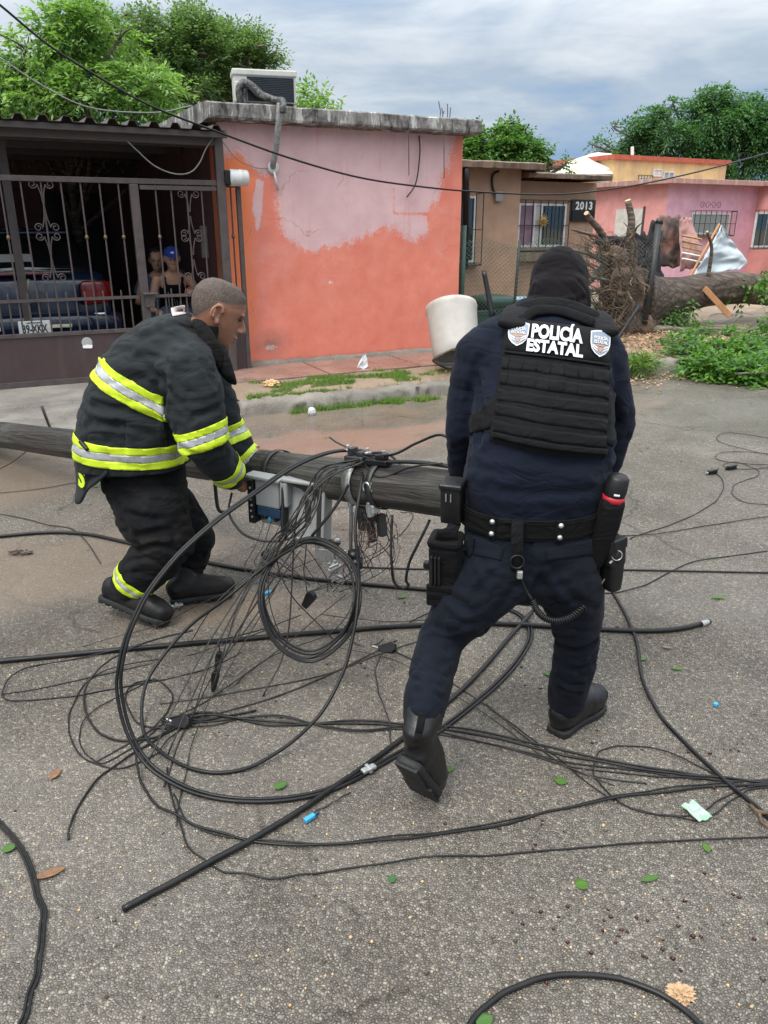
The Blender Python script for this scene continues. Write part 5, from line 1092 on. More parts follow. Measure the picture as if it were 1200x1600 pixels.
grass('grass', 'short patchy green grass on the dirt verge below the coral wall', [(2.15, 4.3, 7.05, 7.75, 1.), (2.0, 3.2, 6.82, 7.1, .35), (4.3, 5.6, 6.9, 7.5, .12)], 15000, 31, .035)
grass('grass', 'weedy green grass growing along the front of the kerb', [(3.15, 5.3, 6.40, 6.64, 1.), (2.2, 3.2, 6.5, 6.64, .2), (3.2, 5., 6.66, 6.85, .5)], 9000, 32, .05)
def litter(name, label, pts_fn, n, seed, mat, sz, kind='stuff', cat='leaf litter'):
    rng = np.random.default_rng(seed); P = np.array([pts_fn(rng) for k in range(n)]); a = rng.uniform(0, 2 * math.pi, n); d = np.stack([np.cos(a), np.sin(a), rng.normal(0, .25, n)], 1); s_ = np.stack([-np.sin(a), np.cos(a), rng.normal(0, .3, n)], 1)
    l = sz * rng.uniform(.5, 1.4, n)[:, None]; w_ = l * rng.uniform(.25, .5, n)[:, None]; P[:, 2] += .004 + np.abs(d[:, 2:3] * l + 0).ravel() + np.abs(s_[:, 2:3] * w_).ravel()
    V = np.stack([P - d * l, P + s_ * w_, P + d * l, P - s_ * w_], 1).reshape(-1, 3); return tag(np_mesh(name, V, np.arange(len(V)), 4, MAT[mat]), label, cat, kind=kind)
def yardp(rng):
    u = rng.normal(8.3, .9); v = rng.uniform(6.9, 9.4); return np.array(S(u, v, .1))
litter('leaf_litter', 'dry brown leaves and wood chips scattered round the uprooted tree', yardp, 4200, 41, 'litter', .028)
def gutterp(rng):
    u = rng.normal(6.6, 1.1); v = 6.55 - abs(rng.normal(0, .28)); return np.array(S(u, v, .004))
litter('leaf_litter', 'dry brown leaves swept into the gutter below the right kerb', gutterp, 900, 42, 'litter', .022)
litter('green_litter', 'small torn green leaf scraps scattered over the wet road near the kerb', lambda rng: np.array(S(rng.uniform(1, 9), rng.uniform(3.8, 7.6), .006 + .1 * 0)), 130, 43, 'leafF', .022)
litter('saw_chips', 'pale wood chips on the verge beside the white tub', lambda rng: np.array(S(rng.normal(4.9, .4), rng.normal(7.2, .25), .115)), 500, 44, 'litter', .012, cat='wood chips')
# ------------------------------------------------------------------ figures
def bvh_of(me): 
    vs = [v.co.copy() for v in me.vertices]; return BVHTree.FromPolygons(vs, [tuple(p.vertices) for p in me.polygons])
CAMV = Vector((0, 0, CAM_H))
def on_surf(bv, px, py, off=0.):
    d = Vector(_ray(px, py)).normalized(); h = bv.ray_cast(CAMV, d)
    if h[0] is None: return None
    return h[0] + h[1] * off
def crease(bv, lines):
    out = []
    for pts, wd, dp in lines:
        q = [on_surf(bv, *p) for p in pts]; q = [p for p in q if p is not None]
        if len(q) > 1: out.append((spline(q, 4) if len(q) > 2 else q, wd, dp))
    return out
def cloth(mb, name, mat, parent, vox=.012, it=6, lines=(), amp=.004, ns=7, seed=0, extra=None):
    """one garment: union of shapes, smoothed, creased; linked under parent; keeps a world-space mesh for trims"""
    me = remesh(mb, vox, it); bv = bvh_of(me)
    folds(me, crease(bv, lines) + list(extra or []), amp, ns, seed)
    wm = me.copy(); P, N = getv(me); setv(me, P - np.array(BASE[parent.name]))
    o = link(name, me, mat, parent, BASE[parent.name], True); return o, wm
HEADS = [(.118, -.035, .022, .030), (.110, -.066, .048, .053), (.090, -.093, .074, .068), (.060, -.108, .088, .0765), (.030, -.111, .0925, .0785), (.010, -.107, .0865, .0775), (-.012, -.099, .0875, .0745), (-.034, -.086, .0905, .0705), (-.054, -.073, .0925, .0645), (-.068, -.065, .0895, .0605), (-.080, -.057, .0880, .0560), (-.098, -.042, .0890, .0470), (-.112, -.022, .0800, .0350), (-.119, .0, .066, .021)]
def head_shapes(mb, m, k=1.0, nose=True, ears=True):
    """head from stacked slices (z, back, front, half width); +y is the face"""
    n = 32; vs = []; fs = []
    for z, yb, yf, w_ in HEADS:
        y0 = -.012 if z < .09 else (yb + yf) / 2
        for j in range(n):
            a = 2 * math.pi * j / n; sx, cy = math.sin(a), math.cos(a); pw = 2.35 if cy > 0 else 2.0
            x = math.copysign(abs(sx) ** (2 / pw), sx) * w_; y = y0 + math.copysign(abs(cy) ** (2 / pw), cy) * ((yf - y0) if cy > 0 else (y0 - yb)); vs.append(m @ (Vector((x, y, z)) * k))
    for i in range(len(HEADS) - 1):
        for j in range(n): a = i * n + j; b = i * n + (j + 1) % n; fs.append((a, b, b + n, a + n))
    fs += [tuple(range(n - 1, -1, -1)), tuple(range((len(HEADS) - 1) * n, len(HEADS) * n))]; mb.add(vs, fs)
    X = m.to_3x3() @ Vector((1, 0, 0))
    def E(c, r): mb.ell(m @ (Vector(c) * k), [x * k for x in r], m.to_3x3().to_4x4())
    E((0, .086, .027), (.050, .012, .009)); E((0, .092, -.0605), (.023, .011, .007)); E((0, .0905, -.0735), (.020, .011, .008))
    if nose:
        mb.loft([(m @ (Vector((0, .084, .016)) * k), .009 * k, .011 * k), (m @ (Vector((0, .097, -.006)) * k), .010 * k, .012 * k), (m @ (Vector((0, .110, -.027)) * k), .013 * k, .012 * k)], side=X, n=12)
        for s_ in (-1, 1): E((s_ * .0125, .097, -.033), (.010, .014, .008))
    if ears:
        for s_ in (-1, 1):
            E((s_ * .081, -.010, .001), (.006, .017, .027)); E((s_ * .083, .000, -.026), (.007, .010, .012))
            pts = [m @ (Vector((s_ * (.083 + .012 * max(0, -math.cos(a)) + .003), -.010 + .021 * math.cos(a), .003 + .031 * math.sin(a))) * k) for a in np.linspace(.2, 4.2, 12)]
            mb.tube(pts, .0062 * k, 7)
def face_detail(me, m, k=1.0):
    """eye sockets, mouth line and cheek folds pressed into a finished head (world-space mesh)"""
    P, N = getv(me); inv = np.array(m.inverted()); Q = (P @ inv[:3, :3].T + inv[:3, 3]) / k; d = np.zeros(len(P))
    def dent(c, r, dp): 
        nonlocal d; q = (Q - np.array(c)) / np.array(r); d -= dp * np.exp(-(q * q).sum(1))
    for s_ in (-1, 1):
        dent((s_ * .033, .088, .010), (.017, .02, .010), .0085); dent((s_ * .034, .072, -.045), (.010, .02, .02), .004); dent((s_ * .027, .090, -.048), (.005, .015, .014), .003); dent((s_ * .086, -.006, .0), (.008, .009, .016), .006)
        dent((s_ * .034, .084, .010), (.010, .012, .006), -.005)
    dent((0, .095, -.067), (.024, .02, .0022), .006); dent((0, .088, -.088), (.018, .02, .006), .003)
    setv(me, P + N * (d * k)[:, None])
def hand_shapes(mb, m, curl=40, side=1, spread=.06, thumb=35):
    """origin at the wrist, +y along the palm, +x (times side) to the thumb, palm faces -z"""
    X = m.to_3x3() @ Vector((1, 0, 0))
    mb.loft([(m @ Vector((0, -.03, 0)), .027, .021), (m @ Vector((0, .01, 0)), .030, .019), (m @ Vector((0, .05, -.002)), .041, .017), (m @ Vector((0, .088, -.003)), .042, .014)], side=X, n=14, pw=2.6)
    for i, (x, y, L, r) in enumerate(((.031, .088, .070, .0095), (.0105, .094, .079, .0098), (-.0105, .091, .073, .0094), (-.031, .083, .057, .0084))):
        p = Vector((x * side, y, -.003)); a = R(curl * .75); sp = spread * (1.5 - i) * side; pts = [p - Vector((0, .02, 0)), p.copy()]; rr = [r, r]
        for q, f in enumerate((.43, .32, .25)):
            d = Vector((sp, math.cos(a), -math.sin(a))).normalized(); p = p + d * L * f; pts.append(p.copy()); rr.append(r * (1 - .09 * (q + 1))); a += R(curl * (1.05 if q == 0 else .8))
        mb.loft([(m @ c, w_, w_) for c, w_ in zip(pts, rr)], side=X, n=10)
    b = Vector((.028 * side, .025, -.006)); a = R(thumb); pts = [b - Vector((.01 * side, .01, 0)), b + Vector((.020 * side, .022, -.010)), b + Vector((.030 * side, .052, -.024)), b + Vector((.028 * side, .074, -.040))]
    mb.loft([(m @ c, w_, w_) for c, w_ in zip(pts, (.014, .0125, .0105, .009))], side=X, n=10)
def boot(parent, heel, toe, ankle, top, r_top, name='boot', sole_r=.048, vox=.008, mat='leather', k=1.0):
    """heel and toe on the sole line, ankle centre, top of the shaft"""
    heel, toe, ankle, top = map(Vector, (heel, toe, ankle, top)); f = (toe - heel); L = f.length; f.normalize()
    up = (ankle - heel.lerp(toe, .25)); up = (up - f * up.dot(f)).normalized(); sd_ = f.cross(up)
    mb = MB(); P_ = lambda t, h: heel + f * (L * t) + up * h
    mb.loft([(P_(.10, .055 * k), .038 * k, .05 * k), (P_(.22, .065 * k), .041 * k, .06 * k), (P_(.42, .062 * k), .044 * k, .056 * k), (P_(.62, .052 * k), .050 * k, .047 * k), (P_(.80, .047 * k), .051 * k, .042 * k), (P_(.92, .042 * k), .043 * k, .036 * k)], side=sd_, n=18, pw=2.3)
    mb.loft([(P_(.2, .07), .043, .05), (ankle, .046, .054), (ankle.lerp(top, .5), r_top * .92, r_top * 1.0), (top, r_top, r_top * 1.05)], side=sd_, n=18)
    me = remesh(mb, vox, 4); P, N = getv(me)
    dsp = np.array([mnoise.fractal(Vector((p[0] * 22, p[1] * 22, p[2] * 30)), 1., 2., 3) for p in P.tolist()]); setv(me, P + N * (dsp * .0025)[:, None] - np.array(BASE[parent.name]))
    b = link(name, me, MAT[mat], parent, BASE[parent.name], True)
    s = MB(); poly = []
    for t, w_ in ((0, .022), (.03, .034), (.12, .040), (.3, .039), (.45, .041), (.65, .051), (.8, .053), (.92, .043), (.98, .028), (1., .010)): poly.append((t * L, w_ * k))
    poly = poly + [(x, -y) for x, y in poly[::-1]]
    s.prism(poly, .0, .024, frame(heel, f, up)); so = s.build('sole', MAT['sole'], b, base=BASE[parent.name], bevel=.007)
    tr = MB()
    for k in range(9):
        t = .06 + k * .105; w_ = .036 + .012 * (k > 4); tr.box((t * L - .009, -w_, -.007), (t * L + .009, w_, .003), frame(heel, f, up))
    tr.build('tread', MAT['sole'], b, base=BASE[parent.name]); return b
# ------------------------------------------------------------------ car behind the gate
CB = S(.47, 9.2, .105); CM = Matrix.Translation(CB) @ Matrix.Rotation(SA, 4, 'Z')
car = thing('parked_car', 'dark blue car parked tail first behind the barred gate', 'car', CB)
def c3(x, y, z): return CM @ Vector((x, y, z))
def carloft(rows, nseg=8):
    """rows: y -> right-half outline [(x,z)...] mirrored; returns a closed skin"""
    mb = MB(); k = None
    for y, half in rows:
        full = half + [(-x, z) for x, z in half[::-1]]; k = len(full)
        for x, z in full: mb.v.append(c3(x, y + (.05 * (abs(x) / .85) ** 3 if y < .5 else 0), z))
    for i in range(len(rows) - 1):
        for j in range(k): a = i * k + j; b = i * k + (j + 1) % k; mb.f.append((a, b, b + k, a + k))
    mb.f += [tuple(range(k - 1, -1, -1)), tuple(range((len(rows) - 1) * k, len(rows) * k))]; return mb
def half(w_, zb, zt, belt=.62, tuck=.93): return [(.05, zb), (w_ * .86, zb), (w_ * .95, zb + .10), (w_, belt), (w_ * .985, belt + .15), (w_ * tuck, zt - .03), (w_ * tuck - .06, zt), (.05, zt + .015)]
lower = carloft([(.0, half(.80, .30, .93)), (.03, half(.83, .26, .99)), (.12, half(.85, .24, 1.04)), (.5, half(.865, .22, 1.05)), (1.5, half(.87, .2, 1.02)), (2.9, half(.87, .2, 1.0)), (3.4, half(.86, .2, .96)), (3.95, half(.83, .22, .80)), (4.1, half(.76, .28, .66))])
lower.build('body', MAT['carblue'], car, smooth=True, bevel=.0)
def cab(w0, w1, zb, zt): return [(.05, zb), (w0, zb), (w0 * .985, zb + .1), (w1, zt - .04), (w1 - .08, zt), (.05, zt + .015)]
cabm = carloft([(.28, cab(.76, .74, 1.03, 1.07)), (.62, cab(.775, .64, 1.03, 1.36)), (.95, cab(.78, .60, 1.02, 1.45)), (1.8, cab(.78, .60, 1.0, 1.47)), (2.4, cab(.78, .60, 1.0, 1.42)), (3.1, cab(.77, .73, .99, 1.03))]); cabm.build('cabin', MAT['glassk'], car, smooth=True); MB().loft([(c3(0, .78, 1.445), .58, .022), (c3(0, 1.3, 1.475), .60, .025), (c3(0, 2.2, 1.46), .58, .025)], side=CM.to_3x3() @ Vector((1, 0, 0)), n=20, pw=4).build('roof', MAT['carblue'], car, smooth=True)
def cquad(name, pts, mat, par=car, th=.004, smooth=False): 
    mb = MB(); mb.add([c3(*p) for p in pts], [tuple(range(len(pts)))]); return mb.build(name, MAT[mat], par, solid=th, base=CB)
rw = cquad('rear_window', [(-.64, .318, 1.098), (.64, .318, 1.098), (.56, .61, 1.355), (-.56, .61, 1.355)], 'glassk')
cquad('sun_shade', [(-.32, .36, 1.150), (.10, .36, 1.150), (.10, .445, 1.225), (-.38, .445, 1.225), (-.38, .42, 1.2)], 'paper', rw)
MB().rbox((-.45, -.02, 1.035), (.45, .16, 1.065), .01, CM).build('spoiler_strip', MAT['carblue'], car)
MB().rbox((-.28, -.03, 1.03), (.24, -.012, 1.052), .005, CM).build('high_brake_light', MAT['redlens'], car)
MB().loft([(c3(-.84, .06, .46), .17, .12), (c3(-.5, -.055, .46), .185, .13), (c3(.0, -.075, .46), .19, .13), (c3(.5, -.055, .46), .185, .13), (c3(.84, .06, .46), .17, .12)], side=(0, 0, 1), n=18, pw=3.5).build('bumper', MAT['carblue'], car, smooth=True)
MB().rbox((-.74, -.105, .60), (.74, -.05, .625), .006, CM).build('bumper_trim', MAT['chrome'], car)
for s_ in (-1, 1):
    tl = MB(); tl.loft([(c3(s_ * .55, -.015, .83), .125, .03), (c3(s_ * .70, .0, .835), .125, .035), (c3(s_ * .82, .06, .84), .11, .045), (c3(s_ * .862, .20, .85), .075, .03)], side=(0, 0, 1), n=16, pw=4); tl.build('taillight', MAT['redlens'], car, smooth=True)
    MB().rbox((s_ * .24 - .09, -.218, .50), (s_ * .24 + .13 * s_, -.195, .535), .006, CM).build('reflector', MAT['amberlens'], car)
    for yy in (.72, 3.2):
        wm = frame(c3(s_ * .80, yy, .30), CM.to_3x3() @ Vector((0, 0, 1)), CM.to_3x3() @ Vector((s_, 0, 0)))
        wh = MB().lathe([(.20, -.09), (.295, -.085), (.31, -.05), (.31, .05), (.295, .085), (.20, .09)], wm, 28).build('wheel', MAT['rubber'], car, smooth=True); MB().lathe([(.0, .05), (.06, .06), (.17, .05), (.195, .088)], wm, 20, cap=False).build('rim', MAT['alum'], wh, base=CB)
pl = MB().rbox((-.155, -.225, .425), (.155, -.21, .585), .008, CM).build('number_plate', MAT['platew'], car)
vs_, fs_ = text_polys('39-XKX', .115, bold=.003, xs=.62); MB().add([c3(p.x - .0, -.2275, p.y + .50) for p in vs_], fs_).build('plate_number', MAT['ink'], pl, base=CB)
MB().box((-.06, -.2272, .445), (.06, -.226, .452), CM).build('plate_line', MAT['ink'], pl, base=CB); MB().box((-.07, -.2272, .560), (.07, -.226, .570), CM).build('plate_line', MAT['ink'], pl, base=CB)
em = MB(); em.prism([(-.045, .11), (-.022, .11), (.0, .0), (.026, .11), (.05, .11), (.012, -.04), (-.012, -.04)], 0, .006, frame(c3(-.02, -.03, .88), CM.to_3x3() @ Vector((1, 0, 0)), CM.to_3x3() @ Vector((0, -1, 0)))); em.build('emblem', MAT['chrome'], car)
MB().lathe([(0, .006), (.016, .006), (.018, 0)], frame(c3(-.02, -.026, .79), CM.to_3x3() @ Vector((1, 0, 0)), CM.to_3x3() @ Vector((0, -1, 0))), 14).build('lock', MAT['chrome'], car)
# ------------------------------------------------------------------ two people sitting in the carport, a wire chair
def seated(name, label, seat, face, cap, top_mat, skin, lean=.15, arm_to=None, arm_l=None):
    """seat: point on the seat; face: yaw of the facing direction"""
    t = thing(name, label, 'person', Vector((seat.x, seat.y, .105))); m = Matrix.Translation(seat) @ Matrix.Rotation(face, 4, 'Z'); q = lambda x, y, z: m @ Vector((x, y, z)); X = m.to_3x3() @ Vector((1, 0, 0))
    fl = .105 - seat.z
    body = MB()
    body.loft([(q(0, 0, .08), .17, .12), (q(0, lean * .4, .25), .145, .10), (q(0, lean * .8, .42), .165, .105), (q(0, lean, .50), .15, .075), (q(0, lean * 1.1, .56), .06, .055)], side=X, n=20)
    hm = Matrix.Translation(q(0, lean * 1.1 + .06, .69)) @ m.to_3x3().to_4x4() @ Matrix.Rotation(R(-10), 4, 'X')
    body.loft([(q(0, lean * 1.05, .52), .055, .05), (q(0, lean * 1.1 + .03, .62), .052, .052)], side=X)
    head_shapes(body, hm)
    at = {1: arm_to or (.15, .38, .22), -1: arm_l or (-.12, .40, .20)}
    for s_ in (-1, 1):
        sh = Vector((s_ * .185, lean, .47)); w_ = Vector(at[s_]); el = sh.lerp(w_, .5) + Vector((s_ * .10, -.06, -.16))
        body.loft([(q(*sh), .052, .05), (q(*sh.lerp(el, .5)), .047, .045), (q(*el), .037, .036), (q(*el.lerp(w_, .4)), .037, .034), (q(*w_), .025, .022)], side=X, n=12)
        dv = (w_ - el).normalized(); hmx = m @ frame(w_, dv.cross(Vector((0, 0, 1))) * s_, dv.cross(dv.cross(Vector((0, 0, 1)))) * -1) if False else frame(q(*w_), m.to_3x3() @ Vector((1, 0, 0)), Vector((0, 0, 1))); hand_shapes(body, hmx, 35, -s_)
        body.loft([(q(s_ * .09, .05, .07), .085, .08), (q(s_ * .11, .44, .07), .06, .06), (q(s_ * .11, .46, fl * .5), .052, .052), (q(s_ * .11, .44, fl + .08), .038, .04), (q(s_ * .11, .55, fl + .03), .04, .03)], side=X, n=14)
    me = remesh(body, .009, 3); face_detail(me, hm); P, N = getv(me); setv(me, P - np.array(BASE[t.name])); link('body', me, MAT[skin], t, BASE[t.name], True)
    tb = MB(); tb.loft([(q(0, 0, .06), .185, .135), (q(0, lean * .4, .25), .158, .114), (q(0, lean * .75, .40), .168, .117), (q(0, lean * .95, .46), .12, .10)], side=X, n=20, rnd=False)
    for s_ in (-1, 1): tb.loft([(q(s_ * .09, lean * .8 + .07, .36), .03, .02), (q(s_ * .095, lean * 1. + .05, .49), .026, .02), (q(s_ * .095, lean * 1. - .05, .50), .026, .02), (q(s_ * .09, lean - .1, .38), .03, .02)], side=X, n=10)
    if not cap:
        for s_ in (-1, 1): tb.loft([(q(s_ * .12, lean, .46), .085, .075), (q(s_ * .2, lean - .01, .42), .07, .068), (q(s_ * .25, lean - .02, .33), .062, .06)], side=X, n=12)
    cloth(tb, 'tank_top' if cap else 'shirt', MAT[top_mat], t, .012, 4, amp=.006)
    tr = MB()
    for s_ in (-1, 1): tr.loft([(q(s_ * .07, -.02, .06), .115, .105), (q(s_ * .10, .2, .08), .10, .095), (q(s_ * .11, .44, .07), .078, .078), (q(s_ * .11, .47, fl * .5), .068, .068), (q(s_ * .11, .45, fl + .12), .058, .06)], side=X, n=14)
    cloth(tr, 'trousers', MAT['jean'], t, .014, 4, amp=.006)
    if cap:
        c = MB(); c.ell(hm @ Vector((0, -.012, .058)), (.088, .108, .078), hm.to_3x3().to_4x4()); c.loft([(hm @ Vector((0, .07, .058)), .070, .012), (hm @ Vector((0, .13, .050)), .065, .007), (hm @ Vector((0, .165, .040)), .045, .005)], side=X, n=16)
        co, _ = cloth(c, 'cap', MAT['capblue'], t, .008, 3, amp=.0); e = MB(); e.ell(hm @ Vector((0, .085, .085)), (.018, .006, .012), hm.to_3x3().to_4x4()); e.build('cap_badge', MAT['white'], co, base=BASE[t.name])
    else:
        c = MB(); c.ell(hm @ Vector((0, -.026, .046)), (.098, .108, .098), hm.to_3x3().to_4x4()); cloth(c, 'hair', MAT['hairk'], t, .01, 3, amp=.006, ns=30)
    for s_ in (-1, 1):
        e = MB(); e.ell(hm @ Vector((s_ * .03, .090, .008)), (.012, .006, .005), hm.to_3x3().to_4x4(), 8, 6); e.build('eye', MAT['ink'], t)
    return t
sp1 = W(256, 474, 9.35); sp1.z = .58; fa = math.atan2(-(0 - sp1.x), (0 - sp1.y)) + R(4)
seated('person', 'person in a blue cap and black tank top sitting behind the gate', sp1 + Vector((.05, .25, 0)), fa, True, 'blackf', 'skinl', .22, (.20, .30, .12), (-.16, .34, .36))
sp2 = W(228, 474, 9.9); sp2.z = .55
seated('person', 'person half hidden behind the one in the blue cap', sp2 + Vector((.12, .25, 0)), fa - R(6), False, 'jean', 'skinl', .16)
ch = W(303, 470, 9.15); ch.z = .105; chr_ = thing('wire_chair', 'grey wire garden chair with rounded fan back behind the gate', 'chair', ch); cm_ = Matrix.Translation(ch) @ Matrix.Rotation(fa + R(25), 4, 'Z')
bk = MB(); ring = [cm_ @ Vector((.20 * math.cos(a), -.20 - .10 * max(0, math.sin(a)), .62 + .42 * math.sin(a))) for a in np.linspace(-.35, math.pi + .35, 26)]; bk.tube(ring, .008, 6)
bo = bk.build('back_hoop', MAT['greywire'], chr_, smooth=True)
for k in range(11):
    x = -.17 + .034 * k; zt_ = .62 + .42 * math.sqrt(max(0, 1 - (x / .20) ** 2)); MB().tube([cm_ @ Vector((x * .7, -.19, .47)), cm_ @ Vector((x, -.20 - .1 * (zt_ - .62) / .42, zt_))], .004, 5).build('back_wire', MAT['greywire'], chr_)
st_ = MB(); st_.tube([cm_ @ Vector((.22 * math.cos(a), .02 + .22 * math.sin(a), .45)) for a in np.linspace(0, 2 * math.pi, 25)[:-1]], .009, 6, closed=True)
for k in range(9): x = -.18 + .045 * k; h_ = math.sqrt(max(0, .22 ** 2 - x * x)); st_.tube([cm_ @ Vector((x, .02 - h_, .45)), cm_ @ Vector((x, .02 + h_, .45))], .004, 5)
st_.build('seat', MAT['greywire'], chr_, smooth=True)
for sx in (-1, 1):
    for sy in (-1, 1): MB().tube([cm_ @ Vector((sx * .15, .02 + sy * .15, .45)), cm_ @ Vector((sx * .2, .02 + sy * .2, .0))], .009, 6).build('leg', MAT['greywire'], chr_, smooth=True)
# ------------------------------------------------------------------ police officer, seen from behind, lifting the pole end
OB = Vector((.40, 2.05, 0)); of = thing('person', 'officer in black hood, navy uniform and police vest bending over the pole end', 'person', OB)
FX = Vector((1, 0, 0))
hipL, kneeL, ankL = D(772, 888, 2.07), D(688, 1000, 2.06), D(655, 1135, 1.79)
hipR, kneeR, ankR = D(886, 886, 2.09), D(903, 995, 2.14), D(884, 1098, 2.19)
toeL = G(660, 1247, .012) + Vector((0, .0, 0)); heelL = D(634, 1196, 1.74)
heelR, toeR = G(866, 1150, .004), G(934, 1098, .004)
shL, elL, wrL = D(742, 560, 2.34), D(722, 668, 2.33), D(722, 772, 2.50)
shR, elR, wrR = D(946, 566, 2.36), D(966, 660, 2.38), D(945, 750, 2.36)
headc = D(873, 452, 2.52)
hmx = frame(headc, (1, -.05, 0), (-.02, .62, .80))       # face tipped down and forward
TOR = [(D(829, 850, 2.13), .205, .150), (D(830, 795, 2.15), .200, .145), (D(838, 752, 2.16), .212, .158), (D(845, 700, 2.19), .213, .165), (D(848, 640, 2.24), .205, .155), (D(850, 580, 2.31), .200, .140), (D(853, 535, 2.37), .190, .115), (D(858, 502, 2.42), .135, .085)]
# body under the clothes: one skin with head and hands
bd = MB(); bd.loft([(c, a * .9, b * .88) for c, a, b in TOR], side=FX, n=24); head_shapes(bd, hmx, ears=False)
bd.loft([(D(862, 505, 2.44), .062, .058), (headc - Vector((0, .06, .05)), .058, .058)], side=FX)
def limb_s(mb, pts, rr, n=16, side=FX): mb.loft([(p, a, b) for p, (a, b) in zip(pts, rr)], side=side, n=n)
pole_at = lambda t: POLE_A.lerp(POLE_B, t)
for s_, sh, el, wr in ((-1, shL, elL, wrL), (1, shR, elR, wrR)):
    limb_s(bd, [sh, sh.lerp(el, .5), el, el.lerp(wr, .5), wr], [(.05, .05), (.046, .046), (.038, .038), (.035, .033), (.027, .024)])
    tgt = pole_at(.062) if s_ < 0 else pole_at(.012); tgt = Vector(tgt) + Vector((0, .02, .06)); dv = (tgt - wr).normalized()
    hand_shapes(bd, frame(wr, POLE_DIR * (1 if s_ < 0 else 1), Vector((0, -.2, 1)) if False else POLE_DIR.cross(dv)), 48, 1 if s_ < 0 else -1)
for h, k, a in ((hipL, kneeL, ankL), (hipR, kneeR, ankR)): limb_s(bd, [h, h.lerp(k, .5), k, k.lerp(a, .35), a], [(.085, .09), (.075, .078), (.055, .058), (.052, .056), (.038, .04)])
me = remesh(bd, .009, 4); P, N = getv(me); setv(me, P - np.array(OB)); link('body', me, MAT['skin'], of, OB, True)
# shirt
sh_ = MB(); sh_.loft(TOR[1:], side=FX, n=28, pw=2.2)
sh_.loft([(D(829, 808, 2.15), .197, .145), (D(836, 760, 2.155), .214, .160), (D(842, 728, 2.165), .214, .166)], side=FX, n=28, pw=2.2)
for sh, el, wr, k in ((shL, elL, wrL, 1), (shR, elR, wrR, .98)):
    limb_s(sh_, [sh + Vector((-.02 * (1 if sh is shL else -1) * -1, .0, .015)), sh.lerp(el, .3), sh.lerp(el, .7), el, el.lerp(wr, .5), wr], [(.078 * k, .088 * k), (.066 * k, .080 * k), (.060 * k, .072 * k), (.055 * k, .060 * k), (.049 * k, .050 * k), (.038 * k, .036 * k)])
limb_s(sh_, [D(790, 535, 2.40), shL.lerp(D(790, 535, 2.40), .4), shL], [(.09, .09), (.085, .095), (.07, .085)]); limb_s(sh_, [D(915, 540, 2.42), shR.lerp(D(915, 540, 2.42), .4), shR], [(.09, .09), (.085, .095), (.07, .085)])
SL = [([(745, 590), (752, 640), (748, 690)], .014, -.010), ([(738, 600), (728, 635)], .010, -.006), ([(742, 612), (730, 660)], .008, -.005), ([(735, 720), (760, 735), (800, 742)], .012, -.004), ([(728, 690), (712, 700)], .010, -.006), ([(724, 705), (706, 712)], .010, -.005),
      ([(735, 755), (790, 768), (850, 772), (920, 766)], .014, -.006), ([(745, 742), (775, 756)], .008, -.004), ([(955, 600), (962, 660), (958, 710)], .014, -.010), ([(930, 745), (955, 735)], .010, -.005), ([(968, 690), (980, 684)], .01, -.005), ([(750, 560), (738, 585)], .012, -.005)]
shirt, shirt_me = cloth(sh_, 'shirt', MAT['navy'], of, .010, 6, SL, .004, 8, 1)
# trousers
tr = MB(); tr.loft([(D(829, 800, 2.15), .194, .142), (D(829, 825, 2.14), .200, .150), (D(829, 860, 2.13), .204, .160), (D(830, 885, 2.12), .18, .135)], side=FX, n=28, pw=2.2)
limb_s(tr, [hipL + Vector((.02, 0, .0)), hipL.lerp(kneeL, .3), hipL.lerp(kneeL, .65), kneeL, kneeL.lerp(ankL, .35), kneeL.lerp(ankL, .72), kneeL.lerp(ankL, .86)], [(.112, .125), (.108, .118), (.088, .098), (.075, .082), (.070, .076), (.066, .070), (.062, .066)], 20)
limb_s(tr, [hipR - Vector((.02, 0, .0)), hipR.lerp(kneeR, .3), hipR.lerp(kneeR, .65), kneeR, kneeR.lerp(ankR, .4), kneeR.lerp(ankR, .75), kneeR.lerp(ankR, .97)], [(.112, .125), (.100, .112), (.084, .095), (.073, .080), (.072, .076), (.068, .072), (.064, .066)], 20)
TL_ = [([(700, 930), (730, 950), (760, 985)], .012, -.008), ([(672, 985), (705, 992), (735, 980)], .009, .006), ([(645, 1052), (668, 1062)], .008, .006), ([(662, 1010), (684, 1032), (700, 1036)], .008, -.006), ([(880, 915), (905, 940), (930, 950)], .012, -.007), ([(866, 985), (895, 990)], .009, .006), ([(870, 1046), (900, 1056)], .008, .006), ([(876, 1075), (905, 1084), (928, 1074)], .008, -.006), ([(745, 880), (760, 920), (758, 960)], .010, .006), ([(855, 890), (862, 930)], .010, .006), ([(665, 1000), (700, 1015), (728, 1012)], .012, -.007), ([(660, 1022), (690, 1040)], .010, -.006), ([(650, 1060), (690, 1072), (712, 1062)], .010, -.006), ([(655, 1040), (700, 1050)], .009, .005), ([(648, 1080), (690, 1090)], .009, -.006), ([(700, 960), (745, 975)], .012, -.006),
       ([(868, 1000), (900, 1015), (930, 1005)], .012, -.008), ([(870, 1030), (905, 1045), (930, 1035)], .011, -.007), ([(872, 1060), (905, 1070), (930, 1058)], .010, -.007), ([(880, 1010), (920, 1030)], .008, .005), ([(822, 905), (800, 925), (775, 955)], .014, -.007), ([(840, 905), (860, 925), (880, 960)], .014, -.007), ([(828, 830), (829, 870), (829, 900)], .008, -.006),
       ([(735, 825), (765, 845)], .008, -.004), ([(890, 835), (930, 822)], .008, -.004), ([(770, 900), (740, 930)], .012, -.006), ([(700, 905), (720, 950)], .014, -.006)]
trou, trou_me = cloth(tr, 'trousers', MAT['navyt'], of, .010, 6, TL_, .005, 8, 2); tbv = bvh_of(trou_me); sbv = bvh_of(shirt_me)
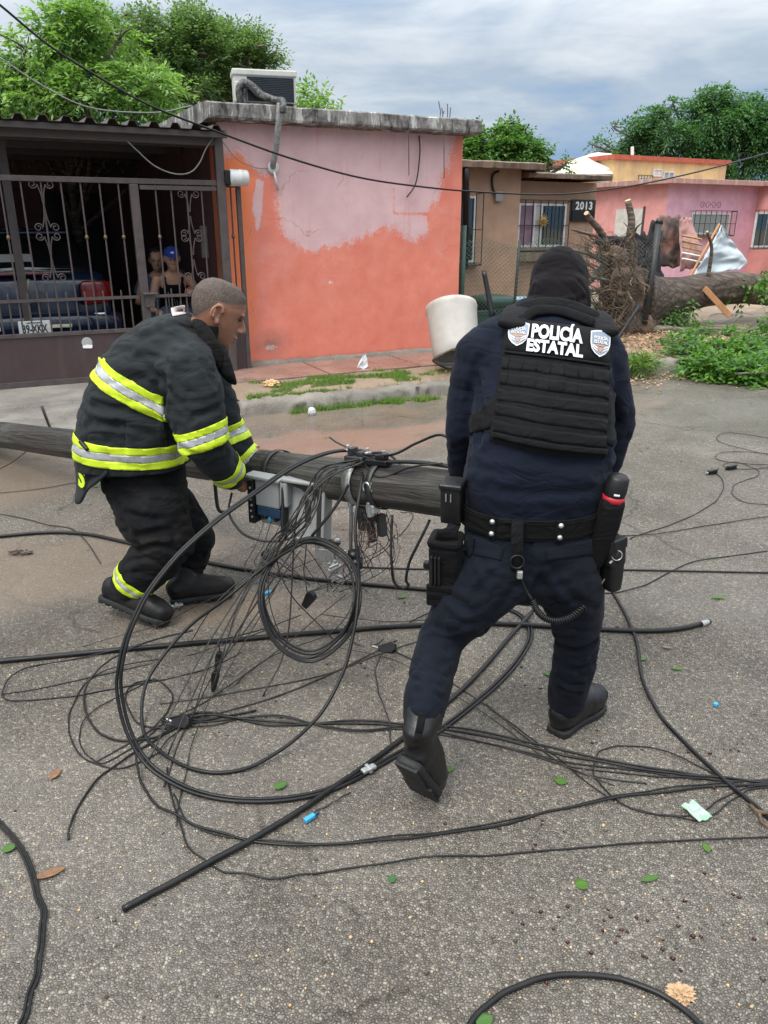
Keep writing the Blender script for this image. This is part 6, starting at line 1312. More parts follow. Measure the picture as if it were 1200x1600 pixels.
def on_panel(bv, quad, nx, ny, off, name, mat, parent, th=.004, sag=.0):
    """patch lying on a garment between four outline points"""
    mb = MB(); ok = True
    def fn(a, b):
        x = (quad[0][0] * (1 - a) + quad[1][0] * a) * (1 - b) + (quad[3][0] * (1 - a) + quad[2][0] * a) * b; y = (quad[0][1] * (1 - a) + quad[1][1] * a) * (1 - b) + (quad[3][1] * (1 - a) + quad[2][1] * a) * b
        p = on_surf(bv, x, y, off)
        if p is None: h = bv.find_nearest(D(x, y, 2.02)); p = h[0] + h[1] * off
        return p
    mb.grid(fn, nx, ny); return mb.build(name, MAT[mat], parent, True, solid=th, base=BASE[of.name])
on_panel(tbv, [(722, 832), (788, 855), (783, 876), (718, 862)], 10, 5, .004, 'pocket_flap', 'navyt', trou); on_panel(tbv, [(853, 858), (925, 842), (934, 866), (854, 876)], 10, 5, .004, 'pocket_flap', 'navyt', trou)
# boots
boot(of, heelL, toeL + Vector((.012, .01, 0)), ankL, D(662, 1118, 1.825), .058, k=1.1); boot(of, heelR, toeR, heelR.lerp(toeR, .25) + Vector((0, 0, .12)), kneeR.lerp(ankR, .62), .058, k=1.1)
bkb = MB()
bkb.loft([(D(660, 1116, 1.752), .011, .004), (D(656, 1138, 1.735), .011, .004), (D(651, 1158, 1.722), .010, .004)], side=FX, n=10, pw=4)
bkb.build('heel_strap', MAT['blackf'], of)
# hood
hd = MB(); hd.ell(hmx @ Vector((0, -.006, .022)), (.093, .113, .108), hmx.to_3x3().to_4x4(), 24, 16); hd.ell(hmx @ Vector((0, .03, -.05)), (.078, .082, .095), hmx.to_3x3().to_4x4())
hd.loft([(D(874, 462, 2.46), .098, .09), (D(872, 480, 2.44), .100, .085), (D(868, 498, 2.42), .112, .09), (D(866, 508, 2.41), .12, .08)], side=FX, n=24)
HL = [([(828, 470), (850, 478), (880, 476), (915, 466)], .007, -.005), ([(832, 482), (865, 488), (905, 482)], .007, -.005), ([(905, 440), (918, 462), (920, 485)], .007, -.005), ([(895, 455), (910, 480)], .006, -.004), ([(835, 448), (828, 470)], .007, -.004)]
cloth(hd, 'hood', MAT['hood'], of, .008, 5, HL, .0025, 14, 3)
# ---- vest: back plate carrier as a smooth curved panel lying on the back
CQ = [(793, 497), (957, 516), (948, 712), (766, 684)]
def cpx(s_, t): 
    x = (CQ[0][0] * (1 - s_) + CQ[1][0] * s_) * (1 - t) + (CQ[3][0] * (1 - s_) + CQ[2][0] * s_) * t; y = (CQ[0][1] * (1 - s_) + CQ[1][1] * s_) * (1 - t) + (CQ[3][1] * (1 - s_) + CQ[2][1] * s_) * t
    return x, y
A_, B_ = [], []
for i in range(9):
    for j in range(11):
        s_, t = i / 8, j / 10; h = on_surf(sbv, *cpx(s_, t))
        if h is not None: A_.append((1, s_, t, s_ * s_, s_ * t, t * t)); B_.append(h.y)
cf = np.linalg.lstsq(np.array(A_), np.array(B_), rcond=None)[0]
def vest_p(s_, t, h=0.):
    Y = float(np.array((1, s_, t, s_ * s_, s_ * t, t * t)) @ cf) - .030; x, y = cpx(s_, t); 
    y += (-4 * math.sin(math.pi * s_)) * (1 - t) + 5 * math.sin(math.pi * s_) * t
    return D(x, y, Y) + VN * h
_o = Vector((0, 0, 0)); VN = Vector((0, 0, 0)); _a = vest_p(.5, .3); VN = (vest_p(.5, .7) - vest_p(.5, .3)).cross(vest_p(.7, .5) - vest_p(.3, .5)).normalized()
if VN.y > 0: VN = -VN
vest = MB(); n1, n2 = 24, 28
vest.grid(lambda a, b: vest_p(a, b, -.006 * max(0, abs(a - .5) * 2 - .86) / .14 - .004 * (b < .01 or b > .99)), n1, n2)
kf = len(vest.v); vest.grid(lambda a, b: vest_p(a, b, -.05), n1, n2)
for i in range(n1): 
    for j0 in (0, n2): a = j0 * (n1 + 1) + i; vest.f.append((a, a + 1, kf + a + 1, kf + a))
for j in range(n2):
    for i0 in (0, n1): a = j * (n1 + 1) + i0; vest.f.append((a, a + n1 + 1, kf + a + n1 + 1, kf + a))
vo = vest.build('vest', MAT['blackf'], of, smooth=True)
def vstrip(name, s0, s1, t0, t1, h, mat, par=None, nx=24, ny=4, wob=.0, th=.004):
    mb = MB(); mb.grid(lambda a, b: vest_p(s0 + (s1 - s0) * a, t0 + (t1 - t0) * b + wob * mnoise.noise(Vector((a * 5, t0 * 9, 0))), h + .002 * mnoise.noise(Vector((a * 7, b * 2, t0 * 20))) + .0008 * math.sin(math.pi * b) - .0015 * max(0., mnoise.noise(Vector((a * 4, t0 * 31, 2))))), nx, ny)
    return mb.build(name, MAT[mat], par or vo, True, solid=th, base=OB)
vstrip('name_panel', .015, .985, .015, .275, .003, 'blackf')
vstrip('panel_hem', .0, 1., .277, .295, .006, 'blackf')
for k in range(5): 
    t0 = .325 + k * .130; vstrip('webbing', .005, .995, t0, t0 + .092, .0015 + .001 * (k % 2), 'blackf', wob=.010, th=.0025)
for k in range(2):
    for q in range(7): 
        s0 = .06 + q * .13; vstrip('webbing_loop', s0, s0 + .006, .325 + k * .13, .325 + k * .13 + .083, .0045, 'belt', nx=1, ny=3, th=.002)
vstrip('lower_flap', .0, 1., .955, 1.0, .007, 'blackf')
def vtext(body, s0, t0, hgt, wid, name, mat, bold, h=.0085, shear=0.):
    vs_, fs_ = text_polys(body, 1.0, bold=bold); xs = [p.x for p in vs_]; ys = [p.y for p in vs_]; w_ = max(xs) - min(xs); y0, y1 = min(ys), max(ys)
    mb = MB(); mb.add([vest_p(s0 + (p.x - (max(xs) + min(xs)) / 2) / w_ * wid, t0 - (p.y - (y0 + y1) / 2) / (y1 - y0) * hgt, h) for p in vs_], fs_)
    return mb.build(name, MAT[mat], vo, solid=.0012, base=OB)
vtext('POLICÍA', .478, .092, .140, .48, 'lettering', 'vestwhite', .043)
vtext('ESTATAL', .468, .219, .102, .52, 'lettering', 'vestwhite', .043)
def shield(sc_, tc_, w_, h_):
    pts = [(-.5, -.42), (-.25, -.47), (0, -.5), (.25, -.47), (.5, -.42), (.49, 0), (.42, .22), (.25, .38), (0, .5), (-.25, .38), (-.42, .22), (-.49, 0)]
    def poly(k, hh, nm, mt):
        mb = MB(); mb.add([vest_p(sc_ + x * w_ * k, tc_ + y * h_ * k, hh) for x, y in pts], [tuple(range(len(pts)))]); return mb.build(nm, MAT[mt], vo, solid=.0012, base=OB)
    poly(1., .0085, 'badge', 'vestwhite'); poly(.88, .0102, 'badge_field', 'shieldgrey')
    vtext('POLICÍA', sc_, tc_ - h_ * .19, h_ * .15, w_ * .66, 'badge_lettering', 'vestwhite', .02, .0118); vtext('ESTATAL', sc_, tc_ - h_ * .03, h_ * .13, w_ * .66, 'badge_lettering', 'vestwhite', .02, .0118)
    mb = MB(); mb.add([vest_p(sc_ + x * w_, tc_ + y * h_, .0118) for x, y in ((-.3, .08), (.3, .08), (.3, .12), (-.3, .12))], [(0, 1, 2, 3)]); mb.build('badge_bar', MAT['orangep'], vo, solid=.001, base=OB)
    st = []
    for k in range(10): a = -math.pi / 2 + k * math.pi / 5; r_ = .11 if k % 2 == 0 else .045; st.append((r_ * math.cos(a), .27 + r_ * math.sin(a)))
    mb = MB(); mb.add([vest_p(sc_ + x * w_, tc_ + y * h_, .0118) for x, y in st], [tuple(range(10))]); mb.build('badge_star', MAT['orangep'], vo, solid=.001, base=OB)
    for sg in (-1, 1):
        for k in range(2):
            mb = MB(); mb.add([vest_p(sc_ + sg * x * w_, tc_ + y * h_, .0118) for x, y in ((.15, .32 - k * .1), (.40 - k * .0, .13 - k * .07 + .06), (.40, .09 - k * .07 + .06), (.15, .27 - k * .1))], [(0, 1, 2, 3)]); mb.build('badge_wing', MAT['vestwhite'], vo, solid=.001, base=OB)
shield(.115, .135, .195, .20); shield(.885, .135, .185, .21)
# shoulder straps, collar straps, side bands
for nm, pp, wd in (('shoulder_strap', [(800, 508, 2.25), (806, 490, 2.32), (815, 482, 2.42), (812, 490, 2.52)], (.042, .014)), ('shoulder_strap', [(945, 520, 2.28), (935, 500, 2.36), (925, 492, 2.45), (930, 500, 2.55)], (.042, .014)), ('drag_handle', [(815, 500, 2.27), (838, 486, 2.30), (880, 488, 2.31), (925, 504, 2.29)], (.016, .010)), ('collar_strap', [(810, 488, 2.36), (845, 478, 2.345), (890, 482, 2.345), (930, 498, 2.36)], (.026, .014))):
    mb = MB(); q = spline([D(*p) for p in pp], 6); mb.loft([(p, wd[0], wd[1]) for p in q], side=FX if 'shoulder' in nm else (0, .5, .8), n=12, pw=3); mb.build(nm, MAT['blackf'], vo, True, base=OB)
on_panel(sbv, [(732, 655), (785, 612), (778, 665), (735, 678)], 10, 6, .006, 'side_band', 'blackf', vo, .008)
on_panel(sbv, [(944, 610), (962, 615), (960, 700), (942, 690)], 4, 8, .006, 'side_band', 'blackf', vo, .008)
# radio aerials on the shoulders
for nm, a, b, r0 in (('aerial', D(772, 508, 2.42), D(756, 423, 2.46), .009), ('aerial', D(955, 545, 2.45), D(999, 478, 2.52), .0055)):
    mb = MB(); mb.tube([a, a.lerp(b, .25), a.lerp(b, .9), b], [r0 * 1.25, r0, r0 * .8, r0 * .9], 8); mb.build(nm, MAT['blackpl'], of, True)
rd = MB(); rd.rbox((-.03, -.02, -.11), (.03, .02, .01), .006, frame(D(771, 508, 2.44), FX, (0, .3, .95))); rd.rbox((-.022, -.016, -.10), (.022, .016, .01), .006, frame(D(952, 550, 2.47), FX, (0, .3, .95))); rd.build('radio', MAT['blackpl'], of)
# ---- belt and what hangs from it
bc = D(829, 792, 2.15); bn_ = Vector((0, -.08, 1)).normalized()
def ring_strip(name, c, ra, rb, h, th, mat, a0=0., a1=2 * math.pi, n=64, par=of, tilt=bn_, pw=2.2):
    fr = frame(c, FX, tilt); mb = MB(); rows = []
    closed = a1 - a0 > 6.2
    for i in range(n + (0 if closed else 1)):
        a = a0 + (a1 - a0) * i / n; ca, sa_ = math.cos(a), math.sin(a); ca = math.copysign(abs(ca) ** (2 / pw), ca); sa_ = math.copysign(abs(sa_) ** (2 / pw), sa_)
        for (dr, dz) in ((0, -h), (th, -h), (th, h), (0, h)): mb.v.append(fr @ Vector(((ra + dr) * ca, (rb + dr) * sa_, dz)))
    m_ = n if closed else n
    for i in range(m_):
        for j in range(4): 
            a = i * 4 + j; b = i * 4 + (j + 1) % 4; k2 = ((i + 1) % (n if closed else n + 1)) * 4
            mb.f.append((a, b, k2 + (j + 1) % 4, k2 + j))
    if not closed: mb.f += [(3, 2, 1, 0), (n * 4, n * 4 + 1, n * 4 + 2, n * 4 + 3)]
    return mb.build(name, MAT[mat], par, False, bevel=.0015, base=OB)
BRA, BRB = .210, .160
belt = ring_strip('belt', bc, BRA, BRB, .031, .006, 'belt')
for h in (-.021, .021): ring_strip('belt_edge', bc + bn_ * h, BRA + .006, BRB + .006, .003, .0015, 'blackf', par=belt)
def belt_pt(px):   # point on the belt's outer face nearest that bearing
    best = None
    for i in range(360):
        a = math.pi + math.pi * i / 360; ca, sa_ = math.cos(a), math.sin(a); p = frame(bc, FX, bn_) @ Vector((BRA * math.copysign(abs(ca) ** (2 / 2.2), ca), BRB * math.copysign(abs(sa_) ** (2 / 2.2), sa_), 0))
        d = abs(PX(p)[0] - px)
        if best is None or d < best[0]: best = (d, p, Vector((ca / BRA, sa_ / BRB, 0)).normalized(), a)
    return best[1:]
for px in (771, 873):
    p, nn, an = belt_pt(px); da = .062; kp_ = ring_strip('belt_keeper', bc, BRA + .006, BRB + .006, .034, .004, 'blackf', an - da, an + da, 6)
    for dz in (-.019, .018):
        sm_ = MB(); sm_.lathe([(.0, .007), (.004, .0065), (.0075, .003), (.008, 0)], frame(p + nn * .0105 + bn_ * dz, nn.orthogonal(), nn), 14, cap=False); sm_.build('snap', MAT['steel'], kp_, True, base=OB)
p, nn, an = belt_pt(808); ring_strip('drop_loop', bc, BRA + .006, BRB + .006, .036, .004, 'blackf', an - .05, an + .05, 6)
ds = MB(); q = spline([D(809, 812, 1.975), D(808, 840, 1.955), D(808, 868, 1.95), D(808, 892, 1.965)], 5); ds.loft([(c, .017, .004) for c in q], side=FX, n=10, pw=4, rnd=False); dso = ds.build('drop_strap', MAT['blackf'], of)
rm_ = frame(D(808, 878, 1.945), FX, (0, -1, .1)); MB().tube([rm_ @ Vector((.019 * math.cos(a), .019 * math.sin(a), 0)) for a in np.linspace(0, 2 * math.pi, 19)[:-1]], .003, 6, closed=True).build('ring', MAT['blackpl'], dso, True, base=OB)
MB().rbox((-.008, -.006, -.012), (.008, .006, .012), .003, frame(D(812, 898, 1.95), FX, (0, 0, 1))).build('clip', MAT['steel'], dso, base=OB)
# coiled microphone lead
cz = spline([D(813, 900, 1.95), D(822, 922, 1.95), D(832, 938, 1.94)], 6); crd = MB(); crd.tube(cz, .0035, 6)
path = spline([D(832, 938, 1.94), D(842, 958, 1.93), D(862, 970, 1.93), D(888, 966, 1.95), D(913, 948, 1.99)], 10); hel = []
tot = len(path) - 1
for i in range(tot * 9 + 1):
    f = i / 9; k = min(int(f), tot - 1); c = path[k].lerp(path[k + 1], f - k); t = (path[k + 1] - path[k]).normalized(); a1_ = t.cross(Vector((0, 1, 0))).normalized(); a2_ = t.cross(a1_); a = f * 2 * math.pi * .72
    hel.append(c + (a1_ * math.cos(a) + a2_ * math.sin(a)) * .0075)
crd.tube(hel, .0028, 5); crd.build('coiled_cord', MAT['blackpl'], of, True)
def pouch(name, c, w_, d_, h_, zax, yaw=0., mat='blackf', lid=.25, r=.012, lidmat=None):
    fr = frame(c, (math.cos(yaw), math.sin(yaw), 0), zax); o = MB().rbox((-w_, -d_, -h_), (w_, d_, h_ * (1 - lid)), r, fr, 3).build(name, MAT[mat], of, smooth=False, bevel=.002)
    MB().rbox((-w_ - .004, -d_ - .004, h_ * (1 - lid * 1.4)), (w_ + .004, d_ + .004, h_), r, fr, 3).build('lid', MAT[lidmat or mat], o, base=OB); return o, fr
# left: belt clip case, drop-leg pouch with magazines
o, fr = pouch('belt_case', D(708, 782, 2.10), .030, .034, .062, (.0, -.1, 1), -.35, 'blackpl', .2, .006)
for k in range(2): MB().box((-.012 + .014 * k, -.0405, .012), (-.009 + .014 * k, -.037, .036), fr).build('slot', MAT['steel'], o, base=OB)
o, fr = pouch('leg_pouch', D(697, 888, 2.06), .046, .040, .112, (-.02, -.12, 1), -.3, 'blackf', .2, .016)
for k in range(3): MB().rbox((-.036 + k * .011, -.052, -.03), (-.028 + k * .011, -.036, .062), .003, fr).build('magazine', MAT['blackpl'], o, base=OB)
MB().rbox((-.05, -.048, -.108), (.05, -.036, -.034), .006, fr).build('front_pocket', MAT['blackf'], o, base=OB)
MB().loft([(fr @ Vector((-.02, -.02, .098)), .014, .006), (fr @ Vector((.0, -.03, .125)), .03, .010), (fr @ Vector((.03, -.02, .13)), .026, .009)], side=FX, n=10).build('flap_strap', MAT['blackf'], o, base=OB)
MB().rbox((-.065, -.02, .0), (-.046, .0, .022), .004, fr).build('buckle', MAT['blackpl'], o, base=OB)
ht = MB(); ht.loft([(D(712, 815, 2.08), .018, .006), (D(703, 835, 2.06), .018, .006), (D(700, 850, 2.05), .018, .006)], side=FX, n=8, pw=4, rnd=False); ht.build('hanger_strap', MAT['blackf'], of)
# right: torch in a holder with red ring, hard holster with key ring
ta, tb_ = D(968, 742, 2.03), D(932, 880, 2.05); td = (tb_ - ta); tl_ = td.length; tf = frame(ta, td.cross(Vector((0, 1, 0))), -td)
torch = MB().lathe([(.0, .0), (.022, -.001), (.030, -.010), (.032, -.05), (.029, -.065), (.024, -.078), (.023, -.11)], tf, 20).build('torch', MAT['blackpl'], of, True)
MB().lathe([(.0295, -.062), (.0315, -.063), (.0315, -.078), (.0255, -.08)], tf, 20, cap=False).build('ring', MAT['redp'], torch, True, base=OB)
MB().box((-.012, -.0325, -.052), (.004, -.030, -.047), tf).build('mark', MAT['white'], torch, base=OB)
MB().loft([(tf @ Vector((0, 0, -.085)), .034, .031), (tf @ Vector((0, 0, -.15)), .035, .031), (tf @ Vector((-.004, 0, -.22)), .033, .028), (tf @ Vector((-.006, 0, -tl_)), .022, .02)], side=tf.to_3x3() @ Vector((1, 0, 0)), n=18, pw=3).build('torch_holder', MAT['blackf'], of, True)
ha, hb_ = D(980, 832, 2.08), D(956, 920, 2.06); hd_ = ha - hb_; hf = frame(hb_, (.75, .45, .1), hd_); hl_ = hd_.length
hol = MB().loft([(hf @ Vector((0, 0, .0)), .020, .022), (hf @ Vector((0, 0, .04)), .026, .026), (hf @ Vector((0, 0, .085)), .028, .028), (hf @ Vector((.0, 0, .09)), .032, .030), (hf @ Vector((.0, 0, hl_ * .96)), .032, .030)], side=hf.to_3x3() @ Vector((1, 0, 0)), n=20, pw=4, rnd=False).build('holster', MAT['blackpl'], of, smooth=False, bevel=.003)
MB().ell(hf @ Vector((-.004, -.022, .118)), (.02, .014, .026), hf.to_3x3().to_4x4()).build('grip', MAT['blackpl'], hol, True, base=OB)
MB().rbox((-.026, -.032, hl_ * .80), (.028, -.018, hl_ * .99), .005, hf).build('hood_guard', MAT['blackpl'], hol, base=OB)
km = frame(D(964, 868, 2.02), FX, (0, -1, .15)); MB().tube([km @ Vector((.0145 * math.cos(a), .0145 * math.sin(a), 0)) for a in np.linspace(0, 2 * math.pi, 25)[:-1]], .0017, 6, closed=True).build('key_ring', MAT['steel'], hol, True, base=OB)
MB().tube([D(957, 876, 2.02), D(953, 880, 2.02)], .0035, 6).build('swivel', MAT['steel'], hol, base=OB)
MB().rbox((-.035, -.012, -.05), (.03, .012, .05), .006, frame(D(944, 875, 2.09), (.8, .5, 0), (-.1, 0, 1))).build('hip_plate', MAT['blackpl'], of)
lh = MB(); lh.loft([(D(930, 880, 2.10), .03, .022), (D(930, 930, 2.08), .032, .022), (D(932, 965, 2.10), .024, .02)], side=(.7, .7, 0), n=14, pw=3); lh.build('leg_holster', MAT['blackpl'], of, True)
MB().tube(spline([D(945, 888, 2.06), D(950, 895, 2.05), D(944, 906, 2.05), D(938, 916, 2.05), D(939, 925, 2.06)], 5), .003, 5).build('lanyard', MAT['greywire'], of, True)
for s0 in ((925, 958), ): ring_p = MB(); 
# ------------------------------------------------------------------ firefighter, side on, gripping the pole
FB = Vector((-.93, 3.1, 0)); ff_ = thing('person', 'firefighter in dark turnout gear with lime stripes bending to grip the fallen pole', 'person', FB)
FY = Vector((0, 1, 0))
Y0 = 3.08
hc = D(341, 489, Y0 + .02); fhm = frame(hc, (.24, -.97, 0), (.42, .08, .90))      # face looks right and down
nk0 = D(306, 528, Y0)
wrN, wrF = D(372, 756, 3.10), D(408, 742, 3.34)
shN, elN = D(297, 572, 2.88), D(316, 688, 2.86)
shF, elF = D(312, 572, 3.28), D(350, 680, 3.34)
hN, kN, aN = D(230, 795, 2.97), D(262, 848, 2.97), D(203, 915, 3.0)
hF, kF, aF = D(258, 795, 3.18), D(305, 845, 3.26), D(285, 905, 3.29)
COAT = [(D(212, 722, Y0), .236, .234), (D(209, 695, Y0), .238, .228), (D(213, 665, Y0), .238, .222), (D(228, 620, Y0), .235, .218), (D(252, 578, Y0), .230, .200), (D(278, 545, Y0), .222, .170), (D(302, 522, Y0), .155, .115), (D(314, 510, Y0), .085, .075)]
bd = MB(); bd.loft([(c, a * .62, b * .6) for c, a, b in COAT[1:]], side=FY, n=20); head_shapes(bd, fhm, 1.04)
bd.loft([(nk0, .062, .066), (nk0.lerp(hc, .5), .058, .062), (hc + Vector((-.03, 0, -.04)), .058, .062)], side=FY)
for sh, el, wr, s_ in ((shN, elN, wrN, 1), (shF, elF, wrF, -1)):
    limb_s(bd, [sh, sh.lerp(el, .5), el, el.lerp(wr, .5), wr], [(.05, .05), (.045, .045), (.036, .036), (.033, .033), (.026, .026)], side=FY)
    dv = (wr - el).normalized(); hmf = frame(wr, POLE_DIR * (1 if s_ > 0 else 1), POLE_DIR.cross(dv) if POLE_DIR.cross(dv).y < 0 else -POLE_DIR.cross(dv)); hand_shapes(bd, hmf, 46, 1)
for h, k, a in ((hN, kN, aN), (hF, kF, aF)): limb_s(bd, [h, k, a], [(.08, .08), (.055, .055), (.04, .04)], side=FY)
me = remesh(bd, .005, 3); face_detail(me, fhm, 1.04); P, N = getv(me); setv(me, P - np.array(FB)); fbody = link('body', me, MAT['skin'], ff_, FB, True)
# cropped hair: the scalp part of the head, lifted a little
bm = bmesh.new(); bm.from_mesh(me); inv = fhm.inverted()
def scalp(c):
    """height above the hairline in head units, None off the head"""
    q = (inv @ (c + FB)) / 1.04
    if q.length > .145: return -1.
    f = q.y
    line = .050 + .30 * (f - .04) if f > .04 else (.036 + .3 * f if f > -.02 else .030 - 1.5 * (-.02 - f))
    line = max(line, -.078); h = q.z - line
    if q.y > .089 - .10 * max(0, .075 - q.z): h = min(h, (.089 - .10 * max(0, .075 - q.z) - q.y) * 2)
    if abs(q.x) > .0795 and q.z < .042: h = -1.
    return h
bmesh.ops.delete(bm, geom=[f for f in bm.faces if scalp(f.calc_center_median()) < -.006], context='FACES'); bm.normal_update()
cov = []
for v in bm.verts: cov.append(max(0., min(1., (scalp(v.co) + .004) / .022)))
for v, cv_ in zip(bm.verts, cov): v.co += v.normal * (.0006 + .0012 * cv_)
m2 = bpy.data.meshes.new('hair'); bm.to_mesh(m2); bm.free(); m2.attributes.new('cover', 'FLOAT', 'POINT').data.foreach_set('value', np.array(cov, dtype=np.float32)); link('hair', m2, MAT['hairg'], ff_, FB, True)
for s_ in (-1, 1):
    q = lambda x, y, z: fhm @ (Vector((x, y, z)) * 1.04)
    e = MB(); e.ell(q(s_ * .033, .0825, .0095), (.011, .006, .004), fhm.to_3x3().to_4x4(), 10, 8); e.build('eye', MAT['ink'], ff_, True)
    e = MB(); e.loft([(q(s_ * .014, .0955, .026), .0028, .002), (q(s_ * .032, .0925, .032), .0034, .002), (q(s_ * .050, .079, .027), .002, .002)], side=(0, 0, 1), n=8); e.build('eyebrow', MAT['hairk'], ff_, True)
# coat: body and sleeves in one
ct = MB(); ct.loft(COAT, side=FY, n=30, pw=2.4, rnd=False)
ct.loft([(D(285, 560, 2.97), .10, .12), (D(295, 575, 2.93), .10, .115), (D(300, 592, 2.91), .09, .10)], side=FY, n=18)
def sleeve(sh, el, wr):
    limb_s(ct, [sh + Vector((-.02, .02 if sh.y < 3.1 else -.02, .0)), sh.lerp(el, .3), sh.lerp(el, .7), el + Vector((.005, 0, 0)), el.lerp(wr, .35), el.lerp(wr, .66), el.lerp(wr, .80)], [(.098, .112), (.096, .112), (.095, .106), (.092, .098), (.082, .084), (.070, .072), (.067, .069)], 22, FY)
sleeve(shN, elN, wrN); sleeve(shF, elF, wrF)
CL = [([(160, 560), (200, 575), (250, 572)], .02, .008), ([(150, 632), (190, 640), (250, 655)], .016, -.010), ([(140, 660), (185, 664), (240, 680)], .014, -.009), ([(135, 640), (175, 655)], .012, .007), ([(160, 672), (210, 676), (270, 668)], .012, .006), ([(190, 700), (190, 735)], .006, -.003), ([(195, 660), (196, 712)], .006, -.006), ([(260, 570), (250, 600), (262, 640)], .014, -.008), ([(200, 520), (240, 535), (275, 550)], .018, -.006), ([(215, 560), (250, 590), (262, 612)], .014, -.009),
      ([(128, 690), (170, 690)], .012, -.006), ([(240, 600), (260, 640), (262, 690)], .012, -.009), ([(230, 500), (262, 520), (290, 560)], .014, .005), ([(180, 545), (225, 555), (262, 560)], .012, -.006), ([(210, 690), (255, 686)], .010, -.006), ([(150, 610), (200, 628)], .012, -.006),
      ([(262, 640), (300, 650), (338, 640)], .014, -.007), ([(265, 610), (290, 640)], .012, -.008), ([(285, 700), (315, 712), (345, 702)], .014, -.012), ([(292, 715), (325, 722), (352, 712)], .010, .008), ([(305, 728), (335, 718)], .010, -.008), ([(268, 672), (300, 660)], .010, -.008), ([(300, 620), (335, 612)], .012, .006), ([(258, 590), (262, 640), (268, 690)], .014, -.016), ([(262, 578), (290, 582), (335, 580)], .008, -.004), ([(170, 530), (220, 520), (270, 500)], .016, .006), ([(300, 540), (320, 575), (335, 600)], .010, -.007)]
coat, coat_me = cloth(ct, 'coat', MAT['turnout'], ff_, .010, 5, CL, .007, 6, 5); cbv = bvh_of(coat_me); slv = slf = coat; slv_me = slf_me = coat_me
def near_arm(c, sh, el, wr, r=.128):
    for a, b in ((sh, el), (el, wr)):
        ab = b - a; t = max(0., min(1., (c - a).dot(ab) / ab.length_squared))
        if (a + ab * t - c).length_squared < r * r: return True
    return False
isN = lambda c: near_arm(c, shN, elN, wrN) and c.y < 3.06
isF = lambda c: near_arm(c, shF, elF, wrF) and c.y > 3.1
def tape(me, A, B, Yp, w3, keep=None, par=None, nm='stripe'):
    """lime-silver-lime tape round a garment in the plane through two outline points and the depth axis"""
    a, b = D(*A, Yp), D(*B, Yp); no = (b - a).cross(FY).normalized(); c = (a + b) / 2
    if no.z < 0: no = -no
    g_ = w3 / 3
    for k, mt in ((-1, 'lime'), (0, 'silver'), (1, 'lime')): band(me, c + no * k * g_ * 2, no, g_ - .0004, keep, .0035 - .0006 * (k == 0), MAT[mt], nm, par, FB)
tape(coat_me, (120, 708), (292, 722), 2.87, .046, lambda c: c.z < 1.0 and not isN(c) and not isF(c) and c.x < D(300, 720, 2.9).x, coat)
tape(coat_me, (150, 582), (258, 640), 2.88, .046, lambda c: c.z > .78 and c.x < D(285, 600, 3.0).x and c.z < 1.13 and not near_arm(c, shN, elN, wrN, .118), coat)
tape(slv_me, (274, 694), (344, 672), 2.87,   .042, lambda c: isN(c) and near_arm(c, shN, elN, elN.lerp(wrN, .3)), slv); tape(slf_me, (300, 690), (380, 672), 3.3, .042, isF, slf)
nv_ = (wrN - elN).normalized()
for k, mt in ((-1, 'lime'), (0, 'silver'), (1, 'lime')):
    band(slv_me, elN.lerp(wrN, .62) + nv_ * k * .026, nv_, .0127, lambda c: isN(c) and c.x > elN.x, .0035 - .0006 * (k == 0), MAT[mt], 'stripe', slv, FB); n2_ = (wrF - elF).normalized(); band(slf_me, elF.lerp(wrF, .62) + n2_ * k * .026, n2_, .0127, lambda c: isF(c) and c.x > elF.x, .0035 - .0006 * (k == 0), MAT[mt], 'stripe', slf, FB)
# collar turned up, throat flap, yoke label, coat tail
axn = (hc - nk0).normalized(); cfr = frame(nk0 + axn * -.012 + Vector((-.008, 0, .0)), (1, 0, -.25), axn)
cm2 = MB()
def colf(a, b):
    th_ = R(28) + (2 * math.pi - R(56)) * a; rr = .098 + .020 * b * (.6 + .4 * math.cos(th_ - math.pi)) + .003 * math.sin(th_ * 7); h = -.02 + b * (.072 + .035 * max(0, math.cos(th_)))
    return cfr @ Vector((rr * 1.08 * math.cos(th_), rr * .98 * math.sin(th_), h + .006 * math.sin(th_ * 3)))
cm2.grid(colf, 60, 10); cm2.build('collar', MAT['turnoutk'], coat, True, solid=.008, base=FB)
cm3 = MB(); cm3.grid(lambda a, b: cfr @ Vector(((.104 + .034 * (1 - abs(1 - 2 * b))  ) * 1.08 * math.cos(R(60) + R(240) * a), (.104 + .034 * (1 - abs(1 - 2 * b))) * math.sin(R(60) + R(240) * a), .058 - .085 * b + .01 * math.cos(R(240) * a - R(120)))), 40, 8); cm3.build('collar_fold', MAT['turnoutk'], coat, True, solid=.006, base=FB)
def flat(name, pts, Ys, mat, par, th=.012, bulge=.01, mid=None):
    """thick cloth flap: outline points with their depths, domed"""
    q = [D(x, y, Yq) for (x, y), Yq in zip(pts, Ys)]; c = sum(q, Vector()) / len(q) + Vector((0, -bulge, 0)); n = len(q); sm_ = spline(q, 4, True); mb = MB(); k = len(sm_)
    mb.v = [c] + [c.lerp(p, .55) + Vector((0, -bulge * .4, 0)) for p in sm_] + sm_
    mb.f = [(0, 1 + i, 1 + (i + 1) % k) for i in range(k)] + [(1 + i, 1 + k + i, 1 + k + (i + 1) % k, 1 + (i + 1) % k) for i in range(k)]
    return mb.build(name, MAT[mat], par, True, solid=th, base=FB)
flat('throat_flap', [(330, 538), (345, 535), (356, 552), (364, 575), (370, 600), (357, 598), (345, 585), (337, 565)], [2.98] * 8, 'turnoutk', coat, .014, .015)
flat('throat_flap', [(325, 545), (342, 560), (348, 590), (344, 637), (336, 636), (330, 600)], [3.05] * 6, 'turnoutk', coat, .014, .01)
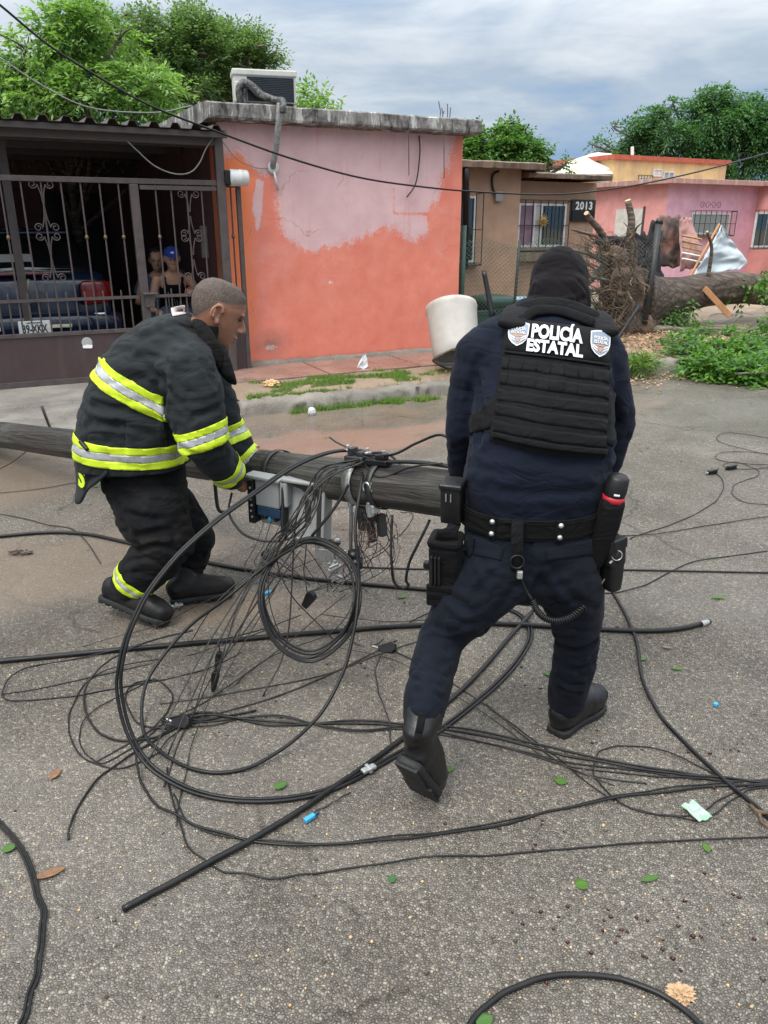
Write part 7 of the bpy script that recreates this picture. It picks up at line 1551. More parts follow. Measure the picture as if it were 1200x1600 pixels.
flat('chest_flap', [(300, 500), (322, 505), (346, 545), (344, 575), (330, 560), (312, 530)], [2.955, 2.955, 2.96, 2.96, 2.95, 2.95], 'turnoutk', coat, .012, .01)
mb = MB(); lq = [(267, 481), (288, 478), (290, 485), (270, 489)]
def lab(a, b): 
    x = (lq[0][0] * (1 - a) + lq[1][0] * a) * (1 - b) + (lq[3][0] * (1 - a) + lq[2][0] * a) * b; y = (lq[0][1] * (1 - a) + lq[1][1] * a) * (1 - b) + (lq[3][1] * (1 - a) + lq[2][1] * a) * b
    return on_surf(cbv, x, y + 6, .004) or D(x, y, 3.06)
mb.grid(lab, 6, 3); mb.build('collar_label', MAT['label'], coat, True, solid=.003, base=FB)
tail = flat('coat_tail', [(118, 722), (140, 728), (166, 736), (152, 752), (136, 765), (124, 786), (117, 784), (119, 755)], [3.04, 2.93, 2.84, 2.85, 2.88, 2.94, 3.0, 3.02], 'turnout', coat, .008, .012)
vs_, fs_ = text_polys('S', .105, bold=.004); tm_ = frame(D(128, 748, 2.90), (.75, -.6, .0), (-.55, -.8, .15)); mb = MB(); mb.add([tm_ @ Vector((p.x * .9, p.y, 0)) for p in vs_], fs_); mb.build('lettering', MAT['lime'], tail, solid=.003, base=FB)
MB().tube(spline([on_surf(cbv, 128, 690, .006), on_surf(cbv, 133, 694, .012), on_surf(cbv, 140, 702, .008)], 5), .009, 8).build('clip', MAT['blackpl'], coat, True, base=FB)
on = [on_surf(cbv, x, y, .006) for x, y in ((262, 640), (266, 628), (276, 618))]
pk = MB(); pkq = [(196, 660), (252, 664), (256, 700), (198, 702)]
pk.grid(lambda a, b: on_surf(cbv, (pkq[0][0] * (1 - a) + pkq[1][0] * a) * (1 - b) + (pkq[3][0] * (1 - a) + pkq[2][0] * a) * b, (pkq[0][1] * (1 - a) + pkq[1][1] * a) * (1 - b) + (pkq[3][1] * (1 - a) + pkq[2][1] * a) * b, .003) or FB, 10, 8); pk.build('pocket', MAT['turnout'], coat, True, solid=.006, base=FB)
# trousers
tr = MB(); tr.loft([(D(225, 745, Y0), .19, .175), (D(235, 775, Y0), .19, .165), (D(245, 800, Y0), .16, .13)], side=FY, n=26)
limb_s(tr, [hN, hN.lerp(kN, .5), kN, kN.lerp(aN, .35), kN.lerp(aN, .7), aN + Vector((.0, 0, .01))], [(.125, .155), (.122, .145), (.112, .122), (.105, .112), (.095, .098), (.088, .086)], 22, FY)
limb_s(tr, [hF, hF.lerp(kF, .5), kF, kF.lerp(aF, .35), kF.lerp(aF, .7), aF + Vector((0, 0, .01))], [(.12, .14), (.115, .125), (.098, .098), (.094, .092), (.088, .084), (.085, .082)], 22, FY)
FL = [([(195, 800), (235, 812), (290, 800)], .014, -.009), ([(215, 838), (250, 830), (300, 838)], .014, -.010), ([(215, 860), (245, 852), (285, 862)], .012, -.009), ([(195, 880), (230, 872), (268, 885)], .012, -.009), ([(225, 848), (265, 843)], .010, .007), ([(290, 870), (318, 868)], .012, -.008), ([(180, 760), (220, 790)], .014, -.008), ([(250, 755), (300, 765)], .014, -.007), ([(205, 822), (240, 825)], .010, .006), ([(210, 895), (245, 900)], .010, -.007), ([(300, 800), (325, 815)], .012, -.008), ([(285, 890), (315, 888)], .010, -.007)]
ftr, ftr_me = cloth(tr, 'trousers', MAT['turnoutk'], ff_, .010, 6, FL, .008, 7, 9)
def cuff(k, a, t0, w_, keep):
    nrm = (a - k).normalized()
    for q, mt in ((-1, 'lime'), (0, 'silver'), (1, 'lime')): band(ftr_me, k.lerp(a, t0) + nrm * q * w_ * 2, nrm, w_ - .0004, keep, .0035, MAT[mt], 'stripe', ftr, FB)
xm = D(250, 900, 3.05).x; cuff(kN, aN, .86, .0105, lambda c: c.x < D(240, 900, 3.0).x and c.z < .36 and c.y < 3.14); cuff(kF, aF, .93, .0105, lambda c: c.y > 3.16 and c.z < .3)
boot(ff_, D(158, 935, 3.02), G(262, 977, .008), aN + Vector((.005, -.005, -.01)), kN.lerp(aN, .75), .066, mat='rubber', k=1.08)
boot(ff_, G(266, 944, .006), G(366, 928, .006), G(266, 944, .006).lerp(G(366, 928, .006), .25) + Vector((0, .03, .12)), kF.lerp(aF, .75), .060, mat='rubber', k=1.08)
# ------------------------------------------------------------------ fallen utility pole
pl_ = thing('utility_pole', 'weathered wooden utility pole lying across the road, right end lifted', 'pole', Vector((POLE_B.x, POLE_B.y, 0)))
mb = MB(); PP = [POLE_A.lerp(POLE_B, i / 90) for i in range(91)]; mb.tube(PP, [.084 + .012 * i / 90 for i in range(91)], 48)
for v_ in mb.v:
    t = (v_ - POLE_B).dot(POLE_DIR); c = POLE_B + POLE_DIR * t; d = (v_ - c); 
    if d.length < 1e-4: continue
    d.normalize(); an = math.atan2(d.z, d.dot(POLE_DIR.cross(Vector((0, 0, 1)))))
    v_ += d * (.0045 * mnoise.fractal(Vector((math.cos(an) * 2.2, math.sin(an) * 2.2, t * .8)), 1., 2., 4) - .006 * max(0, .25 - abs(mnoise.noise(Vector((math.cos(an) * 4, math.sin(an) * 4, t * .35 + 4))))) * 3)
mb.build('shaft', MAT['pole'], pl_, True)
def pole_px(px):
    """pole axis point that stands at that picture column"""
    lo, hi = 0., 1.
    for _ in range(40):
        m_ = (lo + hi) / 2
        if PX(POLE_A.lerp(POLE_B, m_))[0] > px: lo = m_
        else: hi = m_
    return POLE_A.lerp(POLE_B, lo)
def pole_ring(px, h=.03, r=.094, mat='steel', name='pole_band'):
    c = pole_px(px); mb = MB(); mb.lathe([(r, -h), (r + .004, -h), (r + .004, h), (r, h)], frame(c, POLE_DIR.orthogonal(), POLE_DIR), 28, cap=False); return mb.build(name, MAT[mat], pl_, True)
pole_ring(566, .022, .090); pole_ring(600, .014, .090, 'blackiron'); pole_ring(437, .015, .092, 'blackiron')
def hw(name, px, dy, dz, fn, mat, par=pl_):
    c = pole_px(px) + Vector((0, dy, dz)); mb = MB(); fn(mb, frame(c, POLE_DIR, (0, 0, 1))); return mb.build(name, MAT[mat], par, bevel=.002)
hw('bracket', 560, -.02, .095, lambda m, f: (m.rbox((-.05, -.03, -.02), (.05, .03, .02), .006, f), m.rbox((-.035, -.02, .02), (-.01, .02, .05), .004, f), m.rbox((.015, -.02, .02), (.045, .015, .038), .004, f)), 'blackiron')
hw('bracket', 590, -.03, .10, lambda m, f: (m.rbox((-.05, -.02, -.012), (.06, .02, .010), .004, f), m.rbox((.0, -.015, .01), (.05, .015, .03), .004, f)), 'blackpl')
for k, (px, dz) in enumerate(((545, .13), (575, .125), (600, .12))): hw('bolt', px, -.01, dz, lambda m, f: m.lathe([(.0, .02), (.008, .02), (.008, .004), (.016, .004), (.016, -.004), (.006, -.004), (.006, -.04)], f, 8), 'steel')
hw('eye_bolt', 578, -.10, .02, lambda m, f: (m.rbox((-.02, -.012, -.022), (.022, .012, .022), .006, f), m.tube([f @ Vector((.0 + .018 * math.cos(a), -.015, .018 * math.sin(a))) for a in np.linspace(0, 6.28, 15)[:-1]], .005, 6, closed=True)), 'steel')
hw('clamp', 583, -.075, -.075, lambda m, f: (m.rbox((-.022, -.02, -.018), (.022, .015, .018), .005, f), m.rbox((-.008, -.028, -.03), (.008, .0, .03), .003, f)), 'steel')
hw('black_bracket', 582, -.03, -.14, lambda m, f: (m.rbox((-.075, -.015, -.05), (-.045, .02, .05), .005, f), m.rbox((.03, -.015, -.06), (.06, .02, .03), .005, f), m.rbox((-.045, -.012, .0), (.03, .012, .022), .004, f), m.rbox((-.02, -.02, -.09), (.005, .01, .0), .004, f)), 'blackiron')
# step hook left of the boxes
q = [pole_px(342) + Vector((.0, -.06, -.02))]; q += [q[0] + Vector((.0, -.05, -.02)), q[0] + Vector((.005, -.06, -.16)), q[0] + Vector((.03, -.05, -.19)), q[0] + Vector((.06, -.04, -.19))]
MB().tube(spline(q, 5), .009, 8).build('step_hook', MAT['blackiron'], pl_, True)
# ------------------------------------------------------------------ torn-open terminal boxes hanging on the pole
def tray_frame(O, X, Yp):
    o, x, y = (D(*p) for p in (O, X, Yp)); ex = (x - o); ey = (y - o); w_ = ex.length; ex.normalize(); ey = ey - ex * ey.dot(ex); h_ = ey.length; n_ = ex.cross(-ey).normalized()
    if n_.y > 0: n_ = -n_
    ey.normalize(); m_ = Matrix(((ex.x, -ey.x, n_.x, o.x), (ex.y, -ey.y, n_.y, o.y), (ex.z, -ey.z, n_.z, o.z), (0, 0, 0, 1))); return m_, w_, h_
bx = thing('terminal_box', 'pale grey cable box hanging open with blue tray, beside the firefighter\'s hand', 'box', D(425, 790, 3.12))
m_, w_, h_ = tray_frame((400, 742, 3.10), (455, 752, 3.02), (418, 822, 3.08))
MB().rbox((0, -h_, -.05), (w_, 0, -.02), .008, m_).build('back_shell', MAT['boxgrey'], bx)
MB().rbox((.005, -h_ * .58, -.02), (w_ * .72, -.005, .022), .010, m_, 3).build('cover', MAT['boxgrey'], bx, bevel=.0)
MB().rbox((w_ * .76, -h_ * .5, -.02), (w_ * .98, -.0, .03), .010, m_, 3).build('side_cover', MAT['boxin'], bx)
MB().rbox((.008, -h_ * .78, -.018), (w_ * .72, -h_ * .585, .016), .005, m_).build('splice_tray', MAT['bluep'], bx)
MB().rbox((-.03, -h_ * .95, -.05), (.004, -.02, .03), .006, m_).build('end_plate', MAT['blackpl'], bx)
for k in range(6): MB().lathe([(.0, .004), (.005, .003), (.006, 0)], m_ @ Matrix.Translation((-.012 + .004 * (k % 2), -.05 - k * .026, .031)), 8, cap=False).build('rivet', MAT['steel'], bx)
MB().rbox((-.035, -.006, -.03), (w_ * .8, .008, .04), .004, m_).build('top_flap', MAT['boxin'], bx)
for k in range(3): MB().rbox((.03 + .03 * k, -h_ * .86, -.015), (.044 + .03 * k, -h_ * .76, .012), .003, m_).build('connector', MAT['cyanp' if k == 1 else 'blackpl'], bx)
bx2 = thing('box_lid', 'open pale grey box lid with black gasket hanging below the pole', 'box lid', D(490, 800, 3.0))
m_, w_, h_ = tray_frame((448, 748, 3.05), (508, 757, 2.98), (472, 838, 3.0)); 
MB().rbox((0, -h_, -.012), (w_, 0, .0), .005, m_).build('panel', MAT['boxin'], bx2)
for a, b in (((-.002, -h_, -.014), (.012, 0, .045)), ((w_ - .012, -h_, -.014), (w_ + .012, 0, .050))): MB().rbox(a, b, .005, m_).build('rim', MAT['gasket'], bx2)
MB().rbox((.0, -.004, -.016), (w_ + .018, .012, .052), .006, m_).build('rim', MAT['boxgrey'], bx2); MB().rbox((w_ + .0125, -h_ - .01, -.018), (w_ + .028, .008, .056), .006, m_).build('rim', MAT['boxgrey'], bx2)
MB().rbox((.012, -h_ - .008, -.014), (w_ - .012, -h_ + .006, .036), .005, m_).build('rim', MAT['boxgrey'], bx2)
MB().rbox((w_ * .52, -h_ * .72, .001), (w_ * .66, -h_ * .3, .012), .004, m_).build('latch', MAT['gasket'], bx2)
ms = thing('mounting_bracket', 'dark steel mounting bracket dangling under the open box lid', 'bracket', D(515, 860, 2.95))
m_, w_, h_ = tray_frame((492, 838, 2.96), (530, 842, 2.92), (505, 890, 2.95))
for a, b in (((.0, -h_, -.01), (.018, 0, .01)), ((w_ - .02, -h_, -.01), (w_, 0, .012)), ((.0, -.03, -.014), (w_, -.01, .016)), ((.02, -h_ * .7, -.02), (w_ - .02, -h_ * .3, .02))): MB().rbox(a, b, .004, m_).build('bar', MAT['blackpl' if a[1] > -.1 else 'steel'], ms)
for i_, (x_, y_, lb) in enumerate(((523, 888, 'upper'), (541, 872, 'right hand'), (527, 905, 'lowest'))):
    t = thing('cable_clamp', lb + ' galvanised clamp of the three hanging inside the coil', 'clamp', D(x_, y_, 2.9), 'galvanised clamps in the coil'); f_ = frame(D(x_, y_, 2.9), (1, .3, .35 - .5 * i_), (.2, 0, 1))
    MB().rbox((-.03, -.013, -.010), (.03, .013, .010), .004, f_).build('jaw', MAT['steel'], t); MB().rbox((-.022, -.012, .011), (.022, .012, .022), .004, f_).build('plate', MAT['steel'], t)
    for s_ in (-1, 1): MB().lathe([(.0, .034), (.007, .034), (.007, .024), (.004, .024), (.004, -.022)], f_ @ Matrix.Translation((s_ * .013, 0, 0)), 6).build('bolt', MAT['steel'], t)
rod = thing('stay_rod', 'galvanised turnbuckle rod hanging straight down from the pole hardware', 'rod', D(550, 860, 2.95))
MB().tube([D(557, 724, 2.93), D(549, 780, 2.91), D(548, 862, 2.88)], .008, 8).build('shank', MAT['steel'], rod, True); MB().tube([D(562, 724, 2.93), D(554, 780, 2.91)], .006, 8).build('shank', MAT['steel'], rod, True)
MB().tube([D(549, 776, 2.91), D(549, 790, 2.905)], .015, 8).build('nut', MAT['steel'], rod); rr_ = frame(D(549, 774, 2.9), FX, (0, -1, .3)); MB().tube([rr_ @ Vector((.024 * math.cos(a), .022 * math.sin(a), 0)) for a in np.linspace(0, 6.283, 19)[:-1]], .0035, 6, closed=True).build('ring', MAT['steel'], rod, True)
# ------------------------------------------------------------------ cables: points (px, py) on the ground, (px, py, z) at a height, or Vectors
def cpt(p, r): 
    if isinstance(p, Vector): return p
    return G(p[0], p[1], p[2] if len(p) > 2 else r + .002)
def cable(label, pts, r=.006, mat='cable', per=9, n=8, twin=0., group=None, name='cable', wob=.012, cat='cable'):
    r = r * .78 if r < .0052 else r * .92
    v3 = [cpt(p, r) for p in pts]
    q = spline(v3, per)
    if wob:
        sd = q[0].x * 37 + q[0].y * 91
        for i, p in enumerate(q): p += Vector((mnoise.noise(Vector((i * .16, 1, sd))), mnoise.noise(Vector((i * .16, 7, sd))), 0)) * wob * (.8 if r < .0044 else .3) + Vector((0, 0, max(0, mnoise.noise(Vector((i * .11, 3, sd)))) * (.012 if p.z < .03 and r < .005 else 0)))
    for i0, i1 in ((0, 1), (-1, -2)):          # those that leave the picture run on
        if not isinstance(pts[i0], Vector) and (pts[i0][0] < 0 or pts[i0][0] > 1200):
            d_ = (q[i0] - q[i1]).normalized(); d_.z = 0; x_ = [q[i0] + d_ * .25 * k for k in range(1, 9)]; q = x_[::-1] + q if i0 == 0 else q + x_
    mb = MB()
    if twin:
        for s_ in (-1, 1):
            qq = []
            for i, p in enumerate(q):
                t = (q[min(i + 1, len(q) - 1)] - q[max(i - 1, 0)]).normalized(); sd_ = t.cross(Vector((0, 0, 1))); sd_ = sd_.normalized() if sd_.length > .05 else Vector((1, 0, 0)); qq.append(p + sd_ * s_ * twin)
            mb.tube(qq, r, n)
    else: mb.tube(q, r, n)
    return tag(mb.build(name, MAT[mat], None, True), label, cat, group)
def cut_end(o_label, px, py, z, d, r):
    pass
V3 = lambda px, py, Y: D(px, py, Y)
cable('thick black cable sweeping from the pole top into the biggest ground loop', [(566, 704, .76), (520, 706, .79), (465, 726, .80), (400, 768, .76), (315, 832, .67), (250, 900, .56), (208, 970, .44), (187, 1050, .30), (193, 1120, .17), (222, 1182, .07), (270, 1222, .02), (340, 1246), (430, 1250), (520, 1232), (600, 1190), (690, 1138), (775, 1070), (822, 1012), (828, 980), (808, 958), (770, 945)], .0060, n=10, twin=.0066)
cable('black cable of the inner hanging loop, dropping beside the turnbuckle rod', [(572, 712, .74), (562, 770, .70), (556, 830, .60), (560, 900, .46), (556, 965, .34), (538, 1045, .20), (500, 1115, .09), (440, 1172, .03), (375, 1203), (310, 1204), (250, 1174), (222, 1135), (232, 1060, .10), (290, 985, .22), (360, 930, .34), (420, 880, .44), (470, 850, .52)], .0065, n=10)
lc = cable('long straight black cable from the left edge to a cut end beyond the officer', [(-60, 1040), (0, 1033), (180, 1016), (340, 1002), (500, 988), (640, 978), (760, 974), (900, 981), (1010, 986), (1070, 981), (1108, 971)], .0115, n=12)
MB().lathe([(.0, .002), (.008, .0015), (.0105, -.01), (.0125, -.03), (.0125, -.05)], frame(G(1108, 971, .014), (0, 0, 1), (G(1108, 971) - G(1090, 977)).normalized()), 12, cap=False).build('cut_end', MAT['boxgrey'], lc, True)
cable('black cable curving behind the firefighter from the left edge', [(-50, 842), (0, 838), (70, 832), (130, 834), (200, 848), (270, 866), (340, 882), (420, 896), (520, 908), (640, 919), (720, 925)], .0105, n=10)
cable('thick straight black cable pointing to the lower left with a cut tip', [(192, 1421), (300, 1362), (410, 1302), (500, 1245), (580, 1190), (660, 1130), (740, 1060), (800, 992), (832, 955)], .0095, n=10)
cable('black cable running diagonally to the lower right past the officer\'s foot', [(957, 925), (980, 965), (996, 1010), (1004, 1060), (1030, 1115), (1080, 1170), (1140, 1225), (1210, 1285), (1260, 1320)], .0075, n=10)
R4 = random.Random(9)
for k, (d, rr) in enumerate(((0, .0050), (7, .0036), (-6, .0045), (12, .0030))):
    cable(('thickest', 'second', 'third', 'thinnest')[k] + ' of four black cables running together from the loops to the right edge', [(255, 1128 + d * .6), (330, 1120 + d), (430, 1128 - d), (540, 1132 + d), (640, 1134 + d * .5), (760, 1152 + d), (900, 1184 + d * 1.2), (1020, 1205 + d * .6), (1120, 1216 + d * .4), (1210, 1223 - d * .3), (1260, 1228)], rr, group='cables running together to the right edge')
cable('black cable curving below the big loop and rising to the right edge', [(213, 1170, .05), (222, 1225), (250, 1262), (310, 1290), (400, 1314), (500, 1321), (620, 1312), (740, 1296), (860, 1270), (980, 1245), (1100, 1232), (1210, 1222), (1250, 1220)], .0050)
cable('thin black cable beside the one below the big loop, straighter', [(272, 1240), (300, 1290), (380, 1310), (500, 1318), (640, 1306), (760, 1288), (880, 1262), (1000, 1238), (1110, 1225), (1210, 1217)], .0030)
cable('thin black cable drawing the lowest long line across the road', [(262, 1200), (275, 1270), (300, 1330), (345, 1358), (410, 1371), (480, 1365), (580, 1352), (720, 1338), (900, 1325), (1060, 1316), (1210, 1309), (1250, 1307)], .0034)
cable('thin cable laid in a flat oval loop near the right edge, by the wrapper', [(1210, 1226), (1150, 1226), (1090, 1196), (1020, 1170), (960, 1168), (930, 1182), (932, 1215), (960, 1248), (1010, 1270), (1070, 1280), (1115, 1274), (1142, 1252), (1170, 1236), (1215, 1230)], .0030)
cable('second thin cable of the oval loop, crossing under the officer', [(760, 1100), (840, 1160), (920, 1225), (985, 1262), (1060, 1276), (1110, 1262), (1140, 1240), (1215, 1222)], .0028)
cable('doubled black cable bent round the lower left corner', [(-40, 1255), (0, 1285), (35, 1330), (60, 1390), (68, 1440), (62, 1500), (46, 1560), (26, 1610), (10, 1650)], .0046, twin=.0049)
cable('black cable arching up from the bottom edge', [(715, 1640), (742, 1590), (790, 1550), (850, 1527), (910, 1523), (970, 1530), (1040, 1558), (1095, 1602), (1120, 1640)], .0075, n=10)
cable('straight black cable behind the officer running out to the right edge', [(560, 886), (700, 890), (850, 889), (1000, 891), (1210, 895), (1300, 897)], .0055)
cable('thin cable wavering from between the officer\'s legs to the right edge', [(640, 972, .01), (700, 948), (780, 932), (880, 925), (960, 926), (1010, 914), (1060, 886), (1110, 873), (1210, 860), (1260, 855)], .0036)
cable('thin cable behind the officer\'s holster slanting up to the right', [(880, 860), (960, 838), (1020, 836), (1100, 822), (1210, 806)], .0032)
cable('thin cord in loose bends from the far connector to the holster', [(1113, 737), (1128, 748), (1128, 768), (1110, 790), (1060, 815), (1010, 832), (985, 842)], .0034)
cable('thin cord lying in open loops at the right edge beyond the connectors', [(1210, 686), (1160, 678), (1128, 678), (1120, 686), (1140, 696), (1190, 708), (1240, 716), (1190, 708), (1140, 706), (1118, 712), (1128, 720), (1170, 725), (1220, 728), (1160, 733), (1130, 728), (1150, 722), (1185, 735), (1180, 745), (1150, 756), (1145, 772), (1165, 785), (1210, 790)], .0030)
for (px, py, lb) in ((1113, 737, 'left'), (1143, 730, 'right')):
    t = thing('cable_connector', lb + ' of two small black connectors lying by the right edge cord', 'connector', G(px, py, 0), 'connectors on the right'); f_ = frame(G(px, py, .02), (.9, .3, .1), (0, 0, 1)); MB().rbox((-.035, -.014, -.016), (.035, .014, .014), .005, f_).build('body', MAT['blackpl'], t); MB().rbox((-.05, -.008, -.010), (-.036, .008, .006), .003, f_).build('plug', MAT['blackpl' if lb == 'right' else 'steel'], t); MB().tube([f_ @ Vector((.035, 0, 0)), f_ @ Vector((.06, .01, .005))], .005, 6).build('tail', MAT['wire'], t)
# loops left of the big loop
cable('thin cable in a long flat loop reaching the left edge', [(430, 978, .16), (340, 1000, .08), (220, 1010, .03), (110, 1030), (40, 1045), (5, 1075), (8, 1092), (60, 1094), (140, 1083), (230, 1066), (320, 1046), (380, 1020, .06)], .0034)
cable('thin cable crossing the flat loop towards the left edge', [(5, 1085), (100, 1068), (200, 1045), (300, 1022), (400, 990, .10), (470, 960, .2)], .0026)
cable('cable curling in the widest of the left hand loops', [(300, 985, .20), (210, 1010, .10), (150, 1050, .05), (131, 1090), (142, 1130), (180, 1156), (240, 1152), (300, 1130), (400, 1110)], .0048)
cable('thin cable making the lowest small loop at the left', [(250, 1030, .03), (150, 1055), (112, 1105), (108, 1140), (130, 1184), (180, 1200), (240, 1180), (270, 1150), (300, 1120)], .0032)
cable('thin cable making a second small loop inside the left one', [(240, 1060), (150, 1110), (124, 1150), (140, 1185), (170, 1190), (215, 1165), (255, 1130)], .0026)
cable('cable curled into a round eye inside the left loops', [(270, 1140), (222, 1130), (200, 1105), (197, 1082), (215, 1065), (245, 1066), (268, 1085), (262, 1112), (238, 1138), (205, 1165)], .0036)
cable('black cable trailing to a loose end at the lower left', [(107, 1312), (116, 1275), (140, 1232), (185, 1192), (240, 1158), (285, 1130), (330, 1122)], .0044)
# straight thin strays over the road
strays = [('thin wire slanting from the coil past the officer\'s boot', [(520, 1010, .05), (610, 1030), (690, 1075), (780, 1130), (860, 1190), (960, 1228)]), ('thin wire bending round the black plug near the raised boot', [(606, 1012), (588, 1040), (590, 1080), (606, 1120), (612, 1170)]), ('thin wire running from the black plug to the officer\'s knees', [(606, 1012), (660, 1040), (740, 1090), (820, 1150), (900, 1205), (1010, 1225)]), ('thin wire laid flat between coil and officer', [(500, 960, .06), (600, 972), (690, 966), (745, 950)]), ('thin wire lying across the wet patch left of the pole', [(-20, 772), (60, 764), (130, 752), (190, 742)]), ('thin wire end on the mud left of the firefighter', [(0, 803), (70, 818), (120, 832), (158, 880)]), ('thin wire crossing under the firefighter\'s near boot', [(130, 1010), (240, 980, .03), (330, 935, .06), (420, 905, .12), (500, 870, .25)]), ('thin wire straight from coil bottom to left loops', [(540, 930, .1), (430, 1020, .03), (330, 1090), (230, 1145), (150, 1190)]), ('thin wire steep through the big loop', [(470, 860, .4), (400, 960, .2), (330, 1060, .06), (285, 1150), (255, 1230)]), ('thin wire from coil to the lowest long line', [(440, 900, .35), (380, 1010, .15), (320, 1110, .03), (290, 1200), (278, 1290)]),
          ('thin wire crossing the big loop level', [(250, 1100), (380, 1080), (520, 1050), (640, 1005), (720, 985)]), ('thin wire sloping across the middle of the big loop', [(620, 1000), (500, 1062), (400, 1098), (310, 1122), (250, 1140)]), ('short curled wire right of the coil', [(530, 985, .08), (560, 1008), (590, 1006), (600, 998)]), ('black wire with loose end under the coil', [(372, 1070), (410, 1035), (450, 1015, .03), (520, 985, .06), (555, 930, .14), (558, 870, .3)])]
for i_, (lb, pts) in enumerate(strays): cable(lb, pts, .0024 + .0006 * (i_ % 3), 'wire', n=6, group='stray thin wires', name='stray_wire', cat='wire')
# coil hanging from the pole
cr = MB(); cc = [(485, 838, .50), (545, 868, .45), (562, 930, .36), (540, 992, .22), (485, 1028, .14), (430, 1000, .20), (405, 935, .33), (425, 872, .44)]
cv = [G(*p) for p in cc]; cen = sum(cv, Vector()) / 8
for k in range(7):
    f = 1 - .011 * k + .012 * math.sin(k * 2.3); jit = Vector((R4.uniform(-.008, .008), R4.uniform(-.03, .03), R4.uniform(-.008, .008))); cr.tube(spline([cen + (p - cen) * (f + .01 * math.sin(k * 1.7 + i * 1.1)) + jit for i, p in enumerate(cv)], 8, True), .0046, 7, closed=True)
coil = thing('cable_coil', 'upright coil of black cable hanging below the pole hardware', 'cable coil', cen); cr.build('turns', MAT['cable'], coil, True)
for (px, py, z, dd) in ((418, 868, .42, (.5, 0, .5)), (557, 880, .42, (0, 0, 1)), (553, 868, .44, (0, 0, 1))):
    MB().tube([G(px, py, z) - Vector(dd) * .018, G(px, py, z) + Vector(dd) * .018], .024, 10).build('tie', MAT['blackpl'], coil, True)
MB().tube(spline([G(487, 838, .52), G(525, 790, .62), G(560, 730, .72)], 6), .006, 7).build('hanger', MAT['cable'], coil, True)
# drop-wire bundle fanning from the pole hardware to the lower left
ends = [(345, 1050, .10), (335, 1075, .06), (330, 1080, .05), (300, 1120, .0), (262, 1180, .0), (410, 1090, .0), (440, 1000, .15), (230, 1200, .0), (380, 940, .3), (470, 900, .3), (520, 1000, .1), (365, 1010, .16), (300, 1000, .16), (420, 910, .34)]
DE = ['at the upper wedge clamp', 'at the lower wedge clamp', 'just left of the lower wedge clamp', 'by the clamp block in the big loop', 'on the near side of the inner loop', 'in the middle of the big loop', 'behind the left side of the coil', 'furthest to the lower left', 'shortest, above the long straight cable', 'inside the top of the coil', 'under the bottom of the coil', 'right over the long straight cable', 'near the firefighter\'s near boot', 'at the tie of the coil']
for k, e in enumerate(ends):
    a = pole_px(556 + 3 * (k % 4)) + Vector((R4.uniform(-.03, .03), -.06, .095 + R4.uniform(0, .02))); m1 = G(520 - 6 * (k % 5), 735 + 4 * (k % 4), .74); m2 = G(478 + R4.uniform(-18, 12), 800 + R4.uniform(-10, 12), .62); m3 = G(432 + R4.uniform(-12, 14), 862 + R4.uniform(-8, 14), .46)
    pts = [a, m1, m2, m3, G(m3.x * 0 + (432 + e[0]) / 2 - 20 + 3 * k % 7, (862 + e[1]) / 2, (.46 + e[2]) / 2 + .02), G(*e)] if k % 3 != 2 else [a, m1, m2, G(e[0] + 40, e[1] - 90, e[2] + .16), G(*e)]
    cable('drop wire from the pole hardware ending ' + DE[k], pts, (.0026, .0034, .0042)[k % 3], 'wire', 7, 6, group='drop wires fanning from the pole', name='drop_wire', cat='wire')
for i_, (px, py, z, lb) in enumerate(((342, 1032, .09, 'upper'), (336, 1062, .06, 'lower'))):
    t = thing('drop_clamp', lb + ' of two black wedge clamps at the end of the drop wires', 'clamp', G(px, py, z), 'wedge clamps on the drop wires'); f_ = frame(G(px, py, z), (.2, .1, 1), (0, -1, 0)); MB().prism([(-.045, -.008), (.02, -.014), (.035, -.004), (.035, .010), (.02, .016), (-.045, .006)], -.012, .012, f_).build('wedge', MAT['blackpl'], t, bevel=.003); MB().tube([f_ @ Vector((.035, 0, 0)), f_ @ Vector((.06, .01, 0)), f_ @ Vector((.075, -.004, 0)), f_ @ Vector((.09, .012, 0))], .003, 6).build('wire_tail', MAT['wire'], t)
for (px, py, z, lb) in ((483, 936, .24, 'black wedge clamp dangling in the middle of the coil'), (606, 1012, .015, 'black wedge plug lying on the road right of the coil'), (285, 1128, .02, 'black clamp block lying inside the big loop')):
    t = thing('drop_clamp', lb, 'clamp', G(px, py, z)); f_ = frame(G(px, py, z), (.5, -.2, .8 if z > .1 else .15), (.1, -.8, .6)); MB().prism([(-.04, -.016), (.022, -.022), (.035, -.008), (.035, .012), (.02, .022), (-.04, .010)], -.012, .012, f_).build('wedge', MAT['blackpl'], t, bevel=.003); MB().tube([f_ @ Vector((-.04, 0, 0)), f_ @ Vector((-.07, .01, .0))], .004, 6).build('pin', MAT['steel'], t)
cable('thin wire dropping to the wedge clamp in the coil', [(478, 850, .5), (476, 890, .36), (480, 925, .27)], .0028, 'wire', n=6, name='stray_wire', cat='wire')
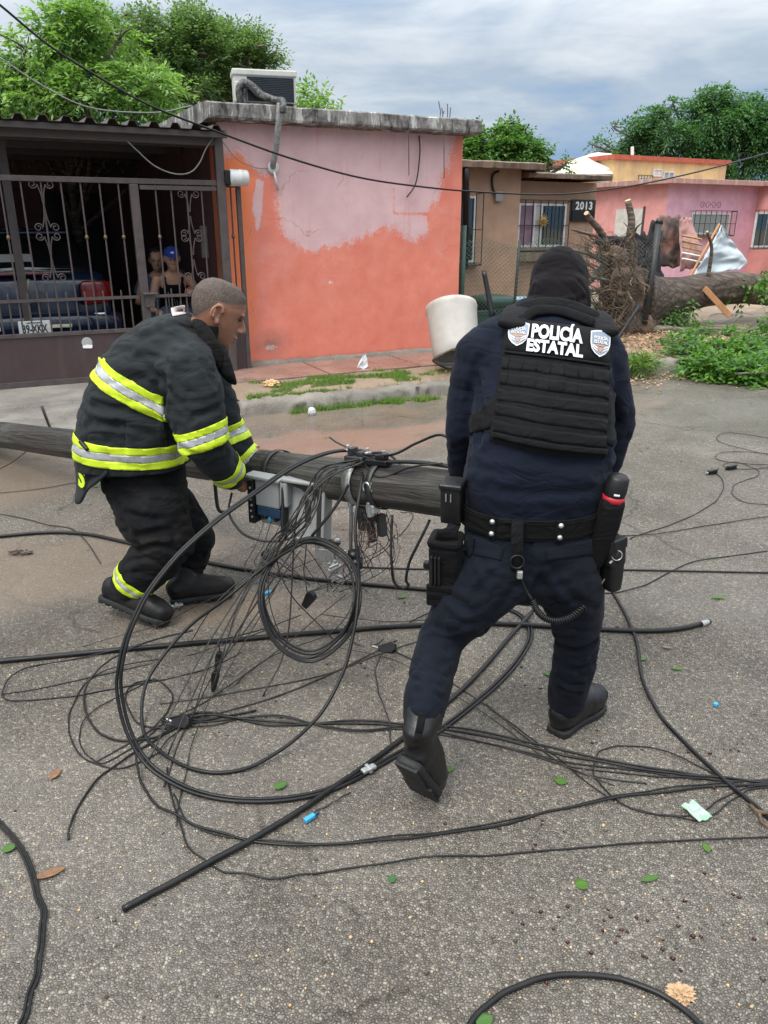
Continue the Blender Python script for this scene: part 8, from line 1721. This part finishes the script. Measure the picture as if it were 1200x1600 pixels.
# hooks and wires on the right part of the pole
a = pole_px(560) + Vector((0, -.03, .12))
cable('black cable running along the pole top to the officer\'s arm', [a, pole_px(610) + Vector((0, -.04, .135)), pole_px(650) + Vector((0, .02, .17)), pole_px(690) + Vector((0, .05, .20)), D(720, 706, 2.6)], .0055)
cable('black cable lying on top of the lifted pole end', [a, pole_px(600) + Vector((0, -.03, .105)), pole_px(650) + Vector((0, -.02, .11)), pole_px(700) + Vector((0, -.01, .105)), pole_px(735)  + Vector((0, .0, .10))], .0065, twin=.0068)
cable('black cable draped over the front of the lifted pole end', [a, pole_px(590) + Vector((0, -.09, .06)), pole_px(640) + Vector((0, -.06, .10)), pole_px(690) + Vector((0, -.03, .12))], .0045)
cable('thin black rod sticking up from the pole hardware', [pole_px(552) + Vector((0, -.02, .13)), D(515, 683, 3.0)], .005, 'blackiron', name='rod', cat='rod')
cable('black cable arching over the hardware to the right', [a, D(600, 708, 2.92), D(625, 725, 2.85), D(640, 745, 2.78)], .0055)
cable('black S shaped strap hanging under the pole beside the officer', [D(672, 812, 2.62), D(660, 835, 2.60), D(640, 880, 2.58), D(634, 905, 2.57), D(638, 915, 2.57), D(628, 919, 2.57), D(616, 908, 2.58), D(611, 870, 2.60), D(613, 805, 2.66)], .0058)
tw = [('rust', 'rustwire'), ('black', 'wire'), ('brown', 'iron')]
for k in range(16):
    x0 = 585 + R4.uniform(-25, 45); p0 = D(x0, 800 + R4.uniform(-5, 25), 2.80); p = [p0]; 
    for q_ in range(4): p.append(p[-1] + Vector((R4.uniform(-.06, .05), R4.uniform(-.05, .04), R4.uniform(-.10, .015))))
    c_ = tw[k % 3]; cable('thin tangled ' + c_[0] + ' wire hanging under the pole brackets', p, .0018 + .0008 * (k % 2), c_[1], 6, 5, group='tangled ' + c_[0] + ' wires under the pole', name='tangled_wire', cat='wire')
for k in range(7):
    x0 = 560 + R4.uniform(-20, 60); pts = [D(x0, 800, 2.84), D(x0 + R4.uniform(-25, 25), 850, 2.8), D(x0 + R4.uniform(-60, 30), 890, 2.78), D(x0 + R4.uniform(-100, 40), 925, 2.75)]
    cable('stiff thin black wire poking down from the pole brackets', pts, .0024, 'wire', 7, 5, group='stiff wires under the pole', name='tangled_wire', cat='wire')
for k in range(6):
    pts = [D(415 + 14 * k, 800 + 4 * k, 3.02), D(400 + 12 * k, 850, 2.95), D(380 + 20 * k, 890 - 6 * k, 2.9), D(430 + 18 * k, 905 + 3 * k, 2.85)]
    cable('thin black wire looping below the open grey box', pts, .0022 + .0006 * (k % 2), 'wire', 7, 5, group='wires below the open box', name='tangled_wire', cat='wire')
cable('black cable curving under the grey box from the step hook', [D(362, 770, 3.05), D(358, 800, 3.0), D(375, 830, 2.95), D(410, 845, 2.9), D(450, 842, 2.9), D(480, 820, 2.92)], .0055)
cable('thin pale wire tied in a squiggle near the wedge clamps', [(356, 1048), (368, 1054), (382, 1046), (378, 1040), (366, 1044)], .0016, 'boxgrey', name='tie_wire', cat='wire')
cable('second thin pale squiggle of wire below the wedge clamps', [(345, 1070), (352, 1064), (358, 1072), (350, 1080), (356, 1086)], .0016, 'boxgrey', name='tie_wire', cat='wire')
for (px, py, lb, L) in ((487, 1276, 'cyan fibre connector lying below the big loop', .05), (1119, 1100, 'tiny cyan scrap on the road right of the officer', .022), (421, 925, 'cyan plastic strip between coil and firefighter', .05)):
    f_ = frame(G(px, py, .010), (.7, .7, 0), (0, 0, 1)); t = thing('connector', lb, 'connector', G(px, py, 0)); MB().rbox((-L * .5, -.007, -.006), (L * .2, .007, .006), .002, f_).build('body', MAT['cyanp'], t); MB().rbox((L * .2, -.005, -.005), (L * .5, .005, .004), .002, f_).build('tip', MAT['bluep'], t)
cable('thin lead of the cyan connector', [(492, 1270), (510, 1258), (530, 1250), (548, 1236)], .0024, 'wire', n=6, name='stray_wire', cat='wire')
for lb, px, py in (('small steel buckle on the cables under the raised boot', 576, 1201), ('shiny steel clip between the firefighter\'s boots', 277, 946)):
    f_ = frame(G(px, py, .022), (.8, .6, 0), (0, 0, 1)); t = thing('buckle', lb, 'buckle', G(px, py, 0)); MB().rbox((-.025, -.011, -.006), (.025, .011, .006), .004, f_).build('plate', MAT['steel'], t); MB().rbox((-.006, -.016, -.008), (.006, .016, .010), .003, f_).build('bar', MAT['steel'], t)
# cables on the houses
OH = [(-60, -40), (0, 8), (70, 66), (140, 112), (235, 165), (340, 206), (450, 246), (560, 277), (660, 292), (750, 300), (850, 304), (920, 300), (1000, 288), (1100, 266), (1210, 236), (1300, 210)]
cable('twisted black service cable slung across the whole street in front of the houses', [W(x, y, 8.0) for x, y in OH], .0095, n=8, twin=.008)
cable('white cable drooping along the carport beam to the gate post', [W(198, 220, 8.36), W(215, 236, 8.34), W(240, 258, 8.33), W(270, 271, 8.33), W(296, 270, 8.33), W(312, 254, 8.33), W(322, 232, 8.33), W(334, 214, 8.33)], .007, 'cablegrey')
cable('dark cable hanging over the left of the carport front', [W(0, 90, 9.2), W(60, 130, 9.2), W(140, 168, 9.2), W(240, 176, 9.2), W(300, 165, 9.2)], .008, 'cablegrey')
cable('thin wire from the pole butt curling up at the left edge', [(-20, 742, .05), (20, 722, .1), (60, 690, .22), (80, 680, .24), (105, 676, .22), (112, 684, .16)], .0042)
# ------------------------------------------------------------------ small things on the road
def leaf_thing(label, px, py, L, wd, mat, rot, cat='leaf', curl=.25, grp=None):
    c = G(px, py, .006); m_ = Matrix.Translation(c) @ Matrix.Rotation(rot, 4, 'Z'); mb = MB()
    def fn(a, b):
        x = (a - .5) * L; w_ = wd * math.sin(math.pi * min(1, max(0, a * .94 + .03))) ** .8; y = (b - .5) * w_; return m_ @ Vector((x, y, curl * (y * y / max(wd, 1e-4) * 2 + (a - .5) ** 2 * L * .8)))
    mb.grid(fn, 10, 4); return tag(mb.build('fallen_leaf', MAT[mat], None, True, solid=.0006), label, cat, grp)
for lb, px, py, L, wd, mt, rt_ in (('green leaf on the road right of the raised boot', 700, 1203, .042, .026, 'leafM', .3), ('bright green leaf among the cables right of the officer\'s boots', 876, 1221, .03, .04, 'leafF', 1.2), ('round lime green leaf in the lower right', 909, 1383, .035, .034, 'leafF', .2), ('green leaf lying above the arched bottom cable', 1016, 1373, .055, .018, 'leafM', .3), ('small green leaf below the straight cable at right', 1104, 1325, .032, .022, 'leafF', 1.5), ('green leaf by the doubled cable at the left', 14, 1326, .04, .03, 'leafM', .8), ('dry brown curled leaf beside the doubled cable', 79, 1365, .075, .028, 'drybrown', .5), ('orange brown leaf scrap left of the loops', 86, 1210, .05, .03, 'drybrown', 1.4), ('long green leaf on the grey road at right', 1123, 934, .07, .022, 'leafF', 0.), ('pale green leaf right of the officer\'s boot', 1058, 1045, .05, .018, 'leafF', -.2), ('olive leaf between the officer\'s legs', 858, 1054, .045, .024, 'leafM', -.5), ('dark curled leaf far right of the officer', 1043, 1012, .04, .02, 'bark', -.2), ('green leaf under the hanging S strap', 628, 933, .045, .03, 'leafM', .2), ('small green leaf below the big loop', 438, 1228, .045, .03, 'leafM', .6), ('small dark green leaf low in the middle', 612, 1374, .03, .022, 'leafD', 1.), ('green leaf by the arched cable foot', 757, 1595, .04, .03, 'leafM', .4), ('small bright leaf near the diagonal cable', 1004, 1030, .03, .02, 'leafF', .4), ('yellow green leaf left of the coil', 150, 760, .05, .03, 'leafF', .4)):
    leaf_thing(lb, px, py, L, wd, mt, rt_)
wr_ = G(1088, 1267, .012); wm_ = Matrix.Translation(wr_) @ Matrix.Rotation(.4, 4, 'Z'); mb = MB(); mb.grid(lambda a, b: wm_ @ Vector(((a - .5) * .05, (b - .5) * .075, .006 * mnoise.noise(Vector((a * 4, b * 4, 1))) + .003 * math.sin(a * 9))), 12, 14); tag(mb.build('wrapper', MAT['cardb'], None, True, solid=.0008), 'crumpled white and green wrapper on the road at the right', 'wrapper')
def crumple(name, label, cat, c, r, mat, seed, sq=(1, 1, 1), amp=.35, sc=3.):
    bm = bmesh.new(); bmesh.ops.create_icosphere(bm, subdivisions=4, radius=1)
    for v in bm.verts: n_ = v.co.normalized(); v.co = Vector((n_.x * sq[0], n_.y * sq[1], n_.z * sq[2])) * r * (1 + amp * mnoise.fractal(n_ * sc + Vector((seed, 0, 0)), 1., 2., 4))
    mb = MB(); mb.bm(bm, Matrix.Translation(c)); return tag(mb.build(name, MAT[mat], None, False), label, cat)
crumple('plastic_cup', 'small crushed clear white cup in the gutter', 'cup', G(487, 643, .035), .04, 'plasbag', 3, (.9, .8, 1.0), .12)
crumple('rag', 'crumpled pale rag on the grass by the driveway', 'rag', G(425, 600, .12), .06, 'cutwood', 5, (1.3, .8, .7), .5)
crumple('seed_tuft', 'orange brown fibrous tuft beside the arched bottom cable', 'tuft', G(1064, 1552, .010), .022, 'litter', 8, (1.2, .9, .5), .8, 6.)
pb2 = G(566, 575, .112); pm = Matrix.Translation(pb2) @ Matrix.Rotation(SA, 4, 'Z'); mb = MB(); mb.grid(lambda a, b: pm @ Vector(((a - .5) * .15 * (1 - .75 * b) + .05 * b, .015 * mnoise.noise(Vector((a * 3, b * 3, 2))) + .04 * b, b * .14 + .01 * math.sin(a * 8))), 12, 12); tag(mb.build('paper_scrap', MAT['plasbag'], None, False, solid=.001), 'white torn paper standing against the foot of the coral wall', 'paper')
tw_ = thing('twig', 'broken brown twig at the right edge below the cables', 'twig', G(1185, 1275)); MB().tube(spline([G(1172, 1258, .012), G(1185, 1268, .02), G(1210, 1272, .015)], 5), [.006] * 8 + [.004] * 3, 6).build('stem', MAT['root'], tw_, True); MB().tube([G(1186, 1268, .02), G(1190, 1285, .012), G(1200, 1292, .01)], .0045, 6).build('side_stem', MAT['root'], tw_)
crumple('dark_debris', 'dark twiggy debris on the mud left of the firefighter', 'debris', G(32, 863, .012), .035, 'bark', 2, (1.5, .6, .4), .6, 5.)
def stones(name, label, n, area, sz, mat, seed, cat):
    rr = np.random.default_rng(seed); V_ = []; F_ = []; oc = np.array([(1, 0, 0), (0, 1, 0), (-1, 0, 0), (0, -1, 0), (0, 0, 1), (0, 0, -.3)], float); of_ = [(0, 1, 4), (1, 2, 4), (2, 3, 4), (3, 0, 4), (1, 0, 5), (2, 1, 5), (3, 2, 5), (0, 3, 5)]
    for k in range(n):
        x, y = area(rr); p = np.array(G(x, y, 0)); s_ = sz * rr.uniform(.5, 1.5); k0 = len(V_); V_ += [tuple(p + o_ * s_ * rr.uniform(.6, 1.2, 3) + np.array((0, 0, s_ * .3))) for o_ in oc]; F_ += [tuple(i + k0 for i in f) for f in of_]
    mb = MB(); mb.v = [Vector(v) for v in V_]; mb.f = F_; return tag(mb.build(name, MAT[mat], None, True), label, cat, kind='stuff')
def clus(rr):
    c = [(830, 1090), (720, 1130), (960, 1180), (1140, 1175), (1000, 1470), (930, 1440), (840, 1300), (1080, 1440), (900, 1000), (980, 720), (560, 1010), (420, 1120)][rr.integers(12)]; return c[0] + rr.normal(0, 60), c[1] + rr.normal(0, 35)
stones('berries', 'tiny dark red berries scattered over the road', 170, clus, .0055, 'berry', 51, 'berries')
stones('pebbles', 'tiny pale pebbles loose on the road', 240, lambda rr: (rr.uniform(0, 1200), rr.uniform(1000, 1590)), .0042, 'cutwood', 52, 'pebbles')
stones('chips', 'dark wet crumbs and bits scattered over the road', 260, lambda rr: (rr.uniform(0, 1200), rr.uniform(640, 1590)), .005, 'bark', 53, 'crumbs')
